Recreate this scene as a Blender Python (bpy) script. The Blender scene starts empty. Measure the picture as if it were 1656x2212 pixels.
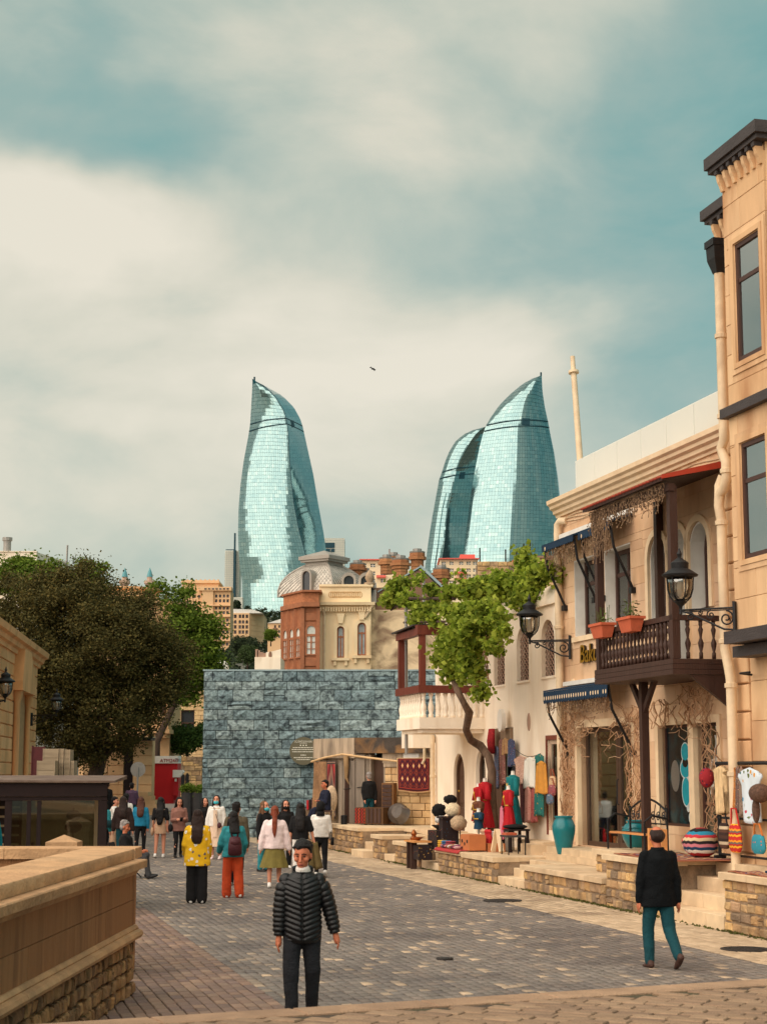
import bpy,math,random
import numpy as np
from mathutils import Vector,Matrix
R = random.Random(7)
SC = bpy.context.scene
COL = SC.collection
# ------------------------------------------------------------ camera
FPX,EYE = 3700.0,2.4
TH = math.atan(559.0/FPX)
cam = bpy.data.cameras.new('camera')
cam.sensor_fit = 'HORIZONTAL'
cam.sensor_width = 24.0
cam.lens = FPX/1656.0*24.0
cam.clip_start,cam.clip_end = 0.5,9000
cam.dof.use_dof = True
cam.dof.focus_distance = 48.0
cam.dof.aperture_fstop = 5.6
cam_ob = bpy.data.objects.new('camera',cam)
COL.objects.link(cam_ob)
cam_ob.location = (0,0,EYE)
cam_ob.rotation_euler = (math.pi/2+TH,0,0)
SC.camera = cam_ob
# ------------------------------------------------------------ colour
def lin(c):
 out = []
 for v in c[:3]:
  v = v/255.0
  out.append(v/12.92 if v <= 0.04045 else ((v+0.055)/1.055) ** 2.4)
 return (out[0],out[1],out[2],1.0)
# ------------------------------------------------------------ sky and sun
SC.view_settings.view_transform = 'Standard'
SC.view_settings.look = 'None'
SC.view_settings.gamma = 1.0
SC.view_settings.exposure = 1.42
SUN_EL,SUN_AZ = math.radians(47),math.radians(222)      # azimuth clockwise from +Y: behind and left of the camera
w = bpy.data.worlds.new('World')
SC.world = w
w.use_nodes = True
nt = w.node_tree
for n in list(nt.nodes):
 nt.nodes.remove(n)
def wn(t,**k):
 n = nt.nodes.new(t)
 for a,b in k.items():
  setattr(n,a,b)
 return n
def wl(a,b):
 nt.links.new(a,b)
def wmath(op,a,b=None,clamp=False):
 n = wn('ShaderNodeMath',operation=op,use_clamp=clamp)
 for i,v in enumerate((a,b)):
  if v is None:
   continue
  if isinstance(v,(int,float)):
   n.inputs[i].default_value = v
  else:
   wl(v,n.inputs[i])
 return n.outputs[0]
sky = wn('ShaderNodeTexSky',sky_type='NISHITA',sun_disc=False)
sky.sun_elevation,sky.sun_rotation = SUN_EL,SUN_AZ
sky.air_density,sky.dust_density = 1.0,2.0
bg1 = wn('ShaderNodeBackground')
bg1.inputs[1].default_value = 0.07
wl(sky.outputs[0],bg1.inputs[0])
tc = wn('ShaderNodeTexCoord')
def dirpx(u,v):
 a = (u - 828)/FPX
 b = (1105.5 - v)/FPX
 d = Vector((a,math.cos(TH) - b*math.sin(TH),math.sin(TH)+b*math.cos(TH)))
 return d.normalized()
mp = wn('ShaderNodeMapping')
mp.inputs['Scale'].default_value = (2.6,2.6,5.2)
mp.inputs['Rotation'].default_value = (0,math.radians(14),0)
wl(tc.outputs['Generated'],mp.inputs[0])
n1 = wn('ShaderNodeTexNoise')
for k,v in (('Scale',2.3),('Detail',8.0),('Roughness',0.54),('Distortion',0.25)):
 n1.inputs[k].default_value = v
wl(mp.outputs[0],n1.inputs['Vector'])
n2 = wn('ShaderNodeTexNoise')
for k,v in (('Scale',0.9),('Detail',3.0),('Roughness',0.45),('Distortion',0.2)):
 n2.inputs[k].default_value = v
wl(mp.outputs[0],n2.inputs['Vector'])
val = wmath('ADD',wmath('MULTIPLY',n1.outputs[0],0.70),wmath('MULTIPLY',n2.outputs[0],0.60))   # about 0.65 mean
sx_ = wn('ShaderNodeSeparateXYZ')
wl(tc.outputs['Generated'],sx_.inputs[0])
val = wmath('ADD',val,wmath('MULTIPLY_ADD',sx_.outputs[0],-0.24))      # clearer, bluer sky towards the right
val.node.inputs[1].links[0].from_node.inputs[2].default_value = 0.015
# the cloud banks of the day: lit banks and the clearer teal gaps between them (centre pixel, half sizes, height)
BANKS = [(140,590,450,230,0.26),(420,800,300,120,0.06),(800,730,330,160,0.20),(640,900,500,160,0.10),
         (740,190,360,190,0.12),(560,60,260,110,0.04),(980,460,420,190,0.05),(1080,760,240,120,0.14),(60,480,300,110,0.10),
         (260,310,460,80,-0.10),(60,190,420,110,-0.20),(130,1010,420,90,-0.08),(60,40,260,90,-0.10),
         (1560,420,330,480,-0.10),(1330,560,260,200,-0.06),(1500,60,420,180,-0.14),(1150,640,60,26,-0.04),(300,900,200,40,0.05),(1000,330,260,40,0.06),(1420,860,260,120,-0.05),
         (700,1010,260,80,-0.06),(420,1130,420,60,-0.04),(860,1080,600,230,0.20),(150,1080,460,190,0.14),(1300,880,300,200,0.10),(380,640,130,60,-0.07),(180,720,220,50,-0.06)]
nw = wn('ShaderNodeTexNoise')
nw.inputs['Scale'].default_value = 7.0
nw.inputs['Detail'].default_value = 4.0
wl(tc.outputs['Generated'],nw.inputs['Vector'])
wv = wn('ShaderNodeVectorMath',operation='SCALE')
wl(nw.outputs['Color'],wv.inputs[0])
wv.inputs['Scale'].default_value = 0.11
wa = wn('ShaderNodeVectorMath',operation='ADD')
wl(tc.outputs['Generated'],wa.inputs[0])
wl(wv.outputs[0],wa.inputs[1])
for (u,v,su,sv,h) in BANKS:
 d = dirpx(u,v)+Vector((0.055,0.055,0.055))
 sb = wn('ShaderNodeVectorMath',operation='SUBTRACT')
 wl(wa.outputs[0],sb.inputs[0])
 sb.inputs[1].default_value = d
 ml = wn('ShaderNodeVectorMath',operation='MULTIPLY')
 wl(sb.outputs[0],ml.inputs[0])
 ml.inputs[1].default_value = (FPX/su,2.0,FPX/sv)
 ln = wn('ShaderNodeVectorMath',operation='LENGTH')
 wl(ml.outputs[0],ln.inputs[0])
 mr = wn('ShaderNodeMapRange',interpolation_type='SMOOTHERSTEP')
 wl(ln.outputs['Value'],mr.inputs[0])
 mr.inputs[1].default_value,mr.inputs[2].default_value = 0.015,1.75
 mr.inputs[3].default_value,mr.inputs[4].default_value = h,0.0
 val = wmath('ADD',val,mr.outputs[0])
ramp = wn('ShaderNodeValToRGB')
cr = ramp.color_ramp
STOPS = [(0.28,(96,152,150)),(0.46,(128,172,166)),(0.60,(158,182,172)),(0.73,(192,200,184)),(0.86,(221,217,197)),(1.0,(238,230,210))]
cr.elements[0].position,cr.elements[0].color = STOPS[0][0],lin(STOPS[0][1])
cr.elements[1].position,cr.elements[1].color = STOPS[-1][0],lin(STOPS[-1][1])
for p,c in STOPS[1:-1]:
 e = cr.elements.new(p)
 e.color = lin(c)
wl(val,ramp.inputs[0])
bg2 = wn('ShaderNodeBackground')
bg2.inputs[1].default_value = 0.37
wl(ramp.outputs[0],bg2.inputs[0])
mx = wn('ShaderNodeMixShader')
mx.inputs[0].default_value = 0.92
wl(bg1.outputs[0],mx.inputs[1])
wl(bg2.outputs[0],mx.inputs[2])
wo = wn('ShaderNodeOutputWorld')
wl(mx.outputs[0],wo.inputs[0])
sl = bpy.data.lights.new('sun','SUN')
sl.energy = 1.5
sl.angle = math.radians(96)
sl.color = (1.0,0.84,0.72)
so = bpy.data.objects.new('sun',sl)
COL.objects.link(so)
sdir = Vector((math.sin(SUN_AZ)*math.cos(SUN_EL),math.cos(SUN_AZ)*math.cos(SUN_EL),math.sin(SUN_EL)))
so.rotation_euler = sdir.to_track_quat('Z','Y').to_euler()
so.location = (-20,-20,40)
# ------------------------------------------------------------ places: street frame (x along the right facades, y into them) and world frame
SA = math.atan2(-0.9701,0.2425)
def S2W(p):
 x,y,z = p
 return Vector((0.2425*x+0.9701*y,-0.9701*x+0.2425*y,z))
def W2S(p):
 X,Y,Z = p
 return Vector((0.2425*X - 0.9701*Y,0.9701*X+0.2425*Y,Z))
def ray(u,v):
 a = (u - 828)/FPX
 b = (1105.5 - v)/FPX
 return Vector((a,math.cos(TH) - b*math.sin(TH),math.sin(TH)+b*math.cos(TH)))
def PY(u,v,Y):
 d = ray(u,v)
 k = Y/d.y
 return Vector((d.x*k,Y,EYE+d.z*k))
def GZ(u,v,z=0.0):
 d = ray(u,v)
 k = (z - EYE)/d.z
 return Vector((d.x*k,d.y*k,z))
def PT(u,v,t):
 """street coordinates (x, z) on the facade plane y = t"""
 d = ray(u,v)
 k = t/(d.x*0.9701+d.y*0.2425)
 s = W2S((d.x*k,d.y*k,EYE+d.z*k))
 return s.x,s.z
# ------------------------------------------------------------ mesh builder
class MB:
 def __init__(self):
  self.v,self.f,self.m = [],[],[]
  self.mi = 0
 def add(self,vs,fs):
  o = len(self.v)
  self.v.extend([tuple(p) for p in vs])
  for f in fs:
   self.f.append(tuple(i+o for i in f))
   self.m.append(self.mi)
  return self
 def box(self,x0,x1,y0,y1,z0,z1):
  return self.add([(x0,y0,z0),(x1,y0,z0),(x1,y1,z0),(x0,y1,z0),(x0,y0,z1),(x1,y0,z1),(x1,y1,z1),(x0,y1,z1)],
      [(0,3,2,1),(4,5,6,7),(0,1,5,4),(1,2,6,5),(2,3,7,6),(3,0,4,7)])
 def cbox(self,c,s,rot=None):
  """box by centre, size, optional rotation Matrix"""
  h = [a/2 for a in s]
  vs = []
  for (a,b,d) in ((-1,-1,-1),(1,-1,-1),(1,1,-1),(-1,1,-1),(-1,-1,1),(1,-1,1),(1,1,1),(-1,1,1)):
   p = Vector((a*h[0],b*h[1],d*h[2]))
   if rot is not None:
    p = rot @ p
   vs.append(p+Vector(c))
  return self.add(vs,[(0,3,2,1),(4,5,6,7),(0,1,5,4),(1,2,6,5),(2,3,7,6),(3,0,4,7)])
 def bev(self,x0,x1,y0,y1,z0,z1,b):
  """block whose front (low y) edges are chamfered by b"""
  vs = [(x0,y1,z0),(x1,y1,z0),(x1,y1,z1),(x0,y1,z1),(x0,y0+b,z0),(x1,y0+b,z0),(x1,y0+b,z1),(x0,y0+b,z1),
              (x0+b,y0,z0+b),(x1 - b,y0,z0+b),(x1 - b,y0,z1 - b),(x0+b,y0,z1 - b)]
  return self.add(vs,[(0,1,5,4)[::-1],(1,2,6,5)[::-1],(2,3,7,6)[::-1],(3,0,4,7)[::-1],(4,5,9,8),(5,6,10,9),(6,7,11,10),(7,4,8,11),(8,9,10,11),(0,3,2,1)[::-1]])
 def tube(self,pts,r,n=8,cap=True,sq=1.0):
  pts = [Vector(p) for p in pts]
  rs = r if isinstance(r,(list,tuple)) else [r]*len(pts)
  o = len(self.v)
  prev = None
  for i,p in enumerate(pts):
   d = (pts[min(i+1,len(pts) - 1)] - pts[max(i - 1,0)])
   if d.length < 1e-9:
    d = Vector((0,0,1))
   d.normalize()
   if prev is None:
    a = Vector((0,0,1)) if abs(d.z) < 0.9 else Vector((1,0,0))
    x = d.cross(a).normalized()
   else:
    x = (prev - d*prev.dot(d))
    x = x.normalized() if x.length > 1e-6 else d.cross(Vector((0,1,0))).normalized()
   prev = x
   y = d.cross(x)
   for k in range(n):
    a = 2*math.pi*k/n
    self.v.append(tuple(p+(x*math.cos(a)+y*math.sin(a)*sq)*rs[i]))
  for i in range(len(pts) - 1):
   for k in range(n):
    a,b = o+i*n+k,o+i*n+(k+1) % n
    self.f.append((a,b,b+n,a+n))
    self.m.append(self.mi)
  if cap:
   self.f.append(tuple(o+k for k in range(n))[::-1])
   self.f.append(tuple(o+(len(pts) - 1)*n+k for k in range(n)))
   self.m += [self.mi]*2
  return self
 def lathe(self,prof,c=(0,0,0),n=16,sx=1.0,sy=1.0,a0=0.0,a1=None):
  """profile [(r, z)] turned about z through c"""
  o = len(self.v)
  full = a1 is None
  m = n if full else n+1
  for (r,z) in prof:
   for k in range(m):
    a = (2*math.pi*k/n) if full else a0+(a1 - a0)*k/n
    self.v.append((c[0]+r*math.cos(a)*sx,c[1]+r*math.sin(a)*sy,c[2]+z))
  for i in range(len(prof) - 1):
   for k in range(m if full else m - 1):
    a,b = o+i*m+k,o+i*m+(k+1) % m
    self.f.append((a,b,b+m,a+m))
    self.m.append(self.mi)
  if full:
   self.f.append(tuple(o+k for k in range(m))[::-1])
   self.f.append(tuple(o+(len(prof) - 1)*m+k for k in range(m)))
   self.m += [self.mi]*2
  return self
 def prism(self,poly,y0,y1):
  """polygon [(x, z)] pushed from y0 to y1"""
  n = len(poly)
  vs = [(x,y0,z) for x,z in poly]+[(x,y1,z) for x,z in poly]
  fs = [tuple(range(n)),tuple(range(n,2*n))[::-1]]
  fs += [(i,n+i,n+(i+1) % n,(i+1) % n) for i in range(n)]
  return self.add(vs,fs)
 def prismz(self,poly,z0,z1):
  n = len(poly)
  vs = [(x,y,z0) for x,y in poly]+[(x,y,z1) for x,y in poly]
  fs = [tuple(range(n))[::-1],tuple(range(n,2*n))]
  fs += [(i,(i+1) % n,n+(i+1) % n,n+i) for i in range(n)]
  return self.add(vs,fs)
 def prismx(self,poly,x0,x1):
  """polygon [(y, z)] pushed along x"""
  n = len(poly)
  vs = [(x0,y,z) for y,z in poly]+[(x1,y,z) for y,z in poly]
  fs = [tuple(range(n))[::-1],tuple(range(n,2*n))]
  fs += [(i,(i+1) % n,n+(i+1) % n,n+i) for i in range(n)]
  return self.add(vs,fs)
 def ring(self,outer,inner,y0,y1):
  """frame between two polygons of the same count, [(x, z)]"""
  n = len(outer)
  vs = [(x,y0,z) for x,z in outer]+[(x,y0,z) for x,z in inner]+[(x,y1,z) for x,z in outer]+[(x,y1,z) for x,z in inner]
  fs = []
  for i in range(n):
   j = (i+1) % n
   fs += [(i,j,n+j,n+i),(2*n+i,3*n+i,3*n+j,2*n+j),(i,2*n+i,2*n+j,j),(n+i,n+j,3*n+j,3*n+i)]
  return self.add(vs,fs)
 def grid(self,fn,nu,nv):
  o = len(self.v)
  for j in range(nv+1):
   for i in range(nu+1):
    self.v.append(tuple(fn(i/nu,j/nv)))
  for j in range(nv):
   for i in range(nu):
    a = o+j*(nu+1)+i
    self.f.append((a,a+1,a+nu+2,a+nu+1))
    self.m.append(self.mi)
  return self
 def ball(self,c,r,n=12,m=8):
  r = r if isinstance(r,(list,tuple)) else (r,r,r)
  o = len(self.v)
  self.v.append((c[0],c[1],c[2] - r[2]))
  for j in range(1,m):
   t = math.pi*j/m
   for k in range(n):
    a = 2*math.pi*k/n
    self.v.append((c[0]+r[0]*math.sin(t)*math.cos(a),c[1]+r[1]*math.sin(t)*math.sin(a),c[2] - r[2]*math.cos(t)))
  self.v.append((c[0],c[1],c[2]+r[2]))
  top = len(self.v) - 1
  for k in range(n):
   self.f.append((o,o+1+(k+1) % n,o+1+k))
   self.f.append((top,o+1+(m - 2)*n+k,o+1+(m - 2)*n+(k+1) % n))
   self.m += [self.mi]*2
  for j in range(m - 2):
   for k in range(n):
    a,b = o+1+j*n+k,o+1+j*n+(k+1) % n
    self.f.append((a,b,b+n,a+n))
    self.m.append(self.mi)
  return self
 def mesh(self,name,mats,off=(0,0,0),smooth=False):
  me = bpy.data.meshes.new(name)
  ox,oy,oz = off
  me.from_pydata([(x - ox,y - oy,z - oz) for x,y,z in self.v],[],self.f)
  mats = mats if isinstance(mats,(list,tuple)) else [mats]
  for m in mats:
   me.materials.append(m)
  if len(mats) > 1:
   me.polygons.foreach_set('material_index',self.m)
  if smooth:
   me.polygons.foreach_set('use_smooth',[True]*len(self.f))
   if smooth != True:
    try:
     me.set_sharp_from_angle(angle=math.radians(smooth))
    except Exception:
     pass
  me.update()
  return me
def arch(x0,x1,z0,z1,n=10,point=0.0):
 """outline of an opening with a round (or slightly pointed) head, springing so that the crown is at z1"""
 r = (x1 - x0)/2
 cx = (x0+x1)/2
 rise = r*(1+point)
 zs = z1 - rise
 p = [(x0,z0),(x1,z0)]
 for k in range(n+1):
  a = math.pi*k/n
  p.append((cx+r*math.cos(a),zs+rise*math.sin(a)))
 return p
# ------------------------------------------------------------ objects
OFF = {}
def tag(o,label=None,cat=None,group=None,kind=None):
 if label: o['label'] = label
 if cat: o['category'] = cat
 if group: o['group'] = group
 if kind: o['kind'] = kind
 return o
def place(o,off,frame):
 if frame == 'S':
  o.location = S2W(off)
  o.rotation_euler = (0,0,SA)
 elif frame == 'W':
  o.location = off
 else:
  o.location = off
  o.rotation_euler = (0,0,frame)
def thing(name,label,cat,off=(0,0,0),frame='S',group=None,kind=None):
 """an Empty at the thing's base; its parts are given in the same frame and brought to it by off"""
 o = bpy.data.objects.new(name,None)
 o.empty_display_size = 0.2
 COL.objects.link(o)
 place(o,off,frame)
 OFF[o.name] = off if frame in ('S','W') else (0,0,0)
 return tag(o,label,cat,group,kind)
def part(root,name,mb,mat,smooth=False,label=None,kind=None):
 off = OFF[root.name]
 o = bpy.data.objects.new(name,mb.mesh(name,mat,off,smooth))
 COL.objects.link(o)
 o.parent = root
 OFF[o.name] = off
 return tag(o,label=label,kind=kind)
def solo(name,mb,mat,label=None,cat=None,off=(0,0,0),frame='S',group=None,kind=None,smooth=False):
 o = bpy.data.objects.new(name,mb.mesh(name,mat,off if frame in ('S','W') else (0,0,0),smooth))
 COL.objects.link(o)
 place(o,off,frame)
 OFF[o.name] = off if frame in ('S','W') else (0,0,0)
 return tag(o,label,cat,group,kind)
def inst(root,name,me,loc=(0,0,0),rot=(0,0,0),scale=(1,1,1),label=None):
 o = bpy.data.objects.new(name,me)
 COL.objects.link(o)
 o.parent = root
 off = OFF[root.name]
 o.location = (loc[0] - off[0],loc[1] - off[1],loc[2] - off[2])
 o.rotation_euler = rot
 o.scale = scale
 OFF[o.name] = (0,0,0)
 return tag(o,label=label)
# ------------------------------------------------------------ materials
MATS = {}
def M(name,cols,rough=0.8,var=0.16,scale=6.0,bump=0.15,bscale=45.0,metal=0.0,stain=None,spec=0.35,stretch=(1,1,1),trans=0.0,coat=0.0,sheen=0.0,alpha=None):
 """cols: one colour or several (each separate piece takes one of them); stain = (colour, amount, scale)"""
 if name in MATS:
  return MATS[name]
 m = bpy.data.materials.new(name)
 m.use_nodes = True
 t = m.node_tree
 b = t.nodes['Principled BSDF']
 L = t.links.new
 def N(ty,**k):
  n = t.nodes.new(ty)
  for a,c in k.items():
   setattr(n,a,c)
  return n
 if not isinstance(cols[0],(list,tuple)):
  cols = [cols]
 tco = N('ShaderNodeTexCoord')
 mpn = N('ShaderNodeMapping')
 mpn.inputs['Scale'].default_value = stretch
 L(tco.outputs['Object'],mpn.inputs[0])
 if len(cols) > 1:
  oi,ge = N('ShaderNodeObjectInfo'),N('ShaderNodeNewGeometry')
  ad = N('ShaderNodeMath',operation='ADD')
  L(oi.outputs['Random'],ad.inputs[0])
  L(ge.outputs['Random Per Island'],ad.inputs[1])
  fr = N('ShaderNodeMath',operation='FRACT')
  L(ad.outputs[0],fr.inputs[0])
  rp = N('ShaderNodeValToRGB')
  e = rp.color_ramp.elements
  e[0].position,e[0].color = 0.0,lin(cols[0])
  e[1].position,e[1].color = 1.0,lin(cols[-1])
  for i,c in enumerate(cols[1:-1]):
   x = e.new((i+1)/(len(cols) - 1))
   x.color = lin(c)
  L(fr.outputs[0],rp.inputs[0])
  col = rp.outputs[0]
 else:
  rg = N('ShaderNodeRGB')
  rg.outputs[0].default_value = lin(cols[0])
  col = rg.outputs[0]
 ns = N('ShaderNodeTexNoise')
 ns.inputs['Scale'].default_value = scale
 ns.inputs['Detail'].default_value = 5.0
 ns.inputs['Roughness'].default_value = 0.6
 L(mpn.outputs[0],ns.inputs['Vector'])
 mr = N('ShaderNodeMapRange')
 mr.inputs[1].default_value,mr.inputs[2].default_value = 0.28,0.72
 mr.inputs[3].default_value,mr.inputs[4].default_value = 1 - var,1+var
 L(ns.outputs[0],mr.inputs[0])
 vm = N('ShaderNodeVectorMath',operation='SCALE')
 L(col,vm.inputs[0])
 L(mr.outputs[0],vm.inputs['Scale'])
 col = vm.outputs[0]
 if stain:
  sc,amt,ss = stain[:3]
  s2 = N('ShaderNodeTexNoise')
  s2.inputs['Scale'].default_value = ss
  s2.inputs['Detail'].default_value = 6.0
  s2.inputs['Distortion'].default_value = 0.6
  L(mpn.outputs[0],s2.inputs['Vector'])
  mr2 = N('ShaderNodeMapRange')
  mr2.inputs[1].default_value,mr2.inputs[2].default_value = 0.47,0.66
  mr2.inputs[3].default_value,mr2.inputs[4].default_value = 0.0,amt
  L(s2.outputs[0],mr2.inputs[0])
  mxn = N('ShaderNodeMix',data_type='RGBA')
  L(mr2.outputs[0],mxn.inputs[0])
  L(col,mxn.inputs[6])
  mxn.inputs[7].default_value = lin(sc)
  col = mxn.outputs[2]
 L(col,b.inputs['Base Color'])
 b.inputs['Roughness'].default_value = rough
 b.inputs['Metallic'].default_value = metal
 b.inputs['Specular IOR Level'].default_value = spec
 if trans: b.inputs['Transmission Weight'].default_value = trans
 if coat: b.inputs['Coat Weight'].default_value = coat
 if sheen: b.inputs['Sheen Weight'].default_value = sheen
 if bump:
  bn = N('ShaderNodeTexNoise')
  bn.inputs['Scale'].default_value = bscale
  bn.inputs['Detail'].default_value = 4.0
  L(mpn.outputs[0],bn.inputs['Vector'])
  bp = N('ShaderNodeBump')
  bp.inputs['Strength'].default_value = min(1.0,bump*2.5)
  bp.inputs['Distance'].default_value = 0.02
  L(bn.outputs[0],bp.inputs['Height'])
  L(bp.outputs[0],b.inputs['Normal'])
 MATS[name] = m
 return m
def glass(name,tint,rough=0.03,alpha=0.35):
 """window pane: a thin reflecting sheet one sees through"""
 if name in MATS:
  return MATS[name]
 m = bpy.data.materials.new(name)
 m.use_nodes = True
 t = m.node_tree
 t.nodes.remove(t.nodes['Principled BSDF'])
 out = t.nodes['Material Output']
 gl = t.nodes.new('ShaderNodeBsdfGlossy')
 gl.inputs['Roughness'].default_value = rough
 gl.inputs['Color'].default_value = (0.9,0.95,0.95,1)
 tr = t.nodes.new('ShaderNodeBsdfTransparent')
 tr.inputs['Color'].default_value = lin(tint)
 fr = t.nodes.new('ShaderNodeFresnel')
 fr.inputs['IOR'].default_value = 1.5
 ad = t.nodes.new('ShaderNodeMath')
 ad.operation = 'ADD'
 ad.use_clamp = True
 ad.inputs[1].default_value = alpha
 t.links.new(fr.outputs[0],ad.inputs[0])
 mxs = t.nodes.new('ShaderNodeMixShader')
 t.links.new(ad.outputs[0],mxs.inputs[0])
 t.links.new(tr.outputs[0],mxs.inputs[1])
 t.links.new(gl.outputs[0],mxs.inputs[2])
 t.links.new(mxs.outputs[0],out.inputs[0])
 MATS[name] = m
 return m
def banded(name,stops,scale,axis='z',rough=0.9,zig=0.0,var=0.1):
 """woven cloth: bands of colour along one local axis, the edges broken by a zigzag"""
 if name in MATS:
  return MATS[name]
 m = M(name,(128,128,128),rough=rough,var=var,bump=0.2,bscale=120)
 t = m.node_tree
 L = t.links.new
 b = t.nodes['Principled BSDF']
 tco = t.nodes.new('ShaderNodeTexCoord')
 sp = t.nodes.new('ShaderNodeSeparateXYZ')
 L(tco.outputs['Object'],sp.inputs[0])
 other = {'z': 'X','x': 'Z','y': 'X'}[axis]
 pp = t.nodes.new('ShaderNodeMath')
 pp.operation = 'PINGPONG'
 pp.inputs[1].default_value = 0.05
 L(sp.outputs[other],pp.inputs[0])
 mu = t.nodes.new('ShaderNodeMath')
 mu.operation = 'MULTIPLY_ADD'
 L(pp.outputs[0],mu.inputs[0])
 mu.inputs[1].default_value = zig
 L(sp.outputs[axis.upper()],mu.inputs[2])
 ms = t.nodes.new('ShaderNodeMath')
 ms.operation = 'MULTIPLY'
 L(mu.outputs[0],ms.inputs[0])
 ms.inputs[1].default_value = scale
 fr = t.nodes.new('ShaderNodeMath')
 fr.operation = 'FRACT'
 L(ms.outputs[0],fr.inputs[0])
 rp = t.nodes.new('ShaderNodeValToRGB')
 rp.color_ramp.interpolation = 'CONSTANT'
 e = rp.color_ramp.elements
 e[0].position,e[0].color = 0.0,lin(stops[0])
 e[1].position,e[1].color = (len(stops) - 1)/len(stops),lin(stops[-1])
 for i,c in enumerate(stops[1:-1]):
  x = e.new((i+1)/len(stops))
  x.color = lin(c)
 L(fr.outputs[0],rp.inputs[0])
 L(rp.outputs[0],b.inputs['Base Color'])
 return m
def spotted(name,base,spots,scale,size=0.35,rough=0.9):
 """printed cloth: blots of other colours on a ground colour"""
 if name in MATS:
  return MATS[name]
 m = M(name,base,rough=rough,var=0.1,bump=0.2,bscale=110)
 t = m.node_tree
 L = t.links.new
 b = t.nodes['Principled BSDF']
 tco = t.nodes.new('ShaderNodeTexCoord')
 vo = t.nodes.new('ShaderNodeTexVoronoi')
 vo.inputs['Scale'].default_value = scale
 L(tco.outputs['Object'],vo.inputs['Vector'])
 ns = t.nodes.new('ShaderNodeTexNoise')
 ns.inputs['Scale'].default_value = scale*3
 L(tco.outputs['Object'],ns.inputs['Vector'])
 ad = t.nodes.new('ShaderNodeMath')
 ad.operation = 'MULTIPLY_ADD'
 L(ns.outputs[0],ad.inputs[0])
 ad.inputs[1].default_value = 0.35
 L(vo.outputs['Distance'],ad.inputs[2])
 lt = t.nodes.new('ShaderNodeMath')
 lt.operation = 'LESS_THAN'
 L(ad.outputs[0],lt.inputs[0])
 lt.inputs[1].default_value = size+0.17
 sp = t.nodes.new('ShaderNodeSeparateColor')
 L(vo.outputs['Color'],sp.inputs[0])
 rp = t.nodes.new('ShaderNodeValToRGB')
 rp.color_ramp.interpolation = 'CONSTANT'
 e = rp.color_ramp.elements
 e[0].position,e[0].color = 0.0,lin(spots[0])
 e[1].position,e[1].color = max(0.01,(len(spots) - 1)/len(spots)),lin(spots[-1])
 for i,c in enumerate(spots[1:-1]):
  x = e.new((i+1)/len(spots))
  x.color = lin(c)
 L(sp.outputs[0],rp.inputs[0])
 mxn = t.nodes.new('ShaderNodeMix')
 mxn.data_type = 'RGBA'
 L(lt.outputs[0],mxn.inputs[0])
 mxn.inputs[6].default_value = lin(base)
 L(rp.outputs[0],mxn.inputs[7])
 L(mxn.outputs[2],b.inputs['Base Color'])
 return m
# ============================================================ materials of the setting
m_joint = M('joint_earth',[(74,62,52)],rough=0.95,var=0.3,scale=3,stain=((70,74,40),0.5,1.5))
m_paver = M('road_paver',[(114,107,100),(126,118,110),(118,110,104),(138,125,114),(106,99,95),(130,121,114),(120,113,107),(134,124,115),(118,110,104),(198,174,146)],rough=0.75,var=0.2,scale=2.2,bump=0.25,bscale=60,stain=((70,64,66),0.45,0.55))
m_brown = M('brown_paver',[(128,108,98),(142,116,100),(118,100,92),(150,126,108),(134,112,102),(124,104,98),(160,132,112)],rough=0.8,var=0.2,scale=2.0,bump=0.25,bscale=60,stain=((92,76,66),0.5,0.6))
m_cream = M('cream_paver',[(196,172,142),(182,160,132),(205,182,152),(172,150,124),(190,168,140)],rough=0.8,var=0.18,scale=2.0,bump=0.25,bscale=60,stain=((120,100,82),0.5,0.8))
m_ledge = M('ledge_paver',[(152,124,99),(138,113,90),(160,132,106),(130,106,86),(146,119,96)],rough=0.85,var=0.22,scale=4.0,bump=0.3,bscale=60,stain=((96,80,62),0.4,1.2))
m_kerb = M('kerb_stone',[(168,136,108),(160,129,103),(174,142,114)],rough=0.85,var=0.16,scale=5.0,bump=0.3,bscale=70,stain=((130,104,84),0.4,1.4))
m_moss = M('moss',[(82,84,40)],rough=1.0,var=0.4,scale=20)
m_slab = M('pale_slab',[(222,196,160),(212,186,152),(228,204,168),(204,178,144)],rough=0.8,var=0.12,scale=3.5,bump=0.2,bscale=70,stain=((160,132,102),0.4,1.1))
m_rubble = M('rubble_stone',[(190,152,104),(166,132,96),(206,170,122),(140,116,92),(182,150,116),(214,176,120),(128,110,92),(196,160,124)],rough=0.9,var=0.25,scale=6.0,bump=0.5,bscale=28,stain=((96,82,68),0.5,2.6))
m_mortar = M('mortar',[(150,128,104)],rough=0.95,var=0.25,scale=7,bump=0.4,bscale=30,stain=((96,84,70),0.6,2.0))
m_terr = M('terrain',[(92,90,80)],rough=1.0,var=0.4,scale=0.04)

# ------------------------------------------------------------ terrain to the horizon
HP = [(-400,-.04),(66,-.04),(96,.55),(130,4),(170,8),(300,10),(500,25),(600,37),(700,49),(800,62),(1000,88),(1200,112),(1500,118),(3000,80),(8000,40)]
def hz(Y,X=0.0):
 for (a,ha),(b,hb) in zip(HP,HP[1:]):
  if Y <= b:
   k = (Y - a)/(b - a)
   return ha+(hb - ha)*k
 return HP[-1][1]
g = MB()
xs = [-4000,-2000,-1000,-500,-250,-120,-60,-30,-15,0,15,30,60,120,250,500,1000,2000,4000]
ys = [-400,-100,0,30,66,80,96,112,130,150,170,220,300,400,500,550,600,650,700,750,800,900,1000,1100,1200,1350,1500,2200,3000,8000]
for Y in ys:
 for X in xs:
  z = hz(Y)
  if Y > 150:
   z += (math.sin(X*0.013+Y*0.004)*0.03+math.sin(X*0.004)*0.04)*max(0,z - 10)
  g.v.append((X,Y,z))
n = len(xs)
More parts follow.
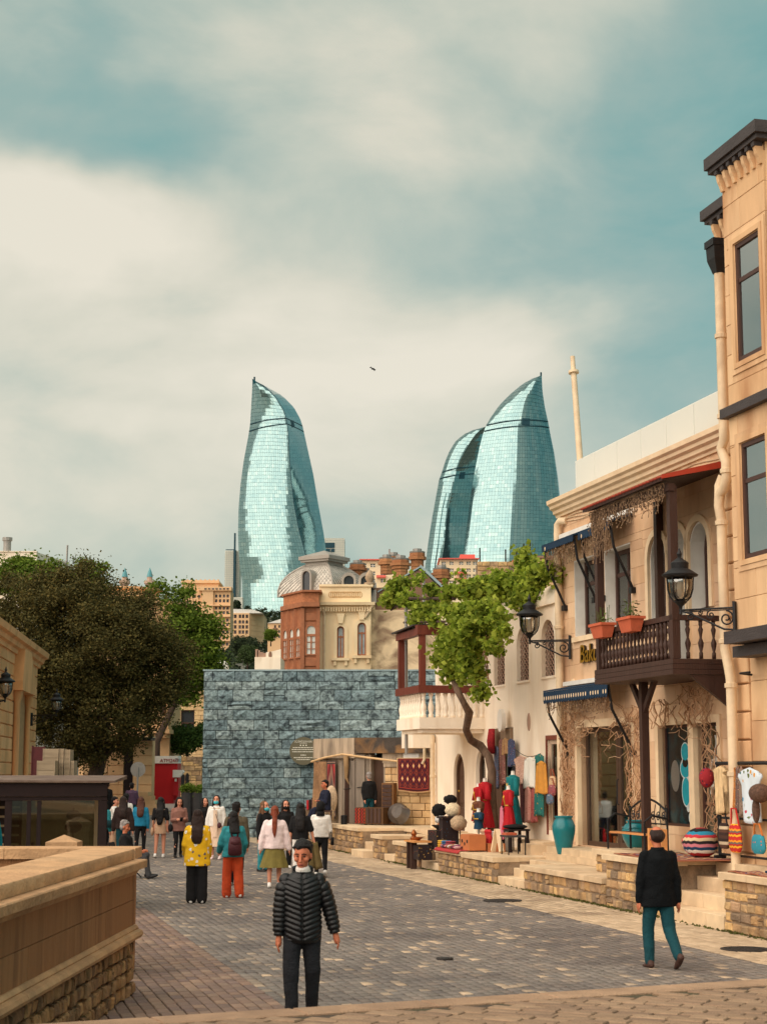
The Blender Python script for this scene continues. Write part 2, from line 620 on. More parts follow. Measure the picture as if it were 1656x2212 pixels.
for j in range(len(ys) - 1):
 for i in range(n - 1):
  g.f.append((j*n+i,j*n+i+1,(j+1)*n+i+1,(j+1)*n+i))
  g.m.append(0)
solo('ground',g,m_terr,kind='structure',frame='W',smooth=True)

# ------------------------------------------------------------ paving, laid stone by stone along the street
def seen(P,mg=60):
 dx,dy,dz = P[0],P[1],P[2] - EYE
 zc = dy*math.cos(TH)+dz*math.sin(TH)
 if zc < 1:
  return False
 yc = -dy*math.sin(TH)+dz*math.cos(TH)
 u,v = 828+FPX*dx/zc,1105.5 - FPX*yc/zc
 return -mg < u < 1656+mg and v < 2211+mg
def paver_mesh(name,w,l,mat,hidden=0.06,seed=0):
 rr = random.Random(seed)
 b = 0.007
 j = lambda: rr.uniform(-.003,.003)
 vs = [(-l/2,-w/2,-hidden),(l/2,-w/2,-hidden),(l/2,w/2,-hidden),(-l/2,w/2,-hidden)]
 vs += [(-l/2+j(),-w/2+j(),-b),(l/2+j(),-w/2+j(),-b),(l/2+j(),w/2+j(),-b),(-l/2+j(),w/2+j(),-b)]
 vs += [(-l/2+b,-w/2+b,j()),(l/2 - b,-w/2+b,j()),(l/2 - b,w/2 - b,j()),(-l/2+b,w/2 - b,j())]
 fs = [(0,1,5,4),(1,2,6,5),(2,3,7,6),(3,0,4,7),(4,5,9,8),(5,6,10,9),(6,7,11,10),(7,4,8,11),(8,9,10,11)]
 m = MB()
 m.add(vs,fs)
 return m
def paving(root,t0,t1,x0,x1,pw,pl,z,mat,ok,nparts,far=None,gap=0.012):
 """rows along x; the nearest stones in view are parts, the others one mass"""
 rows = int(round((t1 - t0)/pw))
 pw = (t1 - t0)/rows
 items = []
 for r in range(rows):
  t = t0+(r+0.5)*pw
  x = x0+R.uniform(0,pl)
  while x < x1:
   l = pl*R.uniform(0.85,1.18)
   P = S2W((x,t,z))
   if ok(P,x,t):
    items.append((P.length_squared,x,t,l))
   x += l
 items.sort()
 near = []
 rest = []
 for it in items:
  P = S2W((it[1],it[2],z))
  if len(near) < nparts and seen(P,5):
   near.append(it)
  else:
   rest.append(it)
 var = [paver_mesh('paver',pw - gap,pl*0.92,mat,seed=i).mesh('paver',mat) for i in range(8)]
 for i,(d,x,t,l) in enumerate(near):
  inst(root,'paver',var[i % 8],(x+l/2,t,z+R.uniform(-.003,.004)),(R.uniform(-.008,.008),R.uniform(-.008,.008),R.uniform(-.012,.012)),((l - gap)/(pl*0.92),1,1))
 base = paver_mesh('p',pw - gap,1.0,mat)
 bv = np.array(base.v)
 bf = np.array(base.f)
 N = len(rest)
 if N:
  A = np.array(rest)
  rng = np.random.default_rng(5)
  V = np.repeat(bv[None],N,0)
  V[:,:,0] = V[:,:,0]*(A[:,3] - gap)[:,None]+(A[:,1]+A[:,3]/2)[:,None]
  V[:,:,1] += A[:,2][:,None]+rng.uniform(-.004,.004,N)[:,None]
  V[:,:,2] += z+rng.uniform(-.004,.004,N)[:,None]
  F = bf[None]+(np.arange(N)*len(bv))[:,None,None]
  off = OFF[root.name]
  V = V.reshape(-1,3) - np.array(off)
  me = bpy.data.meshes.new('pavers')
  F = F.reshape(-1,4)
  me.vertices.add(len(V))
  me.vertices.foreach_set('co',V.ravel())
  me.loops.add(F.size)
  me.loops.foreach_set('vertex_index',F.ravel().astype(np.int32))
  me.polygons.add(len(F))
  me.polygons.foreach_set('loop_start',np.arange(0,F.size,4,dtype=np.int32))
  me.materials.append(mat)
  me.update(calc_edges=True)
  o = bpy.data.objects.new('paving',me)
  COL.objects.link(o)
  o.parent = root
  tag(o,kind='stuff')
 return len(near),N
def setting(name,mb,mat,off=(0,0,0),frame='S'):
 return solo(name,mb,mat,kind='structure',off=off,frame=frame)
T_BR,T_RD,T_TR = 3.42,9.95,11.4
road = setting('road',MB().box(-96,-8,-2.0,T_RD,-.3,-.014),m_joint,off=(-40,6,0))
kerb_a,kerb_b = GZ(240,2203,.75),GZ(1656,2115,.75)
kd = (kerb_b - kerb_a).normalized()
kn = Vector((-kd.y,kd.x,0))
def beyond_kerb(P):
 return (P - kerb_a).dot(kn) > 0.6
paving(road,T_BR,T_RD,-70,-10,0.122,0.225,0.0,m_paver,lambda P,x,t: beyond_kerb(P) and P.y > 14 and -24 < P.x < 14,300)
paving(road,-8.0,T_BR,-72,-31.2,0.125,0.23,0.0,m_paver,lambda P,x,t: -16 < P.x < 14,0)
walk = setting('brown_pavement',MB().box(-31.2,-8,-2.0,T_BR,-.012,-.010),m_joint,off=(-20,2,0))
paving(walk,-3.0,T_BR,-31.2,-10,0.13,0.26,0.004,m_brown,lambda P,x,t: beyond_kerb(P) and P.y > 14 and P.x > -7,300)
side = setting('pavement',MB().box(-66,-10,T_RD,14.5,-.2,-.008),m_joint,off=(-30,10.5,0))
paving(side,T_RD,T_TR+.05,-64,-11,0.145,0.30,0.008,m_cream,lambda P,x,t: beyond_kerb(P) and P.y > 16,200)
# the far square beyond the wall, rising a little
fs = MB()
fs.add([(-34,66,-.03),(-2,66,-.03),(-2,97,.60),(-34,97,.60)],[(0,1,2,3)])
solo('far_square',fs,m_paver,kind='structure',frame='W',off=(-15,80,0))
# manhole covers on the road edge
m_iron = M('cast_iron',[(62,58,56)],rough=0.6,var=0.3,scale=20,metal=0.5,bump=0.4,bscale=60)
for (u,v,r,lab) in ((1610,2053,.34,'dark round manhole cover in the pale pavement at the foot of the stairs'),(1085,1947,.36,'worn round manhole cover among wet stains by the low rubble wall'),(960,2073,.11,'small dark iron cover set among the grey road pavers')):
 p = GZ(u,v)
 c = W2S(p)
 mb = MB().lathe([(r,-.02),(r,.016),(r*.93,.018),(r*.9,.012),(0.02,.014)],(c.x,c.y,0.006),28)
 for k in range(6):
  a = -r*.6+k*r*.24
  hw = math.sqrt(max(0.001,(r*.85) ** 2 - a*a))
  mb.box(c.x - hw,c.x+hw,c.y+a - .012,c.y+a+.012,.016,.026)
 solo('manhole_cover',mb,m_iron,lab,'manhole cover',(c.x,c.y,0),'S','iron covers in the paving')
# ------------------------------------------------------------ upper ledge the photographer stands on
KA = math.atan2(kd.y,kd.x)
ledge = solo('upper_ledge',MB().box(-4,12,-9,-.31,-.74,-.014),m_joint,kind='structure',off=(kerb_a.x,kerb_a.y,.75),frame=KA)
kb = MB().box(-4,12,-.30,-.03,-.74,-.05)
part(ledge,'riser',kb,m_kerb)
x = -4.0
while x < 11:
 l = R.uniform(.85,1.25)
 e = .008
 vs = [(x+e,-.31,-.12),(x+l - e,-.31,-.12),(x+l - e,0,-.12),(x+e,0,-.12),(x+e,-.31,-.004),(x+l - e,-.31,-.004),(x+l - e,0,-.012),(x+e,0,-.012),
          (x+2*e,-.29,.006),(x+l - 2*e,-.29,.006),(x+l - 2*e,-.025,.006),(x+2*e,-.025,.006)]
 s = MB().add(vs,[(0,1,5,4),(1,2,6,5),(2,3,7,6),(3,0,4,7),(4,5,9,8),(5,6,10,9),(6,7,11,10),(7,4,8,11),(8,9,10,11)])
 part(ledge,'kerb_stone',s,m_kerb)
 x += l
lp = [paver_mesh('paver',.125,.25,m_ledge,seed=20+i).mesh('paver',m_ledge) for i in range(8)]
cnt = 0
dirx = math.radians(-52)
dv,dn = Vector((math.cos(dirx),math.sin(dirx),0)),Vector((-math.sin(dirx),math.cos(dirx),0))
for r in range(-60,90):
 o = R.uniform(0,.26)
 for c in range(-30,40):
  p = dn*(r*.137)+dv*(c*.262+o)
  if -.6 < p.x < 4.7 and -1.6 < p.y < -.40 or (-2 < p.x < 6 and -2.2 < p.y < -.40):
   wp = Vector((kerb_a.x,kerb_a.y,.75))+kd*p.x+kn*p.y
   if cnt < 300 and seen(wp,40):
    inst(ledge,'paver',lp[cnt % 8],(p.x,p.y,R.uniform(-.004,.004)),(R.uniform(-.012,.012),R.uniform(-.012,.012),dirx+R.uniform(-.02,.02)),(1,1,1))
    cnt += 1
# ------------------------------------------------------------ rubble masonry
def stone(x0,x1,z0,z1,y,rr,proud=.03):
 m = MB().bev(x0,x1,y - proud*rr.uniform(.3,1.3),y+.06,z0,z1,min(.022,(z1 - z0)*.16))
 m.v = [(a+rr.uniform(-.012,.012),b+(rr.uniform(-.008,.008) if b < y else 0),c+rr.uniform(-.01,.01)) for a,b,c in m.v]
 return m
def rubble(root,x0,x1,z0,z1,y,mat,hrow=.16,wst=.24,seed=1,proud=.03,facing='front'):
 """stones of uneven size laid in rows over the mortar core; facing 'left' turns the face towards low x"""
 rr = random.Random(seed)
 rows = max(1,int(round((z1 - z0)/hrow)))
 edges = [z0+(z1 - z0)*i/rows for i in range(rows+1)]
 for i in range(rows):
  a = x0+rr.uniform(-.0,.02)
  while a < x1 - .05:
   wd = wst*rr.uniform(.6,1.45)
   b = min(x1,a+wd)
   if x1 - b < .08:
    b = x1
   za,zb = edges[i]+.008+rr.uniform(0,.012),edges[i+1] - .008 - rr.uniform(0,.015)
   if rr.random() < .12 and zb - za > .12:
    zm = (za+zb)/2+rr.uniform(-.02,.02)
    lst = [(a,b,za,zm - .008),(a,b,zm+.008,zb)]
   else:
    lst = [(a,b,za,zb)]
   for (p,q,r_,s_) in lst:
    st = stone(p+.009,q - .009,r_,s_,y,rr,proud)
    if facing == 'left':
     st.v = [(y+(bb - y),x0+x1 - aa if False else aa,cc) for aa,bb,cc in st.v]
    part(root,'stone',st,mat)
   a = b
def slabs(root,x0,x1,y0,y1,z0,z1,l=1.1,mat=None,seed=3,name='coping_slab',gap=.006):
 rr = random.Random(seed)
 a = x0
 while a < x1 - .02:
  b = min(x1,a+l*rr.uniform(.8,1.2))
  if x1 - b < l*.3:
   b = x1
  e = .008
  d = rr.uniform(-.003,.003)
  m = MB().box(a+gap/2,b - gap/2,y0+d,y1,z0,z1 - e)
  m.v[4:] = []
  m.f,m.m = [],[]
  g0,g1 = a+gap/2,b - gap/2
  vs = [(g0,y0+d,z0),(g1,y0+d,z0),(g1,y1,z0),(g0,y1,z0),(g0,y0+d,z1 - e),(g1,y0+d,z1 - e),(g1,y1,z1 - e),(g0,y1,z1 - e),
              (g0+e,y0+d+e,z1),(g1 - e,y0+d+e,z1),(g1 - e,y1 - e,z1),(g0+e,y1 - e,z1)]
  m.v = []
  m.add(vs,[(0,3,2,1),(0,1,5,4),(1,2,6,5),(2,3,7,6),(3,0,4,7),(4,5,9,8),(5,6,10,9),(6,7,11,10),(7,4,8,11),(8,9,10,11)])
  part(root,name,m,mat or m_slab)
  a = b
# ------------------------------------------------------------ raised shop terraces on the right
def terrace(name,label,x0,x1,top,y0=T_TR,y1=14.2,cop=.10,over=.05,seed=1,returns=(),group='raised stone terraces before the shops',deep=.55):
 t = thing(name,label,'terrace',(x0,y0,0),'S',group)
 part(t,'core',MB().box(x0+.02,x1 - .02,y0+.03,y1,-.1,top - cop),m_mortar)
 rubble(t,x0,x1,0,top - cop - .005,y0+.03,m_rubble,seed=seed)
 slabs(t,x0 - over,x1+(over if 'r' in returns else 0),y0 - over,y0+deep,top - cop,top,1.0,seed=seed)
 # floor slabs behind the coping
 yy = y0+deep
 rw = (y1 - yy)/max(1,round((y1 - yy)/.6))
 k = 0
 while yy < y1 - .05:
  slabs(t,x0 - over*.5,x1,yy+.004,yy+rw - .004,top - cop+.01,top - .003,.75,seed=seed*7+k,name='floor_slab')
  yy += rw
  k += 1
 return t
def steps(root,x0,x1,y0,rise,n,tread=.32,base=0.0):
 for i in range(n):
  slabs(root,x0,x1,y0+i*tread,y0+n*tread+.3,base+i*rise+.002,base+(i+1)*rise,1.0,seed=40+i,name='step')
ta = terrace('stone_terrace','near low rubble terrace with a fur-strewn rug and thick slab top, right of the stairs',-24.45,-19.5,.88,seed=11)
tb = terrace('stone_terrace','tall rubble terrace block behind the man in the dark jacket',-29.3,-26.95,.93,seed=12)
tb2 = terrace('stone_terrace','raised slab floor carrying the iron bench beside the tall rubble block',-31.35,-29.32,.93,y0=12.0,y1=13.27,seed=22,deep=.5)
tc_ = terrace('stone_terrace','long low rubble terrace with a pale coping before the glass shop door',-33.9,-29.35,.5,seed=13)
td = terrace('stone_terrace','rubble terrace block with a thick jutting slab, left of the three steps',-38.1,-35.75,.56,seed=14,cop=.11)
te = terrace('stone_terrace','rubble terrace spread with hats and trinkets on a red cloth',-40.3,-38.25,.57,seed=15)
tf = terrace('stone_terrace','mossy rubble terrace beside the table of copper trinkets',-44.4,-42.1,.58,seed=16)
tg = terrace('stone_terrace','small rubble pier with a wide slab between two short flights of steps',-46.85,-45.55,.66,seed=17)
th = terrace('stone_terrace','far long rubble terrace under the carpet shed',-58.0,-48.4,.78,seed=18,y1=16.5)
th2 = terrace('stone_terrace','upper slab floor in front of the brick wall with the hanging rug',-48.35,-41.0,.775,y0=12.75,y1=16.0,seed=19)
# stairs between the terraces
st1 = thing('stair','wide stone stair of four steps between the near terrace and the tall block','stairs',(-25.7,T_TR,0),'S','stone stairs of the terrace')
steps(st1,-26.92,-24.48,T_TR+.02,.225,4,.34)
part(st1,'cheek',MB().box(-26.93,-24.47,13.0,14.2,.1,.9),m_mortar)
st2 = thing('stair','short stone stair of two steps left of the long low terrace','stairs',(-34.8,T_TR,0),'S','stone stairs of the terrace')
steps(st2,-35.72,-33.93,T_TR+.05,.168,3,.36)
part(st2,'landing',MB().box(-35.72,-33.93,12.4,14.2,.0,.497),m_slab)
st3 = thing('stair','narrow stone steps behind the trinket table','stairs',(-41.2,T_TR,0),'S','stone stairs of the terrace')
steps(st3,-42.08,-40.32,T_TR+.1,.18,3,.36)
part(st3,'landing',MB().box(-42.08,-40.32,12.4,12.74,.0,.54),m_slab)
st4 = thing('stair','low pale steps right of the small rubble pier','stairs',(-45,T_TR,0),'S','stone stairs of the terrace')
steps(st4,-45.53,-44.42,T_TR+.0,.19,3,.36)
st5 = thing('stair','single pale step block left of the small rubble pier','stairs',(-47.6,T_TR,0),'S','stone stairs of the terrace')
steps(st5,-48.38,-46.88,T_TR - .25,.2,3,.4)
# moss and weeds at the wall foot
mm = MB()
rr = random.Random(3)
for i in range(900):
 x = rr.choice([-44,-40,-33,-29.5,-31,-27.5,-36.5,-24,-50])+rr.gauss(0,.8)
 y = T_TR - abs(rr.gauss(0,.05))
 h = rr.uniform(.015,.05)
 a = rr.uniform(0,3.14)
 c,s = math.cos(a)*.03,math.sin(a)*.03
 mm.add([(x - c,y - s,.008),(x+c,y+s,.008),(x+c*.3+rr.uniform(-.02,.02),y+s*.3 - .01,.008+h)],[(0,1,2)])
solo('weeds',mm,m_moss,'green moss and weeds along the foot of the terrace walls','weeds',(-34,T_TR,0),'S',kind='stuff')
# ============================================================ facade helpers
def rect_minus(r,holes):
 out = [r]
 for h in holes:
  nxt = []
  for (a,b,c,d) in out:
   if h[0] >= b or h[1] <= a or h[2] >= d or h[3] <= c:
    nxt.append((a,b,c,d))
    continue
   if h[2] > c: nxt.append((a,b,c,h[2]))
   if h[3] < d: nxt.append((a,b,h[3],d))
   lo,hi = max(c,h[2]),min(d,h[3])
   if h[0] > a: nxt.append((a,h[0],lo,hi))
   if h[1] < b: nxt.append((h[1],b,lo,hi))
  out = nxt
 return out
def wall_core(root,x0,x1,z0,z1,y0,y1,holes,mat,name='wall'):
 m = MB()
 for (a,b,c,d) in rect_minus((x0,x1,z0,z1),holes):
  m.box(a,b,y0,y1,c,d)
 return part(root,name,m,mat)
def clad(root,x0,x1,z0,z1,y,holes,mat,course=.36,bw=.72,gap=.007,th=.05,bev=.006,seed=1,name='stone_block',jit=.003,stagger=True):
 rr = random.Random(seed)
 n = max(1,int(round((z1 - z0)/course)))
 for i in range(n):
  a0,a1 = z0+(z1 - z0)*i/n,z0+(z1 - z0)*(i+1)/n
  x = x0 - (bw*rr.uniform(.2,.8) if stagger else 0)
  while x < x1:
   w_ = bw*(rr.uniform(.82,1.22) if stagger else 1)
   l,r_ = max(x0,x),min(x1,x+w_)
   x += w_
   if r_ - l < .04:
    continue
   ps = [p for p in rect_minus((l,r_,a0,a1),holes) if p[1] - p[0] > .03 and p[3] - p[2] > .03]
   if not ps:
    continue
   m = MB()
   d = rr.uniform(-jit,jit)
   for (p,q,s,t_) in ps:
    m.bev(p+gap/2,q - gap/2,y+d,y+th,s+gap/2,t_ - gap/2,bev)
   part(root,name,m,mat)
def spandrels(root,op,y0,y1,mat,name='arch_spandrel'):
 """fills the two corners above an arched opening (op = outline from arch())"""
 xs = [p[0] for p in op]
 x0,x1 = min(xs),max(xs)
 pts = op[2:]
 zt = max(p[1] for p in op)+.004
 k = len(pts) // 2
 m = MB()
 m.prism([(x1,zt)]+[pts[k]][:0]+[(pts[k][0],zt)]+pts[k::-1],y0,y1)
 m.prism([(pts[k][0],zt),(x0,zt)]+pts[:k - 1:-1],y0,y1)
 return part(root,name,m,mat)
m_wood = M('dark_wood',[(66,44,36)],rough=0.55,var=0.25,scale=5,stretch=(1,1,.12),bump=0.2,bscale=40)
m_frame = M('brown_frame',[(72,46,38)],rough=0.45,var=0.15,scale=6,bump=0.05)
m_white = M('white_paint',[(226,222,214)],rough=0.7,var=0.08,scale=4,bump=0.1,stain=((190,176,158),.3,1.2))
m_curt = M('net_curtain',[(226,228,224)],rough=0.9,var=0.12,scale=14,stretch=(3,3,.2))
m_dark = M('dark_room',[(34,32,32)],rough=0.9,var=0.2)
m_pane = glass('window_pane',(215,225,225),alpha=.14)
def window(root,x0,x1,z0,z1,y,fw=.07,mull=(),trans=(),mat=None,arched=False,curtain=True,depth=.07,back=None,name='window',pane=None,curt=None):
 """frame at y with panes and curtain as its own pieces"""
 mat = mat or m_frame
 m = MB()
 if arched:
  o = arch(x0,x1,z0,z1)
  i = arch(x0+fw,x1 - fw,z0+fw,z1 - fw)
  m.ring(o,i,y,y+depth)
 else:
  m.box(x0,x0+fw,y,y+depth,z0,z1).box(x1 - fw,x1,y,y+depth,z0,z1)
  m.box(x0+fw,x1 - fw,y,y+depth,z0,z0+fw).box(x0+fw,x1 - fw,y,y+depth,z1 - fw,z1)
 for q in mull:
  m.box(q - fw*.45,q+fw*.45,y+.006,y+depth - .006,z0+fw,z1 - fw*1.02)
 for q in trans:
  m.box(x0+fw,x1 - fw,y+.012,y+depth - .012,q - fw*.5,q+fw*.5)
 w_ = part(root,name,m,mat)
 p = MB()
 if arched:
  p.prism(arch(x0+fw*.8,x1 - fw*.8,z0+fw*.8,z1 - fw*.8),y+depth*.45,y+depth*.55)
 else:
  p.box(x0+fw*.8,x1 - fw*.8,y+depth*.45,y+depth*.55,z0+fw*.8,z1 - fw*.8)
 part(w_,'pane',p,pane or m_pane)
 if curtain:
  nf = 10
  c = MB().grid(lambda u,v: (x0+(x1 - x0)*u,y+depth+.03+.018*math.sin(u*nf*6.28),z0+(z1 - z0)*v),nf*6,1)
  part(w_,'curtain',c,curt or m_curt)
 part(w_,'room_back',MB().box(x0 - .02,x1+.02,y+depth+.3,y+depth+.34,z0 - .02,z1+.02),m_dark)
 return w_
# ============================================================ sandstone shop house
m_sand = M('sandstone',[(226,190,152),(234,200,164),(216,176,138),(228,192,154),(220,184,148),(208,170,138),(236,204,168)],rough=0.85,var=0.10,scale=3.0,bump=0.15,bscale=80,stain=((172,124,86),.6,.8),stretch=(1,1,.4))
m_sandp = M('sandstone_plain',[(226,190,152)],rough=0.85,var=0.12,scale=2.0,bump=0.15,bscale=80,stain=((190,148,108),.5,.9),stretch=(1,1,.5))
m_trim = M('pale_trim',[(236,210,174)],rough=0.8,var=0.10,scale=3.0,bump=0.12,bscale=80,stain=((206,170,130),.4,1.0))
m_navy = M('navy_canvas',[(18,46,70)],rough=0.9,var=0.2,scale=8,bump=0.2)
m_redtile = M('red_tile',[(160,66,48),(146,58,42),(172,74,54)],rough=0.8,var=0.15,scale=8)
m_gold = M('gold_letter',[(206,160,60)],rough=0.35,var=0.1,metal=0.7,bump=0)
m_black = M('black_metal',[(34,34,36)],rough=0.5,var=0.2,scale=20,metal=0.3,bump=0.1)
m_pipe = M('cream_pipe',[(226,202,168)],rough=0.55,var=0.1,scale=5,bump=0.05,stain=((180,150,118),.4,2.0))
m_string = M('string_lights',[(136,108,82),(104,82,64),(160,130,98)],rough=0.8,var=0.2)
m_twig = M('dry_twig',[(176,136,102),(196,156,120),(150,114,86),(212,174,138)],rough=0.9,var=0.2,scale=12)
m_terra = M('terracotta',[(196,98,66)],rough=0.85,var=0.12,scale=8)
HX0,HX1,HT,HB,HTOP = -36.6,-26.95,13.3,.5,8.22
hs = thing('sandstone_house','sandstone shop house with a dark timber balcony and glass rail on its roof','house',(-32,HT,HB),'S')
W1 = (-35.75,-34.35,5.3,7.02)
W2 = (-33.92,-32.45,5.3,7.02)
AA,AB,AC = (-31.47,-30.58,5.35,6.98),(-30.42,-29.68,4.32,6.98),(-29.58,-28.66,5.35,6.98)
DR = (-35.62,-32.5,.8,3.32)
PW = (-31.15,-29.75,1.36,3.26)
PW2 = (-29.52,-28.5,.9,3.26)
holes = [W1,W2,AA,AB,AC,DR,PW,PW2]
wall_core(hs,HX0,HX1,HB,HTOP,HT+.05,HT+.42,holes,m_sandp)
clad(hs,HX0,HX1,HB,HTOP,HT,holes,m_sand,course=.355,bw=.74,gap=.004,bev=.003,seed=5)
part(hs,'back_wall',MB().box(HX0,HX1,HT+2.4,HT+2.6,HB,HTOP),m_sandp)
part(hs,'side_wall',MB().box(HX0,HX0+.2,HT+.42,HT+2.4,HB,HTOP).box(HX1 - .2,HX1,HT+.42,HT+2.4,HB,HTOP),m_sandp)
part(hs,'roof',MB().box(HX0,HX1,HT+.05,HT+2.6,HTOP+.01,HTOP+.2),m_sandp)
cprof = [(HT+.05,8.12),(HT - .05,8.12),(HT - .06,8.17),(HT - .12,8.2),(HT - .13,8.27),(HT - .2,8.31),(HT - .21,8.37),(HT - .27,8.41),(HT - .28,8.5),(HT+.05,8.5)]
part(hs,'cornice',MB().prismx(cprof,HX0 - .12,HX1 - .1),m_trim)
for h in (W1,W2):
 f = .24
 part(hs,'window_reveal',MB().box(h[0] - .001,h[0]+.03,HT+.012,HT+f+.1,h[2],h[3]).box(h[1] - .03,h[1]+.001,HT+.012,HT+f+.1,h[2],h[3]).box(h[0]+.03,h[1] - .03,HT+.012,HT+f+.1,h[3] - .03,h[3]+.001),m_white)
 part(hs,'window_sill',MB().box(h[0] - .06,h[1]+.06,HT - .06,HT+f,h[2] - .1,h[2]+.01),m_trim)
 window(hs,h[0]+.035,h[1] - .035,h[2]+.012,h[3] - .032,HT+f,.085,mull=[(h[0]+h[1])/2],trans=[h[2]+1.18])
for h,dz in ((AA,0),(AB,0),(AC,0)):
 o = arch(*h)
 spandrels(hs,o,HT+.0,HT+.3,m_sandp)
 oo = arch(h[0] - .13,h[1]+.13,h[2],h[3]+.13)
 part(hs,'arch_surround',MB().ring(oo,o,HT - .05,HT+.02),m_trim)
 inn = arch(h[0]+.03,h[1] - .03,h[2]+.001,h[3] - .03)
 part(hs,'arch_reveal',MB().ring(o,inn,HT+.02,HT+.34),m_white)
 window(hs,h[0]+.031,h[1] - .031,h[2]+.002,h[3] - .031,HT+.3,.075,mull=[(h[0]+h[1])/2] if h is not AB else [],trans=[h[3] - .52],arched=True)
# ground floor: door, poster window, side window
part(hs,'door_surround',MB().box(DR[0] - .16,DR[0],HT - .05,HT+.2,DR[2],DR[3]+.16).box(DR[1],DR[1]+.16,HT - .05,HT+.2,DR[2],DR[3]+.16).box(DR[0],DR[1],HT - .05,HT+.2,DR[3],DR[3]+.16),m_trim)
m_door = M('bronze_frame',[(86,66,54)],rough=0.4,var=0.15,scale=6,metal=0.3,bump=0.03)
xm = -33.75
gpane = glass('shop_glass',(205,216,210),alpha=.27)
d1 = window(hs,DR[0]+.01,xm,DR[2],DR[3],HT+.16,.1,mat=m_door,curtain=False,name='door',pane=gpane)
d2 = window(hs,xm+.002,DR[1] - .01,DR[2],DR[3],HT+.165,.13,mat=m_door,curtain=False,name='door',pane=gpane)
for d in (d1,d2):
 for c in [c for c in bpy.data.objects if c.parent == d and c.name.startswith('room_back')]:
  bpy.data.objects.remove(c)
part(d2,'handle',MB().tube([(xm+.17,HT+.1,1.7),(xm+.17,HT+.06,1.72),(xm+.17,HT+.06,2.2),(xm+.17,HT+.1,2.22)],.015),m_black)
m_shop = M('shop_wall',[(226,222,206)],rough=0.9,var=0.1,scale=2)
part(hs,'shop_room',MB().box(DR[0] - .4,DR[1]+.4,HT+1.75,HT+1.85,.6,3.6).box(DR[0] - .4,DR[1]+.4,HT+.5,HT+2.1,3.4,3.5).box(DR[0] - .5,DR[0] - .4,HT+.5,HT+2.1,.6,3.5).box(DR[0] - .4,DR[1]+.4,HT+.4,HT+2.1,.7,.78),m_shop)
part(hs,'counter',MB().box(-33.5,-32.6,HT+1.2,HT+1.7,.78,1.75).box(-33.55,-32.55,HT+1.15,HT+1.75,1.75,1.8),m_white)
part(hs,'doorstep',MB().box(-35.95,-31.4,HT - .75,HT - .002,.505,.64).box(-35.9,-31.45,HT - .68,HT - .001,.64,.78),m_slab)
lp_ = MB()
for k in range(5):
 x = -34.9+k*.5
 lp_.lathe([(.01,3.4),(.012,3.12),(.05,3.1),(.05,2.94),(.0,2.94)],(x,HT+1.1,0),8)
part(hs,'pendant_lamps',lp_,m_white)
for h in (PW,PW2):
 part(hs,'window_surround',MB().box(h[0] - .14,h[0],HT - .045,HT+.2,h[2] - .1,h[3]+.14).box(h[1],h[1]+.14 if h is PW2 else h[1]+.1,HT - .045,HT+.2,h[2] - .1,h[3]+.14).box(h[0],h[1],HT - .045,HT+.2,h[3],h[3]+.14),m_trim)
# the printed poster pane
m_poster = M('poster_print',[(14,20,26)],rough=0.25,var=0.4,scale=3,bump=0,stain=((20,74,82),.5,3.0))
pw = part(hs,'window',MB().box(PW[0],PW[0]+.05,HT+.1,HT+.16,PW[2],PW[3]).box(PW[1] - .05,PW[1],HT+.1,HT+.16,PW[2],PW[3]).box(PW[0]+.05,PW[1] - .05,HT+.1,HT+.16,PW[2],PW[2]+.05).box(PW[0]+.05,PW[1] - .05,HT+.1,HT+.16,PW[3] - .05,PW[3]),m_frame)
part(pw,'poster',MB().box(PW[0]+.04,PW[1] - .04,HT+.13,HT+.17,PW[2]+.04,PW[3] - .04),m_poster)
m_teal = M('teal_print',[(20,150,168)],rough=0.25,var=0.15,scale=14,bump=0)
m_silv = M('silver_print',[(196,206,206)],rough=0.25,var=0.25,scale=12,bump=0)
m_grey = M('grey_print',[(104,100,94)],rough=0.3,var=0.3,scale=40,bump=0)
def disc(cx,cz,rx,rz,y,n=24):
 return [(cx+rx*math.cos(6.2832*k/n),cz+rz*math.sin(6.2832*k/n)) for k in range(n)]
cx = -30.27
YP = HT+.127
pr = MB()
for (dx,z,rx,rz) in ((0,2.74,.19,.19),(-.0,2.44,.25,.2),(.01,2.02,.2,.3)):
 pr.prism(disc(cx+dx,z,rx,rz,0),YP - (.0 if z > 2.6 else .001 if z > 2.3 else .002),YP+.004)
for a,b in (((.1,1.72),(.34,2.02)),((.16,1.55),(.3,2.1))):
 pr.add([(cx+a[0] - .012,YP,a[1]),(cx+a[0]+.012,YP,a[1]),(cx+b[0]+.01,YP,b[1]),(cx+b[0] - .01,YP,b[1])],[(0,1,2,3)])
pr.prism(disc(cx+.08,1.7,.07,.07,0),YP - .001,YP+.003).prism(disc(cx+.16,1.53,.07,.09,0),YP - .001,YP+.003)
part(pw,'silver_rims',pr,m_silv)
pr = MB()
for (dx,z,rx,rz) in ((0,2.75,.165,.16),(.01,2.01,.172,.26)):
 pr.prism(disc(cx+dx,z,rx,rz,0),YP - .004,YP)
pr.prism([p for p in disc(cx,2.43,.22,.16,0)],YP - .0025,YP - .001)
part(pw,'teal_discs',pr,m_teal)
part(pw,'dark_bead',MB().prism(disc(cx,2.55,.13,.09,0),YP - .0035,YP),m_poster)
part(pw,'grey_disc',MB().prism(disc(cx - .48,2.3,.2,.3,0),YP - .001,YP+.003),m_grey)
w2 = window(hs,PW2[0],PW2[1],PW2[2],PW2[3],HT+.12,.06,mat=m_frame,trans=[PW2[2]+.9],curt=M('beige_drape',[(150,138,120)],var=.15))
fr = MB()
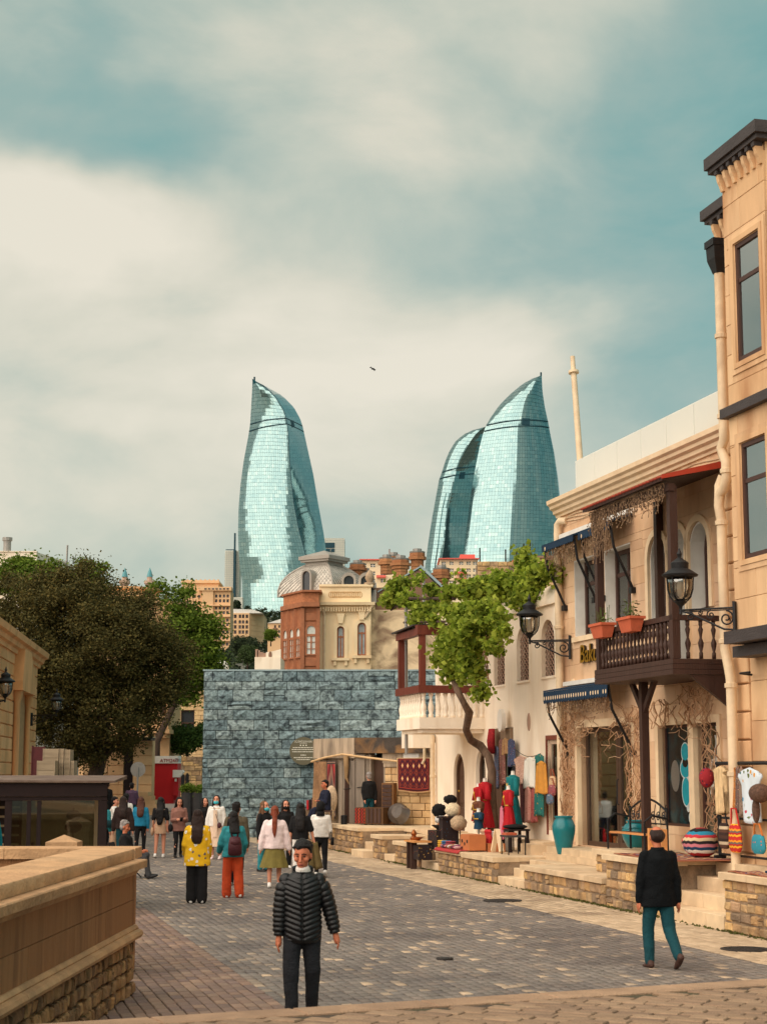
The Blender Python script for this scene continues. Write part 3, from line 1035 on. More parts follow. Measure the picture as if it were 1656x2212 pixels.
for k in range(10):
 x,z = R.uniform(PW2[0]+.25,PW2[1] - .2),R.uniform(2.2,3.1)
 fr.tube([(x+.05*math.sin(i*1.1+k),HT+.143,z+.09*i) for i in range(-3,4)],.012,5)
part(w2,'frost_pattern',fr,m_white)
part(hs,'round_plaque',MB().prism([(-35.87+.11*math.cos(a*.3142),4.3+.11*math.sin(a*.3142)) for a in range(20)],HT - .03,HT),m_trim)
def lettering(root,name,body,x,z,y,size,mat,ext=.02,align='LEFT',label=None,shear=0):
 cu = bpy.data.curves.new(name,'FONT')
 cu.body = body
 cu.size = size
 cu.extrude = ext
 cu.shear = shear
 cu.align_x = align
 cu.materials.append(mat)
 tmp = bpy.data.objects.new('text',cu)
 COL.objects.link(tmp)
 dg = bpy.context.evaluated_depsgraph_get()
 me = bpy.data.meshes.new_from_object(tmp.evaluated_get(dg))
 bpy.data.objects.remove(tmp)
 o = bpy.data.objects.new(name,me)
 COL.objects.link(o)
 o.parent = root
 off = OFF[root.name]
 o.location = (x - off[0],y - off[1],z - off[2])
 o.rotation_euler = (math.radians(90),0,0)
 return tag(o,label=label)
m_letter = M('letter_side',[(44,36,26)],rough=0.4,var=0.1,bump=0)
lettering(hs,'sign_back','Baku',-35.3,4.72,HT - .045,.56,m_letter,.03,shear=.1)
lettering(hs,'sign_lettering','Baku',-35.27,4.72,HT - .085,.56,m_gold,.004,shear=.1)
lettering(hs,'sign_lettering','B',-34.42,4.38,HT - .04,.2,m_letter,.015)
# cables strung under the cornice
cb = MB()
for k,dz in enumerate((0,.05,.1)):
 cb.tube([(HX0+.2+i*.45,HT - .02,8.02 - dz*.7+.05*math.sin(i*.9+k) - .0) for i in range(20)],.012,4)
part(hs,'cables',cb,m_pipe)
# ------------------------------------------------------------ balcony (part of the house, its own things on it)
BX0,BX1,BT = -30.9,-27.2,11.88
floor = MB()
for k in range(3):
 floor.box(BX0,BX1,BT+.002*k,HT - .003,4.03+k*.09,4.03+k*.09+.084)
bal = part(hs,'balcony',floor,m_wood)
def post(x,y,z0,z1,w_=.13):
 return MB().box(x - w_/2,x+w_/2,y - w_/2,y+w_/2,z0,z1)
for (x,y,z0,z1) in ((BX0+.1,BT+.1,4.3,7.38),(BX1 - .1,BT+.1,4.3,7.3),(BX0+.1,HT - .08,4.3,7.6),(-30.0,12.5,.52,4.03)):
 part(bal,'post',post(x,y,z0,z1,.14),m_wood)
part(bal,'bracket',MB().prism([(-30.6,4.02),(-30.45,4.02),(-30.06,3.6),(-30.06,3.45)],12.46,12.54).prism([(-29.4,4.02),(-29.55,4.02),(-29.94,3.6),(-29.94,3.45)],12.46,12.54).prismx([(HT,4.02),(12.2,4.02),(HT,3.2)],BX1 - .12,BX1 - .02),m_wood)
part(bal,'rail',MB().box(BX0+.02,BX1 - .02,BT+.03,BT+.13,4.96,5.05).box(BX1 - .14,BX1 - .04,BT+.13,HT,4.96,5.05).box(BX0+.04,BX0+.14,BT+.13,HT,4.96,5.05),m_wood)
bprof = [(.035,0),(.035,.1),(.022,.12),(.045,.22),(.05,.27),(.02,.36),(.028,.42),(.045,.5),(.024,.55),(.035,.58),(.035,.655)]
bme = MB().lathe(bprof,(0,0,0),10).mesh('baluster',m_wood,smooth=True)
nb = 19
for k in range(nb):
 x = BX0+.28+(BX1 - BX0 - .56)*k/(nb - 1)
 inst(bal,'baluster',bme,(x,BT+.08,4.303))
for k in range(5):
 inst(bal,'baluster',bme,(BX1 - .09,BT+.33+k*.24,4.303))
# roof: planks below, sheet above with a scalloped tile edge
rz0,rz1 = 7.36,7.74
part(bal,'roof',MB().add([(BX0 - .12,BT - .14,rz0),(BX1+.06,BT - .14,rz0),(BX1+.06,HT - .002,rz1),(BX0 - .12,HT - .002,rz1),(BX0 - .12,BT - .14,rz0+.06),(BX1+.06,BT - .14,rz0+.06),(BX1+.06,HT - .002,rz1+.06),(BX0 - .12,HT - .002,rz1+.06)],[(0,3,2,1),(4,5,6,7),(0,1,5,4),(1,2,6,5),(2,3,7,6),(3,0,4,7)]),m_wood)
part(bal,'side_board',MB().add([(BX1+.062,BT - .15,rz0+.03),(BX1+.09,BT - .15,rz0+.03),(BX1+.09,HT,rz1 - .02),(BX1+.062,HT,rz1 - .02),(BX1+.062,BT - .15,rz0+.1),(BX1+.09,BT - .15,rz0+.1),(BX1+.09,HT,rz1+.12),(BX1+.062,HT,rz1+.12)],[(0,3,2,1),(4,5,6,7),(0,1,5,4),(1,2,6,5),(2,3,7,6),(3,0,4,7)]),M('red_sheet',[(176,62,40)],rough=.6,var=.1))
part(bal,'eaves_beam',MB().box(BX0,BX1,BT+.0,BT+.12,7.2,7.33),m_wood)
tl = MB()
nt_ = 24
for k in range(nt_):
 x = BX0 - .12+(BX1 - BX0+.18)*(k+.5)/nt_
 tl.tube([(x,BT - .2,rz0+.055),(x,BT+.5,rz0+.215),(x,HT,rz1+.07)],.036,8,sq=.6)
part(bal,'tile_rows',tl,m_redtile,smooth=True)
# icicle light strings under eaves and awnings
def icicles(root,x0,x1,y,ztop,lmin,lmax,n,seed,ends=0):
 rr = random.Random(seed)
 m = MB()
 m.tube([(x0+(x1 - x0)*i/12,y,ztop - .02*math.sin(i*2.1)) for i in range(13)],.012,4)
 for k in range(n):
  x = x0+(x1 - x0)*(k+rr.random())/n
  l = rr.uniform(lmin,lmax)
  pts = []
  for i in range(7):
   pts.append((x+rr.uniform(-.035,.035),y+rr.uniform(-.03,.03),ztop - l*i/6))
  m.tube(pts,.0062,3,cap=False)
  for i in range(5):
   p = pts[rr.randrange(1,7)]
   m.ball((p[0]+rr.uniform(-.02,.02),p[1],p[2]+rr.uniform(-.04,.04)),.016,4,3)
 return part(root,'icicle_lights',m,m_string,kind='stuff')
icicles(bal,BX0+.02,BX1 - .1,BT - .05,7.34,.2,.5,90,1)
icicles(bal,BX0+.05,BX0+.9,BT - .03,7.3,.55,.95,34,2)
# flower boxes hung on the rail
for i,(x,lab) in enumerate(((-30.15,'terracotta flower box with sparse seedlings at the far end of the balcony rail'),(-28.75,'terracotta flower box with a bushy green plant on the middle of the balcony rail'))):
 fb = thing('flower_box',lab,'planter',(x,BT - .12,4.9),'S','flower boxes on the balcony rail')
 part(fb,'trough',MB().add([(x - .24,BT - .2,4.86),(x+.24,BT - .2,4.86),(x+.24,BT - .02,4.86),(x - .24,BT - .02,4.86),(x - .31,BT - .25,5.1),(x+.31,BT - .25,5.1),(x+.31,BT+.02,5.1),(x - .31,BT+.02,5.1)],[(0,3,2,1),(4,5,6,7),(0,1,5,4),(1,2,6,5),(2,3,7,6),(3,0,4,7)]).box(x - .33,x+.33,BT - .27,BT+.04,5.08,5.13),m_terra)
 lv = MB()
 rr = random.Random(i+4)
 for k in range(140 if i else 60):
  p = Vector((x+rr.gauss(0,.15),BT - .12+rr.gauss(0,.06),5.13+abs(rr.gauss(0,.13 if i else .09))))
  a,b = rr.uniform(0,6.28),rr.uniform(.02,.045)
  d1_,d2_ = Vector((math.cos(a),math.sin(a),rr.uniform(-.5,.7)))*b,Vector((-math.sin(a),math.cos(a),rr.uniform(-.3,.5)))*b*.6
  lv.add([p - d1_,p+d2_,p+d1_,p - d2_],[(0,1,2,3)])
 for k in range(9):
  a = rr.gauss(0,.16)
  lv.tube([(x+a,BT - .12,5.1),(x+a*1.2+rr.uniform(-.05,.05),BT - .13,5.3+rr.random()*.16)],.006,3)
 part(fb,'plant',lv,M('box_leaf',[(74,92,40),(96,112,50),(60,78,36)],rough=.8,var=.3))
# awnings
def awning(label,x0,x1,z,out,drop,valance,seed,arms=True,fringe=True,grp='navy awnings of the sandstone house'):
 a = thing('awning',label,'awning',((x0+x1)/2,HT,z),'S',grp)
 y1_ = HT - .03
 y0_ = HT - out
 part(a,'canopy',MB().add([(x0,y0_,z - drop),(x1,y0_,z - drop),(x1,y1_,z),(x0,y1_,z),(x0,y0_,z - drop+.03),(x1,y0_,z - drop+.03),(x1,y1_,z+.03),(x0,y1_,z+.03)],[(0,3,2,1),(4,5,6,7),(0,1,5,4),(1,2,6,5),(2,3,7,6),(3,0,4,7)]),m_navy)
 part(a,'cassette',MB().box(x0 - .02,x1+.02,y1_ - .1,y1_+.028,z+.035,z+.13),m_white)
 n = int((x1 - x0)/.14)
 v = MB()
 for k in range(n):
  p,q = x0+(x1 - x0)*k/n,x0+(x1 - x0)*(k+1)/n
  v.prism([(p,z - drop - .002),(p,z - drop - valance*.8),(p+(q - p)*.3,z - drop - valance),(p+(q - p)*.7,z - drop - valance),(q,z - drop - valance*.8),(q,z - drop - .002)],y0_,y0_+.012)
 part(a,'valance',v,m_navy)
 dcor = MB()
 rr = random.Random(seed)
 for k in range(n):
  p = x0+(x1 - x0)*(k+.5)/n
  if rr.random() < (.85 if valance > .2 else 0.0) or k == 1:
   dcor.prism(disc(p,z - drop - valance*.55,.028,.045,0,10),y0_ - .004,y0_ - .001)
 part(a,'valance_print',dcor,m_trim)
 if arms:
  for x in (x0+.06,x1 - .06):
   part(a,'arm',MB().tube([(x,y0_+.05,z - drop),(x,y0_+.12,z - drop - .5),(x,HT - .03,z - drop - 1.35)],.03,6).cbox((x,HT - .05,z - drop - 1.38),(.14,.1,.12)),m_black)
 if fringe:
  icicles(a,x0+.05,x1 - .05,y0_+.06,z - drop - .03,.15,.55,int((x1 - x0)*26),seed)
 return a
awning('small navy awning above the first upper window of the sandstone house',-36.3,-34.3,7.55,.55,.16,.13,11)
awning('small navy awning above the second upper window, half hidden by the balcony',-34.0,-32.2,7.55,.55,.16,.16,12)
awning('wide navy awning with a printed valance over the glass shop door',-36.2,-32.35,4.22,.6,.1,.26,13)
# glass rail on the roof, furniture behind it
m_frost = bpy.data.materials.new('frosted_rail')
m_frost.use_nodes = True
_t = m_frost.node_tree
_t.nodes.remove(_t.nodes['Principled BSDF'])
_d,_tr,_tl,_mx,_m2 = (_t.nodes.new(x) for x in ('ShaderNodeBsdfDiffuse','ShaderNodeBsdfTransparent','ShaderNodeBsdfTranslucent','ShaderNodeMixShader','ShaderNodeMixShader'))
_d.inputs[0].default_value = lin((246,246,240))
_tl.inputs[0].default_value = lin((246,246,240))
_m2.inputs[0].default_value = .4
_t.links.new(_d.outputs[0],_m2.inputs[1])
_t.links.new(_tl.outputs[0],_m2.inputs[2])
_mx.inputs[0].default_value = .86
_t.links.new(_tr.outputs[0],_mx.inputs[1])
_t.links.new(_m2.outputs[0],_mx.inputs[2])
_t.links.new(_mx.outputs[0],_t.nodes['Material Output'].inputs[0])
gr = thing('glass_railing','frosted glass rail panels along the roof edge of the sandstone house','railing',(-32,13.9,8.43),'S')
edges = [-37.15,-35.9,-34.55,-33.2,-31.85,-30.5,-29.2,-27.6]
for a,b in zip(edges,edges[1:]):
 part(gr,'glass_panel',MB().box(a+.012,b - .012,13.9,13.915,8.44,9.55),m_frost)
part(gr,'base_rail',MB().box(-37.15,-27.6,13.86,13.95,8.40,8.47),m_white)
m_rat = M('rattan',[(150,144,130)],rough=.9,var=.2,scale=20)
bn = thing('roof_bench','slatted metal bench on the roof seen through the frosted glass','bench',(-32.9,14.6,8.42),'S')
x0_,x1_ = -34.3,-31.6
part(bn,'backrest',MB().tube([(x0_,14.7,8.45),(x0_,14.75,9.25),(x1_,14.75,9.25),(x1_,14.7,8.45)],.03,6),m_black)
for k in range(9):
 x = x0_+(x1_ - x0_)*(k+1)/10
 part(bn,'slat',MB().tube([(x,14.72,8.85),(x,14.75,9.25)],.018,5),m_black)
part(bn,'seat',MB().box(x0_,x1_,14.2,14.7,8.82,8.87),m_black)
part(bn,'leg',MB().box(x0_,x0_+.06,14.2,14.26,8.42,8.82).box(x1_ - .06,x1_,14.2,14.26,8.42,8.82),m_black)
ac = thing('roof_armchair','rattan armchair on the roof seen through the frosted glass','armchair',(-29.9,14.6,8.42),'S')
part(ac,'seat',MB().box(-30.6,-29.5,14.2,15.0,8.5,8.85),m_rat)
part(ac,'backrest',MB().prism([(-29.62,8.86),(-29.1,8.86),(-28.95,9.42),(-29.7,9.36)],14.2,15.0),m_rat)
part(ac,'armrest',MB().box(-30.3,-29.63,14.2,14.36,8.86,9.12),m_rat)
# tall pole on the roof
po = MB().tube([(-38.15,14.5,8.0),(-38.75,14.5,12.1)],[.085,.07],12).tube([(-38.745,14.5,12.06),(-38.755,14.5,12.12)],[.13,.13],12).tube([(-38.76,14.5,12.12),(-38.81,14.5,12.5)],[.06,.058],12)
solo('flagpole',po,m_pipe,'tall cream pole with a collar near its top, leaning over the house roofs','pole',(-38.15,14.5,8.0),'S',smooth=40)
# drain pipes
def drainpipe(label,pts,r=.075,collars=(),mat=None):
 p0 = pts[-1]
 t = thing('drainpipe',label,'drainpipe',p0,'S','cream drainpipes on the house corners')
 part(t,'pipe',MB().tube(pts,r,12),mat or m_pipe,smooth=50)
 for (x,y,z) in collars:
  part(t,'collar',MB().lathe([(r,0),(r+.022,.01),(r+.022,.07),(r,.08)],(x,y,z),12),m_pipe)
 return t
px = -36.42
drainpipe('cream drainpipe where the sandstone house meets the white house',[(px+.3,HT,7.98),(px+.1,HT - .1,8.0),(px+.02,HT - .13,7.92),(px,HT - .13,7.7),(px,HT - .13,5.5),(px,HT - .13,3),(px,HT - .13,.55)],.085,[(px,HT - .13,7.35),(px,HT - .13,5.55),(px,HT - .13,3.3)])
# ============================================================ white plaster house with lattice windows
m_plast = M('cream_plaster',[(250,234,212)],rough=0.9,var=0.06,scale=1.4,bump=0.18,bscale=26,stain=((214,184,150),.45,.8),stretch=(1.4,1.4,.35))
m_lat = M('lattice_stone',[(170,136,116)],rough=0.85,var=0.1)
m_bdoor = M('brown_door',[(86,60,44)],rough=0.6,var=0.2,scale=6,stretch=(1,1,.15))
WT = 13.35
wh = thing('white_house','cream plaster house with three lattice windows, an arched door and grapevine','house',(-42,WT,.5),'S')
L3,L2,L1 = (-38.13,-37.24,4.56,5.88),(-39.96,-39.06,4.55,5.86),(-41.79,-40.92,4.53,5.8)
D1_,D2_,D3_,DD = (-45.49,-44.48,.8,2.86),(-43.44,-42.6,.8,2.92),(-37.8,-37.02,1.05,3.1),(-42.05,-40.3,.8,3.45)
hl = [L1,L2,L3,D1_,D2_,D3_,DD]
wall_core(wh,-47.3,HX0 - .02,.4,6.3,WT,WT+.4,hl,m_plast)
part(wh,'parapet',MB().prismx([(WT - .1,6.2),(WT - .12,6.3),(WT - .06,6.5),(WT+.06,6.66),(WT+.3,6.7),(WT+.42,6.6),(WT+.42,6.302),(WT - .003,6.302),(WT - .003,6.2)],-47.3,HX0 - .02),m_plast,smooth=40)
part(wh,'side_wall',MB().box(-47.3,-47.1,WT+.4,WT+6,.4,6.3).box(HX0 - .22,HX0 - .02,WT+.4,WT+6,.4,6.3),m_plast)
part(wh,'roof',MB().box(-47.3,HX0 - .02,WT+.42,WT+6,6.0,6.1),m_plast)
for h in (L1,L2,L3):
 o = arch(*h)
 spandrels(wh,o,WT+.0,WT+.3,m_plast)
 part(wh,'window_ledge',MB().box(h[0] - .05,h[1]+.05,WT - .03,WT+.1,h[2] - .05,h[2]),m_plast)
 cxh = (h[0]+h[1])/2
 r_ = (h[1] - h[0])/2
 zs = h[3] - r_
 # pierced screen of interlaced wavy bars
 lat = MB()
 nw_ = 5
 for k in range(nw_):
  xb = h[0]+(h[1] - h[0])*(k+.5)/nw_
  zt = h[3] if abs(xb - cxh) < .02 else zs+math.sqrt(max(0,r_*r_ - (xb - cxh) ** 2))
  nseg = 26
  for sgn in (1,-1):
   pts = []
   for i in range(nseg+1):
    z = h[2]+(zt - h[2])*i/nseg
    pts.append((min(h[1] - .01,max(h[0]+.01,xb+sgn*.085*math.sin((z - h[2])*2*math.pi/.26+k*math.pi))),WT+.1,z))
   lat.tube(pts,.0125,4)
 lw = part(wh,'lattice_window',lat,m_lat)
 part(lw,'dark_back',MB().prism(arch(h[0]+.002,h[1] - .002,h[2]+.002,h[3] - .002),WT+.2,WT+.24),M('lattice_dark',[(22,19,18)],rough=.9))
def arched_door(root,h,leafs,name='door',mat=None,glass_=False):
 o = arch(*h,point=.18)
 spandrels(root,o,WT,WT+.3,m_plast)
 d = part(root,name,MB().prism(arch(h[0]+.002,h[1] - .002,h[2],h[3] - .002,point=.18),WT+.14,WT+.2),mat or m_bdoor)
 fr_ = MB().ring(o,arch(h[0]+.09,h[1] - .09,h[2]+.05,h[3] - .1,point=.18),WT+.07,WT+.139)
 part(d,'frame',fr_,mat or m_bdoor)
 pn = MB()
 wd = (h[1] - h[0] - .24)/leafs
 for i in range(leafs):
  x = h[0]+.12+wd*i
  for (za,zb) in ((.12,.62),(.72,1.35)):
   pn.bev(x+.03,x+wd - .03,WT+.115,WT+.139,h[2]+za,h[2]+zb,.02)
 pn.prism(arch(h[0]+.2,h[1] - .2,h[2]+1.45,h[3] - .2,point=.18),WT+.115,WT+.139)
 part(d,'door_panel',pn,mat or m_bdoor)
 part(d,'handle',MB().ball((h[0]+.2,WT+.09,h[2]+1.05),.03,8,6),m_gold)
arched_door(wh,D1_,2)
dd2 = part(wh,'arched_window',MB().ring(arch(*D2_,point=.18),arch(D2_[0]+.07,D2_[1] - .07,D2_[2]+.05,D2_[3] - .08,point=.18),WT+.1,WT+.2).box((D2_[0]+D2_[1])/2 - .03,(D2_[0]+D2_[1])/2+.03,WT+.12,WT+.18,D2_[2],D2_[3] - .1).box(D2_[0]+.06,D2_[1] - .06,WT+.12,WT+.181,2.1,2.18),m_bdoor)
spandrels(wh,arch(*D2_,point=.18),WT,WT+.3,m_plast)
part(dd2,'pane',MB().prism(arch(D2_[0]+.05,D2_[1] - .05,D2_[2]+.05,D2_[3] - .06,point=.18),WT+.15,WT+.16),m_pane)
part(dd2,'room_back',MB().box(D2_[0] - .1,D2_[1]+.1,WT+.42,WT+.46,.8,3.0),m_dark)
m_plank = M('weathered_plank',[(120,98,78),(98,80,66),(140,116,92),(108,90,74)],rough=.9,var=.25,scale=5,stretch=(1,1,.12))
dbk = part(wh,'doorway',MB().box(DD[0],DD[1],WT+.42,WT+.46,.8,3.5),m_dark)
part(dbk,'plank_lintel',MB().box(DD[0]+.02,DD[1] - .02,WT - .05,WT+.1,2.95,3.43),m_plank)
part(wh,'doorway_jamb',MB().box(DD[0],DD[0]+.5,WT+.1,WT+.14,.8,2.94),m_bdoor)
w3 = window(wh,D3_[0],D3_[1],D3_[2],D3_[3],WT+.04,.1,mat=M('pale_frame',[(206,178,152)],rough=.7),curtain=True)
part(w3,'wood_edge',MB().box(D3_[0] - .06,D3_[0],WT - .03,WT+.05,D3_[2] - .1,D3_[3]).box(D3_[0] - .06,D3_[1]+.05,WT - .03,WT+.05,D3_[3],D3_[3]+.1),M('red_wood',[(128,66,48)],rough=.7,var=.2))
part(wh,'oval_plaque',MB().grid(lambda u,v: (-39.1+.12*math.cos(u*6.2832)*math.sin(v*1.5708),WT - .03*math.cos(v*1.5708) - .001,3.55+.22*math.sin(u*6.2832)*math.sin(v*1.5708)),20,5),m_lat)
part(wh,'doorstep',MB().box(-46.2,-44.0,WT - .75,WT - .002,.57,.68).box(-46.0,-44.2,WT - .45,WT - .001,.68,.8),m_slab)
part(wh,'doorstep',MB().box(-38.6,-36.75,WT - .5,WT - .001,.5,.82),m_slab)
part(wh,'plinth',MB().box(-44.4,-38.8,WT - .06,WT - .003,.45,.7),m_plast)
# cables of white plastic along the wall
# ------------------------------------------------------------ its balcony
N0,N1,NT = -44.95,-42.6,11.6
nbz = 3.46
bl = part(wh,'balcony',MB().box(N0,N1,NT,WT - .002,nbz,nbz+.29).box(N0+.12,N1 - .12,NT+.12,WT - .002,nbz - .1,nbz),m_plast)
m_mahog = M('red_brown_wood',[(112,54,40)],rough=.5,var=.2,scale=5,stretch=(1,1,.2),bump=.1)
bz = nbz+.29
wprof = [(.07,0),(.07,.08),(.05,.1),(.075,.2),(.08,.27),(.05,.38),(.038,.46),(.05,.5),(.038,.52),(.055,.56),(.065,.6),(.065,.63)]
wme = MB().lathe(wprof,(0,0,0),12).mesh('baluster',m_plast,smooth=True)
for k in range(9):
 inst(bl,'baluster',wme,(N1 - .12,NT+.14+k*.195,bz))
for k in range(9):
 inst(bl,'baluster',wme,(N1 - .14 - (k+1)*.235,NT+.12,bz))
part(bl,'rail',MB().box(N0 - .03,N1+.03,NT - .03,NT+.2,bz+.63,bz+.82).box(N1 - .2,N1+.03,NT+.2,WT,bz+.63,bz+.82),m_mahog)
for (x,y) in ((N0+.12,NT+.1),(N1 - .1,NT+.1),(N1 - .1,WT - .12)):
 part(bl,'post',post(x,y,bz+.82,bz+2.12,.15),m_mahog)
part(bl,'roof_beam',MB().box(N1 - .22,N1+.02,NT - .05,WT,bz+2.12,bz+2.37).box(N0,N1 - .22,NT - .02,NT+.16,bz+2.12,bz+2.3),m_mahog)
part(bl,'roof_sheet',MB().add([(N0 - .1,NT - .12,bz+2.31),(N1 - .23,NT - .12,bz+2.36),(N1 - .23,WT - .01,bz+2.45),(N0 - .1,WT - .01,bz+2.4),(N0 - .1,NT - .12,bz+2.35),(N1 - .23,NT - .12,bz+2.4),(N1 - .23,WT - .01,bz+2.49),(N0 - .1,WT - .01,bz+2.44)],[(0,3,2,1),(4,5,6,7),(0,1,5,4),(1,2,6,5),(2,3,7,6),(3,0,4,7)]),M('dark_sheet',[(70,62,60)],rough=.5,metal=.4))
part(bl,'grey_shutter',MB().box(-42.35,-42.25,WT - .06,WT - .01,4.4,5.1),M('grey_shutter',[(170,160,160)],rough=.6))
# pipes and plank siding at its far corner
drainpipe('cream drainpipe running down the plank siding beside the carpet shed',[(-47.2,WT - .12,3.4),(-47.2,WT - .12,2),(-47.2,WT - .12,.8)],.07,[(-47.2,WT - .12,2.2)])
sid = thing('siding_panel','narrow strip of cream horizontal boards between shed and white house','siding',(-48,WT+.2,.8),'S')
for k in range(13):
 part(sid,'board',MB().prismx([(WT+.2,.8+k*.18),(WT+.16,.8+k*.18),(WT+.2,.8+k*.18+.172)],-48.4,-47.32),m_plast)
part(sid,'backing',MB().box(-48.4,-47.31,WT+.205,WT+.5,.8,3.2),m_plast)
cbx = MB().box(-49.4,-48.1,12.9,13.5,3.05,3.62).box(-49.45,-48.05,12.85,13.55,3.62,3.66)
solo('cream_box_beam',cbx,m_plast,'cream boxed beam end sticking out below the white balcony','beam',(-48.7,13.2,3.05),'S')
# ============================================================ tall sandstone house at the right edge
m_rsand = M('warm_sandstone',[(226,186,142),(234,196,152),(212,170,126),(228,190,148),(216,178,138)],rough=.85,var=.10,scale=2.2,bump=.15,bscale=70,stain=((164,106,62),.65,.8),stretch=(1.2,1.2,.3))
m_slate = M('slate_wood',[(66,60,60)],rough=.6,var=.2,scale=5,stretch=(.3,1,1),bump=.2)
rb = thing('corner_house','tall sandstone house with bracketed dark eaves at the right edge','house',(-24,12.7,.5),'S')
ST,BAY = 12.7,12.2
part(rb,'wall',MB().box(-26.72,-16,ST+.05,18,.4,11.9),m_rsand)
bh = [(-25.0,-24.1,8.98,10.95),(-25.0,-24.1,5.75,7.62)]
wall_core(rb,-25.4,-23.9,4.62,12.4,BAY+.05,BAY+.3,bh,m_rsand,'bay_wall')
clad(rb,-25.4,-23.9,4.62,12.2,BAY,bh,m_rsand,course=.5,bw=.9,seed=8)
part(rb,'bay_side',MB().box(-25.4,-25.1,BAY+.3,ST+.05,4.62,12.4).box(-24.2,-23.9,BAY+.3,ST+.05,4.62,12.4),m_rsand)
part(rb,'bay_back',MB().box(-25.1,-24.2,ST+.0,ST+.04,4.62,12.4),m_dark)
for h in bh:
 window(rb,h[0],h[1],h[2],h[3],BAY+.005,.07,trans=[h[3] - .62],curtain=True,curt=M('pale_blind',[(240,240,232)],var=.05),pane=glass('bright_pane',(235,240,240),alpha=.35))
 for e,y in ((.19,BAY - .02),(.1,BAY - .035)):
  part(rb,'window_surround',MB().ring([(h[0] - e,h[2] - e),(h[1]+e,h[2] - e),(h[1]+e,h[3]+e),(h[0] - e,h[3]+e)],[(h[0] - e+.085,h[2] - e+.085),(h[1]+e - .085,h[2] - e+.085),(h[1]+e - .085,h[3]+e - .085),(h[0] - e+.085,h[3]+e - .085)],y,BAY+.06),m_rsand)
# rusticated corner strip, deep joints
for k in range(8):
 z = 0.6+k*.46
 part(rb,'quoin',MB().bev(-26.7,-25.98,ST - .03,ST+.05,z+.014,z+.446,.02),m_rsand)
for k in range(7):
 z = 4.95+k*.46
 part(rb,'quoin',MB().bev(-26.7,-26.25,ST - .03,ST+.05,z+.014,z+.446,.02),m_rsand)
for k in range(6):
 z = 8.4+k*.5
 part(rb,'quoin',MB().bev(-26.7,-25.42,ST - .01,ST+.05,z+.004,z+.496,.006),m_rsand)
clad(rb,-25.95,-17,.6,4.5,ST,[(-22.5,-21.4,.6,3.4)],m_rsand,course=.7,bw=1.1,seed=9)
clad(rb,-26.25,-25.42,4.95,8.1,ST,[],m_rsand,course=.5,bw=.9,seed=19)
# dark timber bands and eaves
part(rb,'timber_band',MB().box(-25.5,-23.75,BAY - .12,ST,8.12,8.28),m_slate)
part(rb,'timber_band',MB().box(-25.55,-23.7,BAY - .14,ST,4.42,4.62).box(-25.75,-17,BAY+.1,ST - .01,4.22,4.40),m_slate)
part(rb,'eaves_board',MB().box(-25.62,-23.7,BAY - .22,ST+.05,12.42,12.62).box(-25.58,-23.76,BAY - .17,ST+.05,12.34,12.42),m_slate)
part(rb,'eaves_board',MB().box(-26.95,-25.42,ST - .2,ST+.6,12.0,12.18).box(-26.9,-25.42,ST - .14,ST+.6,11.93,12.0),m_slate)
cor = MB().prismx([(.02,.0),(-.04,.0),(-.07,.1),(-.1,.16),(-.13,.3),(.02,.3)],-.045,.045)
cme = cor.mesh('corbel',m_rsand)
cdk = MB().box(-.05,.05,-.15,0,.3,.38).mesh('corbel_block',m_slate)
for k in range(7):
 inst(rb,'corbel',cme,(-25.33+k*.23,BAY,11.98))
 inst(rb,'corbel_block',cdk,(-25.33+k*.23,BAY,11.96))
for k in range(4):
 inst(rb,'corbel',cme,(-26.62+k*.3,ST - .01,11.58))
 inst(rb,'corbel_block',cdk,(-26.62+k*.3,ST,11.55))
side_bm = MB().box(-23.75,-23.68,BAY+.0,BAY+.14,4.7,11.4)
part(rb,'corner_post',side_bm,m_slate)
part(rb,'side_window',MB().box(-23.898,-23.84,BAY+.2,ST,8.6,11.4),m_frame)
# rain hopper and the jointed downpipe
hp = thing('drainpipe','long downpipe with a black rain hopper and bent joints at the tall house','drainpipe',(-26.55,ST - .14,.6),'S','cream drainpipes on the house corners')
hx_,hy_ = -26.24,ST - .2
part(hp,'hopper',MB().prismz([(hx_ - .2,hy_ - .17),(hx_+.16,hy_ - .17),(hx_+.16,hy_+.15),(hx_ - .2,hy_+.15)],11.32,11.44).add([(hx_ - .08,hy_ - .08,10.85),(hx_+.08,hy_ - .08,10.85),(hx_+.08,hy_+.08,10.85),(hx_ - .08,hy_+.08,10.85),(hx_ - .17,hy_ - .14,11.1),(hx_+.14,hy_ - .14,11.1),(hx_+.14,hy_+.14,11.1),(hx_ - .17,hy_+.14,11.1),(hx_ - .18,hy_ - .15,11.319),(hx_+.15,hy_ - .15,11.319),(hx_+.15,hy_+.14,11.319),(hx_ - .18,hy_+.14,11.319)],[(0,3,2,1),(0,1,5,4),(1,2,6,5),(2,3,7,6),(3,0,4,7),(4,5,9,8),(5,6,10,9),(6,7,11,10),(7,4,8,11)]),m_black)
xp,yp = -26.24,ST - .2
part(hp,'pipe',MB().tube([(xp,yp,10.85),(xp,yp,9.5),(xp,yp,8.15),(xp,yp,7.95),(xp - .12,yp,7.82),(xp - .05,yp,7.68),(xp+.05,yp,7.55),(xp+.05,yp,7.3),(xp - .05,yp,7.12),(xp - .22,yp,7.05),(xp - .24,yp - .02,6.85),(xp - .2,yp,6.6),(xp - .2,yp,4.4),(xp - .08,yp,4.1),(xp - .02,yp,3.9),(xp - .02,yp,.6)],.085,12),m_pipe,smooth=60)
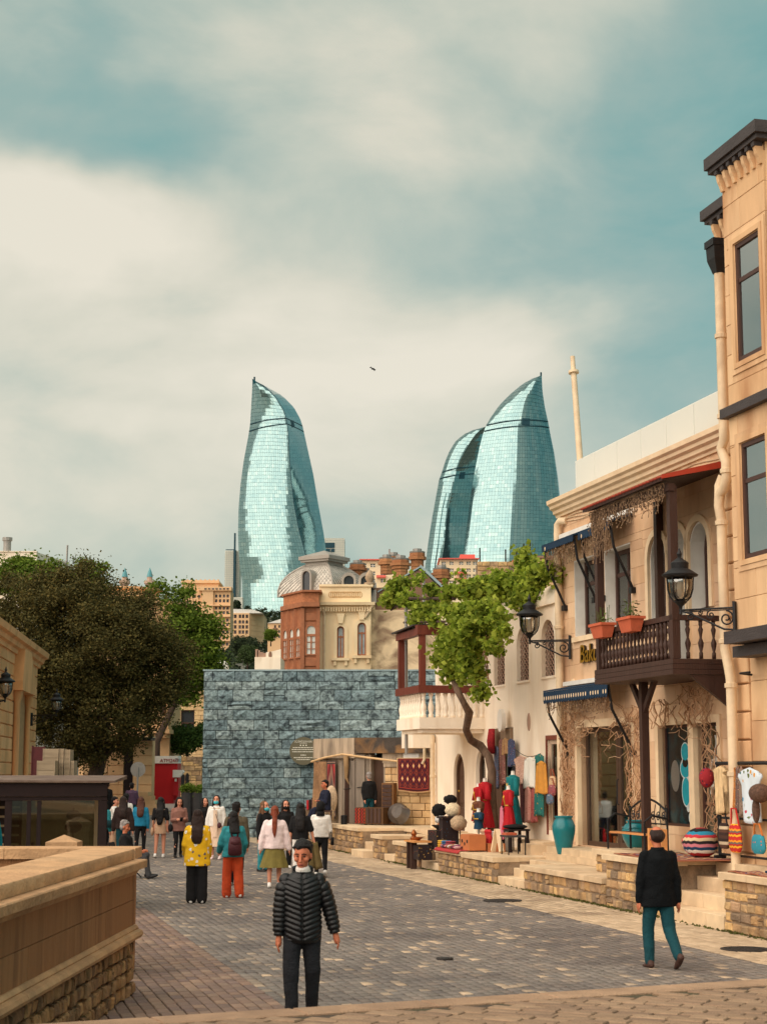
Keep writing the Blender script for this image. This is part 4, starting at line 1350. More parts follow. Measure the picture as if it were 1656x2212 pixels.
for (x,z) in ((xp,8.3),(xp+.05,7.35),(xp - .2,6.5),(xp - .2,4.5),(xp - .02,3.75),(xp,9.7),(xp - .02,2.3)):
 part(hp,'collar',MB().lathe([(.085,0),(.108,.01),(.108,.08),(.085,.09)],(x,yp,z),12),m_pipe)
part(hp,'branch',MB().tube([(xp - .24,yp - .02,6.9),(xp - .25,yp,7.2),(xp - .2,yp+.05,7.35)],.08,10),m_pipe,smooth=60)
part(rb,'wall_hook',MB().tube([(-25.8,ST - .04,3.95),(-25.8,ST - .25,3.97),(-25.45,ST - .25,3.97)],.02,6),m_black)
# ------------------------------------------------------------ wall lanterns on scroll brackets
m_lglass = glass('lantern_glass',(225,215,200),alpha=.2)
def lantern(label,base,arm,frame,s=1.0,flip=1):
 """base = wall point, bracket runs along local +x * flip for arm metres; lamp stands on its end"""
 t = thing('wall_lantern',label,'street lamp',base,frame,'wall lanterns on scroll brackets')
 bx,by,bz_ = base if frame == 'S' else (0,0,0)
 f = flip
 P = lambda x,z: (bx+f*x,by,bz_+z)
 r = .018*s
 br = MB().box(bx - .02,bx+.02,by - .05,by+.05,bz_ - .42*s,bz_+.1*s)
 br.tube([P(0,0),P(arm,0)],r,6).tube([P(0,-.03),P(arm*.98,-.03)],r*.6,6)
 br.tube([P(0,-.36*s),P(arm*.2,-.34*s),P(arm*.5,-.2*s),P(arm*.8,-.06*s),P(arm*.95,-.02)],r,6)
 def scroll(cx_,cz_,R0,turns,a0,sg):
  n = int(16*turns)
  return [P(cx_+R0*(1 - k/n*.85)*math.cos(a0+sg*k/n*turns*6.283),cz_+R0*(1 - k/n*.85)*math.sin(a0+sg*k/n*turns*6.283)) for k in range(n+1)]
 br.tube(scroll(arm*.15,-.17*s,.13*s,1.6,1.57,1),r*.8,5)
 br.tube(scroll(arm*.43,-.1*s,.075*s,1.4,1.57,-1),r*.7,5)
 br.tube(scroll(arm*.8,-.11*s,.07*s,1.3,1.57,1),r*.7,5)
 br.tube(scroll(arm*.62,-.06*s,.045*s,1.3,1.57,1),r*.6,5)
 part(t,'bracket',br,m_black)
 c = P(arm*.97,0)
 lamp = MB().lathe([(.0,-.08*s),(.03*s,-.06*s),(.02*s,0),(.03*s,.06*s),(.07*s,.1*s),(.11*s,.14*s),(.1*s,.15*s),(0,.15*s)],c,12)
 for k in range(6):
  a = k*math.pi/3+.3
  lamp.tube([(c[0]+q*s*math.cos(a),c[1]+q*s*math.sin(a),c[2]+z*s) for q,z in ((.1,.14),(.17,.22),(.205,.34),(.21,.46),(.22,.56))],.011*s,5)
 lamp.lathe([(.215,.54),(.29,.56),(.3,.585),(.25,.62),(.19,.66),(.14,.69),(.145,.73),(.15,.78),(.13,.8),(.07,.84),(.03,.87),(.035,.9),(.045,.93),(.025,.97),(.012,1.02),(0,1.03)] and [(q*s,z*s) for q,z in ((.215,.54),(.29,.56),(.3,.585),(.25,.62),(.19,.66),(.14,.69),(.145,.73),(.15,.78),(.13,.8),(.07,.84),(.03,.87),(.035,.9),(.045,.93),(.025,.97),(.012,1.02),(0,1.03))],c,16)
 part(t,'lamp_frame',lamp,m_black,smooth=40)
 part(t,'glass_bowl',MB().lathe([(q*s,z*s) for q,z in ((.02,.15),(.1,.16),(.16,.22),(.195,.33),(.2,.46),(.205,.54))],c,18),m_lglass,smooth=True)
 part(t,'bulb',MB().lathe([(q*s,z*s) for q,z in ((.0,.2),(.05,.24),(.06,.34),(.05,.46),(0,.5))],c,10),m_white,smooth=True)
 return t
# bracket feet: local frames turned so that the arm points to the street (-y) seen slightly from the side
def wall_pt(u,v,t):
 x,z = PT(u,v,t)
 return S2W((x,t,z))
def lantern_at(label,foot,tip,s,grp=None):
 d = tip - foot
 ang = math.atan2(d.y,d.x)
 return lantern(label,tuple(foot),math.hypot(d.x,d.y),ang,s)
f1 = wall_pt(1586,1312,BAY - .04)
t1_ = PY(1466,1306,f1.y+.5)
lantern_at('large black wall lantern in front of the timber balcony',f1,t1_,1.0)
f2 = wall_pt(1230,1382,HT - .05)
t2_ = PY(1141,1374,f2.y+.3)
lantern_at('black wall lantern beside the lattice windows of the white house',f2,t2_,1.02)
# ============================================================ hoarding printed and shaped like blue-grey stone
m_blue = M('blue_stone',[(126,146,150),(144,162,164),(110,130,136),(158,174,174),(130,150,154),(118,138,144),(138,156,160)],rough=.85,var=.5,scale=12,bump=.5,bscale=30,stain=((50,60,66),.9,4.4),stretch=(1,1,1.2))
m_bgap = M('dark_gap',[(30,40,46)],rough=.95,var=.3)
HY = 63.0
xa,xb = PY(438,1600,HY).x,3.6
zt = PY(600,1446,HY).z
xm_ = PY(610,1600,HY).x
hw = thing('stone_hoarding','tall blue grey hoarding printed like rough split stone closing the street','wall',(xa,HY,0),'W')
part(hw,'core',MB().box(xa+.02,xb,HY+.05,HY+.5,-.1,zt - .05),m_bgap)
rr = random.Random(21)
rows = 17
zz = [0+(zt - .06)*i/rows+(rr.uniform(-.04,.04) if 0 < i < rows else 0) for i in range(rows+1)]
def rough_block(x0,x1,z0,z1,y,rr):
 nu,nv = 3,2
 e = .02
 pr = [[(rr.uniform(.02,.075)) for i in range(nu+1)] for j in range(nv+1)]
 vs,fs = [],[]
 for j in range(nv+1):
  for i in range(nu+1):
   ed = i in (0,nu) or j in (0,nv)
   vs.append((x0+(x1 - x0)*i/nu+(0 if i in (0,nu) else rr.uniform(-.05,.05)),y - (pr[j][i]*(.6 if ed else 1.3)),z0+(z1 - z0)*j/nv+(0 if j in (0,nv) else rr.uniform(-.05,.05))))
 for j in range(nv):
  for i in range(nu):
   a = j*(nu+1)+i
   fs.append((a,a+1,a+nu+2,a+nu+1))
 o = len(vs)
 per = [i for i in range(nu+1)]+[(j+1)*(nu+1)+nu for j in range(nv)]+[nv*(nu+1)+i for i in range(nu - 1,-1,-1)]+[j*(nu+1) for j in range(nv - 1,0,-1)]
 for k in per:
  vs.append((vs[k][0],y+.07,vs[k][2]))
 n = len(per)
 for k in range(n):
  fs.append((per[k],o+k,o+(k+1) % n,per[(k+1) % n]))
 return MB().add(vs,fs)
for i in range(rows):
 x = xa - rr.uniform(0,.5)
 tall = rr.random()
 while x < xb:
  wd = rr.choice([.6,.8,1.0,1.25,.5])*rr.uniform(.9,1.1)
  a,b = max(xa,x),min(xb,x+wd)
  x += wd
  if b - a > .1:
   lst = [(zz[i],zz[i+1])]
   if rr.random() < .04:
    lst = [(zz[i],(zz[i]+zz[i+1])/2),((zz[i]+zz[i+1])/2,zz[i+1])]
   for (c,d) in lst:
    part(hw,'stone_block',rough_block(a+.010,b - .010,c+.011,d - .011,HY,rr),m_blue)
part(hw,'top_edge',MB().box(xa - .03,xb,HY - .05,HY+.55,zt - .055,zt),M('pale_blue_cap',[(150,170,174)],rough=.8,var=.2,scale=5))
# round information sign with rows of text
m_olive = M('olive_sign',[(104,98,78)],rough=.6,var=.1,bump=.02)
sc_ = PY(655,1622,62.6)
sg = thing('round_sign','round olive sign with white lines of text on the blue wall','sign',(sc_.x,62.6,sc_.z),'W')
part(sg,'board',MB().prism(disc(sc_.x,sc_.z,.5,.5,0,40),62.6,62.64),m_olive)
part(sg,'stay',MB().box(sc_.x - .04,sc_.x+.04,62.64,62.95,sc_.z - .05,sc_.z+.05),m_olive)
m_wtext = M('white_letter',[(226,222,206)],rough=.7,var=.03,bump=0)
lettering(sg,'sign_text','İÇƏRİŞƏHƏR',sc_.x,sc_.z+.3,62.595,.1,m_wtext,.002,'CENTER')
tx = MB()
rr = random.Random(5)
for (dz,hw_) in ((.12,.38),(.05,.42),(-.03,.4),(-.15,.1),(-.24,.34),(-.31,.24)):
 x = -hw_
 while x < hw_:
  l = rr.uniform(.03,.1)
  tx.box(sc_.x+x,sc_.x+min(hw_,x+l),62.594,62.599,sc_.z+dz - .014,sc_.z+dz+.014)
  x += l+.015
tx.box(sc_.x - .13,sc_.x+.13,62.594,62.599,sc_.z+.265,sc_.z+.275)
for k in range(3):
 tx.prism(disc(sc_.x+(k - 1)*.1,sc_.z+.2,.03,.025,0,10),62.594,62.599)
part(sg,'text_lines',tx,m_wtext)
# ============================================================ carpet shed
m_conc = M('stained_concrete',[(186,166,142)],rough=.95,var=.25,scale=3,bump=.3,bscale=25,stain=((92,80,70),.6,1.0),stretch=(2.5,2.5,.4))
m_dfascia = M('dark_fascia',[(74,66,60)],rough=.95,var=.3,scale=3,bump=.3,bscale=22,stain=((170,124,74),.7,1.3))  # dark grey brown fascia with lighter brown mottling
m_yblock = M('yellow_block',[(226,190,138),(214,176,126),(234,200,150),(206,168,122),(228,194,144)],rough=.9,var=.15,scale=6,bump=.35,bscale=40,stain=((176,140,100),.4,2.2))
m_greyp = M('grey_panel',[(150,136,120),(132,120,108),(166,150,132)],rough=.9,var=.25,scale=3,stretch=(2,2,.2),bump=.2)
pc,pl_,prr = Vector((-.84,53.3,.78)),Vector((-2.15,55.3,.78)),Vector((1.75,52.0,.78))
vr = prr - pc
vl = pc - pl_
angR,angL = math.atan2(vr.y,vr.x),math.atan2(vl.y,vl.x)
LR,LL = vr.length,vl.length
ZT = 2.62
shed = thing('carpet_shed','low stone shed with a dark fascia, hung with carpets, on the far terrace','shed',tuple(pc),angR)
part(shed,'wall',MB().box(1.02,LR,.06,.5,0,2.2).box(0,.4,.1,.5,0,2.2),m_mortar)
clad(shed,.98,LR,0,1.72,.0,[],m_yblock,course=.215,bw=.36,gap=.016,th=.07,bev=.012,seed=31,name='stone_block',jit=.012)
part(shed,'lintel',MB().box(.95,LR+.05,-.03,.5,1.73,1.84),m_conc)
part(shed,'upper_wall',MB().box(.9,LR,.0,.5,1.845,2.15),m_conc)
part(shed,'fascia',MB().box(0.003,LR+.25,-.12,.6,2.15,ZT),m_dfascia)
part(shed,'white_patch',MB().box(1.62,2.15,-.02,.02,1.9,2.14),m_white)
part(shed,'door',MB().box(.5,.93,.22,.28,0,2.02),m_bdoor)
part(shed,'door_recess',MB().box(.44,.97,.5,.56,0,2.15),m_dark)
part(shed,'jamb',MB().box(.42,.5,.02,.4,0,2.1).box(.93,.99,.02,.4,0,1.73),m_greyp)
for i,(a,b,y) in enumerate(((.0,.2,-.02),(.2,.33,-.06),(.33,.43,.0))):
 part(shed,'grey_plank',MB().box(a,b - .006,y,y+.09,0,2.13 - i*.02),m_greyp)
part(shed,'roof',MB().prismz([(0,.6),(LR+.25,.6),(LR+.25,4),(-.3,5),(-1.2,2.6)],ZT - .2,ZT - .05),m_conc)
# left face as pieces of the same shed, given in its frame through world points
def lf(x,y,z):
 P = Vector((pl_.x,pl_.y,pc.z))+Vector((math.cos(angL),math.sin(angL),0))*x+Vector((-math.sin(angL),math.cos(angL),0))*y
 d = P - pc
 return (d.x*math.cos(angR)+d.y*math.sin(angR),-d.x*math.sin(angR)+d.y*math.cos(angR),z)
def lbox(mb,x0,x1,y0,y1,z0,z1):
 q = MB().box(x0,x1,y0,y1,z0,z1)
 mb.add([lf(*p) for p in q.v],q.f)
 return mb
part(shed,'left_wall',lbox(MB(),0,LL,.06,.4,0,2.2),m_conc)
part(shed,'left_fascia',lbox(MB(),-.05,LL,-.08,.5,2.0,ZT),m_conc)
for i,(a,b,y,h) in enumerate(((1.42,1.62,-.03,1.9),(1.62,1.78,.0,2.05),(2.02,2.15,-.02,2.1),(2.15,2.38,-.05,1.92))):
 part(shed,'grey_plank',lbox(MB(),a,b - .008,y,y+.07,0,h),m_greyp)
part(shed,'plank_door',lbox(MB(),1.79,2.0,-.04,.02,0,2.1),m_wood)
part(shed,'rail_pole',MB().tube([lf(-.05,-.14,1.9),lf(.8,-.18,2.02),lf(1.9,-.2,2.12),(.6,-.2,2.0),(1.5,-.18,1.9)],.035,6),M('bare_pole',[(214,178,132)],rough=.8))
part(shed,'door_bar',MB().tube([lf(1.8,-.08,1.05),(.25,-.1,1.12)],.012,5),m_black)
part(shed,'horn',MB().tube([lf(2.05,-.16,2.05),lf(2.1,-.17,1.7),lf(2.1,-.18,1.4),lf(2.3,-.2,1.2)],[.09,.08,.05,.012],8),M('horn_brown',[(140,110,74)],rough=.7),smooth=True)
part(shed,'eaves_pipe',MB().tube([(2.42,-.2,2.9),(2.42,-.2,1.95),(2.35,-.2,1.82)],.05,8).tube([(LR - .05,-.08,1.9),(LR - .02,-.1,1.86),(LR - .02,-.1,.02)],.035,8),m_pipe,smooth=50)
# hanging carpets
def rug(label,frame_root,x0,x1,z0,z1,y,mat,fold=.02,name='hanging_rug',seed=0,grp='carpets hung on the shed',fn=None,border=None,wid=None):
 ph = seed*1.7
 f0 = lambda u,v: (x0+(x1 - x0)*u,y+fold*math.sin(u*9+ph)*(1 - v*.6)+fold*.4*math.sin(u*23+v*3+ph),z0+(z1 - z0)*v+.03*math.sin(u*5+ph)*(1 - v))
 f = (lambda u,v: fn(*f0(u,v))) if fn else f0
 return f
def rug_mat(name,ground,figs,border,cell):
 """woven rug: rows of stepped lozenges on a ground"""
 m = M(name,ground,rough=.95,var=.15,scale=30,bump=.3,bscale=90)
 t = m.node_tree
 L = t.links.new
 b = t.nodes['Principled BSDF']
 def mt(op,a,c=None,d=None):
  n = t.nodes.new('ShaderNodeMath')
  n.operation = op
  for i,v in enumerate((a,c,d)):
   if v is None: continue
   if isinstance(v,(int,float)): n.inputs[i].default_value = v
   else: L(v,n.inputs[i])
  return n.outputs[0]
 uv = t.nodes.new('ShaderNodeTexCoord')
 sp = t.nodes.new('ShaderNodeSeparateXYZ')
 L(uv.outputs['UV'],sp.inputs[0])
 nz = t.nodes.new('ShaderNodeTexNoise')
 nz.inputs['Scale'].default_value = 60
 L(uv.outputs['UV'],nz.inputs['Vector'])
 jx = mt('MULTIPLY_ADD',nz.outputs[0],.012,sp.outputs[0])
 gx = mt('PINGPONG',mt('MULTIPLY',jx,cell[0]),.5)
 gy = mt('PINGPONG',mt('MULTIPLY',sp.outputs[1],cell[1]),.5)
 d = mt('ADD',gx,gy)
 d = mt('SNAP',d,.06)
 rp = t.nodes.new('ShaderNodeValToRGB')
 rp.color_ramp.interpolation = 'CONSTANT'
 e = rp.color_ramp.elements
 cs = figs
 e[0].position,e[0].color = 0,lin(cs[0])
 e[1].position,e[1].color = (len(cs) - 1)/len(cs),lin(cs[-1])
 for i,c in enumerate(cs[1:-1]):
  q = e.new((i+1)/len(cs))
  q.color = lin(c)
 L(d,rp.inputs[0])
 # border: distance to the edge of the rug
 bx = mt('MINIMUM',sp.outputs[0],mt('SUBTRACT',1.0,sp.outputs[0]))
 by = mt('MINIMUM',mt('MULTIPLY',sp.outputs[1],.6),mt('MULTIPLY',mt('SUBTRACT',1.0,sp.outputs[1]),1.5))
 bd = mt('MINIMUM',bx,by)
 r2 = t.nodes.new('ShaderNodeValToRGB')
 r2.color_ramp.interpolation = 'CONSTANT'
 e = r2.color_ramp.elements
 e[0].position,e[0].color = 0,lin(border[0])
 e[1].position,e[1].color = .075,lin(border[-1])
 for i,c in enumerate(border[1:-1]):
  q = e.new(.02+.055*i/max(1,len(border) - 2))
  q.color = lin(c)
 L(bd,r2.inputs[0])
 lt = mt('LESS_THAN',bd,.085)
 mxn = t.nodes.new('ShaderNodeMix')
 mxn.data_type = 'RGBA'
 L(lt,mxn.inputs[0])
 L(rp.outputs[0],mxn.inputs[6])
 L(r2.outputs[0],mxn.inputs[7])
 L(mxn.outputs[2],b.inputs['Base Color'])
 return m
def cloth(name,fn,nu,nv,mat,label,cat,off,frame,grp=None,thick=.015):
 """sheet with thickness and UVs; fn(u, v) in the local frame"""
 mb = MB().grid(fn,nu,nv)
 n0 = len(mb.v)
 o = solo(name,mb,mat,label,cat,off,frame,grp,smooth=True)
 me = o.data
 uvl = me.uv_layers.new(name='UVMap')
 k = 0
 for p in me.polygons:
  for li in p.loop_indices:
   vi = me.loops[li].vertex_index
   uvl.data[li].uv = ((vi % (nu+1))/nu,(vi // (nu+1))/nv)
 md = o.modifiers.new('thickness','SOLIDIFY')
 md.thickness = thick
 md.offset = 0
 return o
m_rug1 = rug_mat('rug_lozenge',(40,26,36),[(226,184,130),(150,44,36),(34,28,48),(120,36,34),(60,30,36),(140,60,46),(30,26,44)],[(214,176,130),(110,34,30),(50,26,34),(150,54,44),(60,28,34)],(6,2.6))
fx = rug(None,shed,1.5,2.62,.98,2.0,-.2,None,.018,seed=1)
rg = cloth('hanging_rug',fx,40,20,m_rug1,'dark red and navy lozenge rug hung on the yellow block wall','rug',tuple(pc),angR,'carpets hung on the shed')
m_rug2 = rug_mat('rug_medallion',(110,60,60),[(196,150,110),(176,60,58),(120,44,48),(150,110,92),(104,84,78),(90,74,70)],[(70,60,60),(150,120,100),(66,54,56),(120,90,80)],(1.0,1.0))
cloth('hanging_rug',rug(None,shed,.86,1.4,.12,1.92,-.12,None,.02,seed=2,fn=lf),24,20,m_rug2,'faded red medallion rug hung beside the brown sacking','rug',tuple(pc),angR,'carpets hung on the shed')
m_sack = M('sacking',[(160,122,88)],rough=.95,var=.25,scale=10,bump=.4,bscale=50,stain=((120,90,66),.4,3))
cloth('hanging_sacking',rug(None,shed,.1,.84,.35,1.9,-.14,None,.05,seed=3,fn=lf),24,20,m_sack,'brown woven sacking hung over the left end of the shed','cloth',tuple(pc),angR,'carpets hung on the shed')
# ============================================================ stone parapet in the left foreground
m_pslab = M('parapet_slab',[(166,118,78),(158,111,73),(173,126,85)],rough=.88,var=.18,scale=1.6,bump=.4,bscale=24,stain=((120,84,56),.7,1.6),stretch=(2.6,2.6,.28))
m_pcop = M('parapet_coping',[(198,156,114),(190,148,108),(204,164,122)],rough=.88,var=.2,scale=3,bump=.45,bscale=22,stain=((140,112,84),.55,1.5))
m_pstone = M('parapet_rubble',[(170,128,84),(148,112,78),(186,144,98),(128,98,72),(160,124,88),(194,150,100)],rough=.9,var=.3,scale=6,bump=.5,bscale=26,stain=((78,62,50),.6,2.4))
pa = Vector((-2.99,8.3,0))
pe = Vector((-2.735,19.2,0))
pang = math.atan2(pe.y - pa.y,pe.x - pa.x)
PL_ = (pe - pa).length
pw_ = thing('parapet_wall','tan slab parapet with a moulded coping on a rubble base, left foreground','wall',tuple(pa),pang)
part(pw_,'core',MB().box(.02,PL_ - .02,.05,.55,0,1.36),m_mortar)
clad(pw_,0,PL_,.72,1.0,0,[],m_pslab,course=.28,bw=1.75,gap=.005,th=.06,bev=.004,seed=2,name='wall_slab',jit=.002)
clad(pw_,0,PL_,1.0,1.29,0,[],m_pslab,course=.29,bw=1.9,gap=.005,th=.06,bev=.004,seed=3,name='wall_slab',jit=.002)
part(pw_,'end_slab',MB().box(PL_ - .019,PL_+.03,.0,.6,.6,1.3),m_pslab)
def mould(root,name,prof,x0,x1,mat,l,seed):
 rr_ = random.Random(seed)
 x = x0
 while x < x1 - .05:
  b = min(x1,x+l*rr_.uniform(.85,1.15))
  if x1 - b < l*.3: b = x1
  part(root,name,MB().prismx(prof,x+.003,b - .003),mat,smooth=35)
  x = b
mould(pw_,'base_moulding',[(.06,.585),(-.03,.585),(-.085,.60),(-.10,.635),(-.085,.67),(-.04,.685),(-.045,.70),(-.02,.73),(.06,.73)],-.02,PL_+.09,m_pcop,1.5,4)
mould(pw_,'cove_moulding',[(.06,1.27),(-.012,1.27),(-.03,1.30),(-.07,1.345),(.06,1.345)],0,PL_+.06,m_pcop,1.8,5)
mould(pw_,'coping_slab',[(.62,1.346),(-.12,1.346),(-.125,1.42),(-.115,1.432),(.62,1.44)],-.02,PL_+.12,m_pcop,1.5,6)
mould(pw_,'top_slab',[(.58,1.443),(.0,1.437),(-.004,1.52),(.01,1.545),(.3,1.56),(.58,1.55)],-.02,PL_+.0,m_pcop,1.7,7)
rubble(pw_,0,PL_,0,.58,.0,m_pstone,hrow=.15,wst=.15,seed=9,proud=.035)
# far return of the parapet round the stair well
rt = thing('parapet_wall','low far return of the tan parapet with stained inner face','wall',(-9.5,21.2,0),'W')
part(rt,'core',MB().box(-9.5,-3.05,21.2,21.6,0,1.34),m_pslab)
slabs(rt,-9.5,-3.0,21.12,21.7,1.34,1.47,1.3,m_pcop,seed=8)
setting('stairwell_floor',MB().box(-9.5,-3.65,10,21.2,.9,1.06),M('dark_floor',[(86,78,74)],rough=.9,var=.2,scale=2),off=(-6,16,.9),frame='W')
pdp = PY(139,1803,25.0)
pd = thing('stone_pillar','short stone pillar with a pyramid cap behind the parapet','pillar',(pdp.x,25,0),'W')
h_ = .225
part(pd,'shaft',MB().box(pdp.x - .19,pdp.x+.19,24.81,25.19,0,1.2),m_pcop)
part(pd,'frieze',MB().box(pdp.x - .2,pdp.x+.2,24.8,25.2,1.2,1.32),m_pcop)
for k in range(5):
 part(pd,'frieze_hole',MB().prism(disc(pdp.x - .14+.07*k,1.26,.026,.04,0,10),24.79,24.8),m_dark)
zt_ = pdp.z
part(pd,'cap',MB().box(pdp.x - h_,pdp.x+h_,24.775,25.225,1.321,1.39).add([(pdp.x - h_,24.775,1.391),(pdp.x+h_,24.775,1.391),(pdp.x+h_,25.225,1.391),(pdp.x - h_,25.225,1.391),(pdp.x,25,zt_)],[(0,1,4),(1,2,4),(2,3,4),(3,0,4)]),m_pcop)
# ============================================================ glazed kiosk
KY = 30.0
ka_ = math.radians(8.8)
kl = PY(232,1700,KY)
kz = PY(225,1687,KY).z
ks = thing('kiosk','dark framed glass souvenir kiosk behind the parapet','kiosk',(kl.x,KY,0),ka_)
m_krust = M('dark_red_frame',[(32,18,16)],rough=.85,var=.25,scale=5,bump=.1)
m_kgl = glass('kiosk_glass',(170,180,170),alpha=.08)
KW,KD = 4.2,2.6
part(ks,'roof',MB().add([(-KW,-.12,kz),(.12,-.12,kz - .03),(.35,KD,kz+.02),(-KW,KD,kz+.02),(-KW,-.12,kz+.03),(.12,-.12,kz+.005),(.35,KD,kz+.09),(-KW,KD,kz+.09)],[(0,3,2,1),(4,5,6,7),(0,1,5,4),(1,2,6,5),(2,3,7,6),(3,0,4,7)]),M('kiosk_roof',[(104,84,72)],rough=.8,var=.3,scale=3,stain=((150,132,118),.3,4)))
part(ks,'beam',MB().box(-KW,0,-.06,.1,kz - .26,kz - .035),m_krust)
part(ks,'lower_beam',MB().box(-KW,-.0,-.04,.08,kz - .33,kz - .265),m_krust)
part(ks,'corner_post',MB().box(-.14,0,-.05,.1,0,kz - .335),m_krust)
part(ks,'corner_post',MB().box(-.12,0,KD - .12,KD,0,kz),m_krust)
for (u,w2) in ((25,.06),(68,.035),(89,.035),(216,.03)):
 x = (PY(u,1750,KY).x - kl.x)/math.cos(ka_)
 part(ks,'mullion',MB().box(x - w2,x+w2,-.03,.06,.15,kz - .335),m_krust)
 part(ks,'pane',MB().box(x+w2+.002,x+w2+(.28 if u in (25,) else .145 if u == 68 else .9 if u == 89 else .04),.0,.012,.3,kz - .335),m_kgl)
part(ks,'sill',MB().box(-KW,-.145,-.05,.1,0,.3),m_krust)
part(ks,'back_wall',MB().box(-KW,0,KD - .1,KD - .02,0,kz),M('kiosk_back',[(196,172,136)],rough=.9,var=.25,scale=2))
x28 = (PY(30,1750,KY+.8).x - kl.x)
shx = thing('shelf','brown slatted shelf inside the glass kiosk','shelf',(kl.x,KY,0),ka_)
for k in range(9):
 part(shx,'slat',MB().box(-1.95,-1.5,.8,.86,.5+k*.16,.62+k*.16),m_wood)
part(shx,'post',MB().box(-1.97,-1.93,.87,.95,0,kz - .3).box(-1.52,-1.48,.87,.95,0,kz - .3),m_wood)
m_cyan = M('cyan_cloth',[(36,176,196)],rough=.9,var=.2)
scf = MB().grid(lambda u,v: (-1.98+.16*u+.04*math.sin(v*5),.5+.05*math.sin(u*8),.85+.95*v),8,10)
solo('hanging_scarf',scf,m_cyan,'cyan scarf hanging inside the glass kiosk','scarf',(kl.x,KY,0),ka_,smooth=True)
scf = MB().grid(lambda u,v: (-2.45+.32*u,.5+.06*math.sin(u*14),.55+1.25*v),14,8)
solo('hanging_scarf',scf,banded('pastel_scarf',[(196,120,120),(130,150,160),(206,190,170),(150,70,70)],3,'x'),'pastel striped scarves hanging at the left end of the kiosk','scarf',(kl.x,KY,0),ka_,smooth=True)
m_fur = M('dark_fur',[(38,28,26)],rough=1,var=.4,scale=30,bump=.8,bscale=60)
hx = thing('hat_stand','pole of dark fur hats inside the glass kiosk','hat stand',(kl.x,KY,0),ka_)
part(hx,'pole',MB().tube([(-.58,.7,0),(-.58,.7,1.75)],.015,6),m_black)
for (z,r) in ((1.62,.13),(1.42,.15),(1.05,.12)):
 part(hx,'fur_hat',MB().ball((-.58,.7,z),(r,r,r*.7),12,8),m_fur,smooth=True)
cx_ = thing('wooden_chair','dark wooden chair standing inside the glass kiosk','chair',(kl.x,KY,0),ka_)
part(cx_,'seat',MB().box(-1.28,-.95,.7,1.05,.62,.66),m_wood)
part(cx_,'backrest',MB().box(-1.3,-1.26,.7,1.05,.66,1.15),m_wood)
for x in (-1.27,-.99):
 for y in (.72,1.0):
  part(cx_,'leg',MB().box(x,x+.035,y,y+.035,0,.62),m_wood)
# stacked grey crates and the dark red board behind the kiosk
m_crate = M('grey_crate',[(150,132,108),(136,120,98),(160,142,118)],rough=.95,var=.2,scale=5,stretch=(.3,1,2))
CY = 46.0
for i,(u0,u1,v,lab) in enumerate(((93,127,1617,'tall grey plank crate behind the kiosk, widest of the stack'),(129,138,1617,'narrow grey plank crate in the middle behind the kiosk'),(140,152,1619,'grey plank crate right of the narrow one behind the kiosk'),(80,119,1643,'short grey plank crate in front of the tall ones behind the kiosk'),(153,160,1643,'short narrow grey crate at the right end of the stack'))):
 Yc = CY - (.6 if i == 3 else 0)
 a,b = PY(u0,v,Yc),PY(u1,v,Yc)
 c = thing('plank_crate',lab,'crate',(a.x,Yc,0),'W','grey crates behind the kiosk')
 nn = 12 if i != 3 else 10
 for k in range(nn):
  part(c,'plank',MB().box(a.x+.02,b.x - .02,Yc,Yc+.03,a.z*k/nn+.006,a.z*(k+1)/nn - .004),m_crate)
 part(c,'side',MB().box(a.x,a.x+.02,Yc - .01,Yc+.5,0,a.z).box(b.x - .02,b.x,Yc - .01,Yc+.5,0,a.z).box(a.x+.02,b.x - .02,Yc+.04,Yc+.5,0,a.z - .02),m_crate)
a,b = PY(71,1613,47.5),PY(97,1613,47.5)
solo('red_board',MB().box(a.x,b.x,47.5,47.6,0,a.z).box(a.x - .03,a.x,47.48,47.62,0,a.z+.03),M('maroon_board',[(78,26,28)],rough=.7,var=.2),'dark maroon board beside the grey crates','board',(a.x,47.5,0),'W')
# ============================================================ left sandstone house
m_lsand = M('left_sandstone',[(238,176,120),(230,166,110),(242,184,130),(224,160,108)],rough=.85,var=.1,scale=2.2,bump=.15,bscale=70,stain=((180,130,86),.45,.7),stretch=(1,1,.5))
LC = PY(76,1640,72.0)
LC.z = 0
lang = math.atan2(.9947,-.103)
ldir = Vector((-.103,.9947,0))
lnor = Vector((-.9947,-.103,0))
def LPT(u,v):
 d = ray(u,v)
 k = LC.dot(lnor)/d.dot(lnor)
 P = d*k
 return (P - LC).dot(ldir),EYE+d.z*k
ltop = PY(83,1412,72.0).z
lh = thing('left_house','sandstone house with deep joints and a heavy cornice behind the kiosk','house',tuple(LC),lang)
part(lh,'wall',MB().box(-24,-.02,.06,9,0,ltop - .3),m_lsand)
nx0,nz0 = LPT(22,1690)
nx1,nz1 = LPT(58,1500)
clad(lh,-24,0,0,ltop - .55,0,[(nx0+.3,nx1 - .2,1.6,nz1+.2)],m_lsand,course=.44,bw=1.3,gap=.035,th=.07,bev=.02,seed=41)
part(lh,'cornice',MB().prismx([(.1,ltop - .6),(-.08,ltop - .6),(-.1,ltop - .45),(-.22,ltop - .4),(-.26,ltop - .25),(-.4,ltop - .2),(-.45,ltop),(.1,ltop)],-24,.3),m_lsand)
nic = part(lh,'niche',MB().box(nx0+.3,nx1 - .2,.02,.055,1.6,nz1+.2),M('niche_back',[(190,146,104)],rough=.9,var=.15))
for x in (nx0+.35,nx0+.75,nx1 - .35):
 part(nic,'column',MB().lathe([(.16,0),(.16,.15),(.1,.2),(.1,nz1 - 1.3),(.16,nz1 - 1.1),(.2,nz1 - .9),(.2,nz1 - .8)],(x,-.1,.8),12),m_lsand,smooth=40)
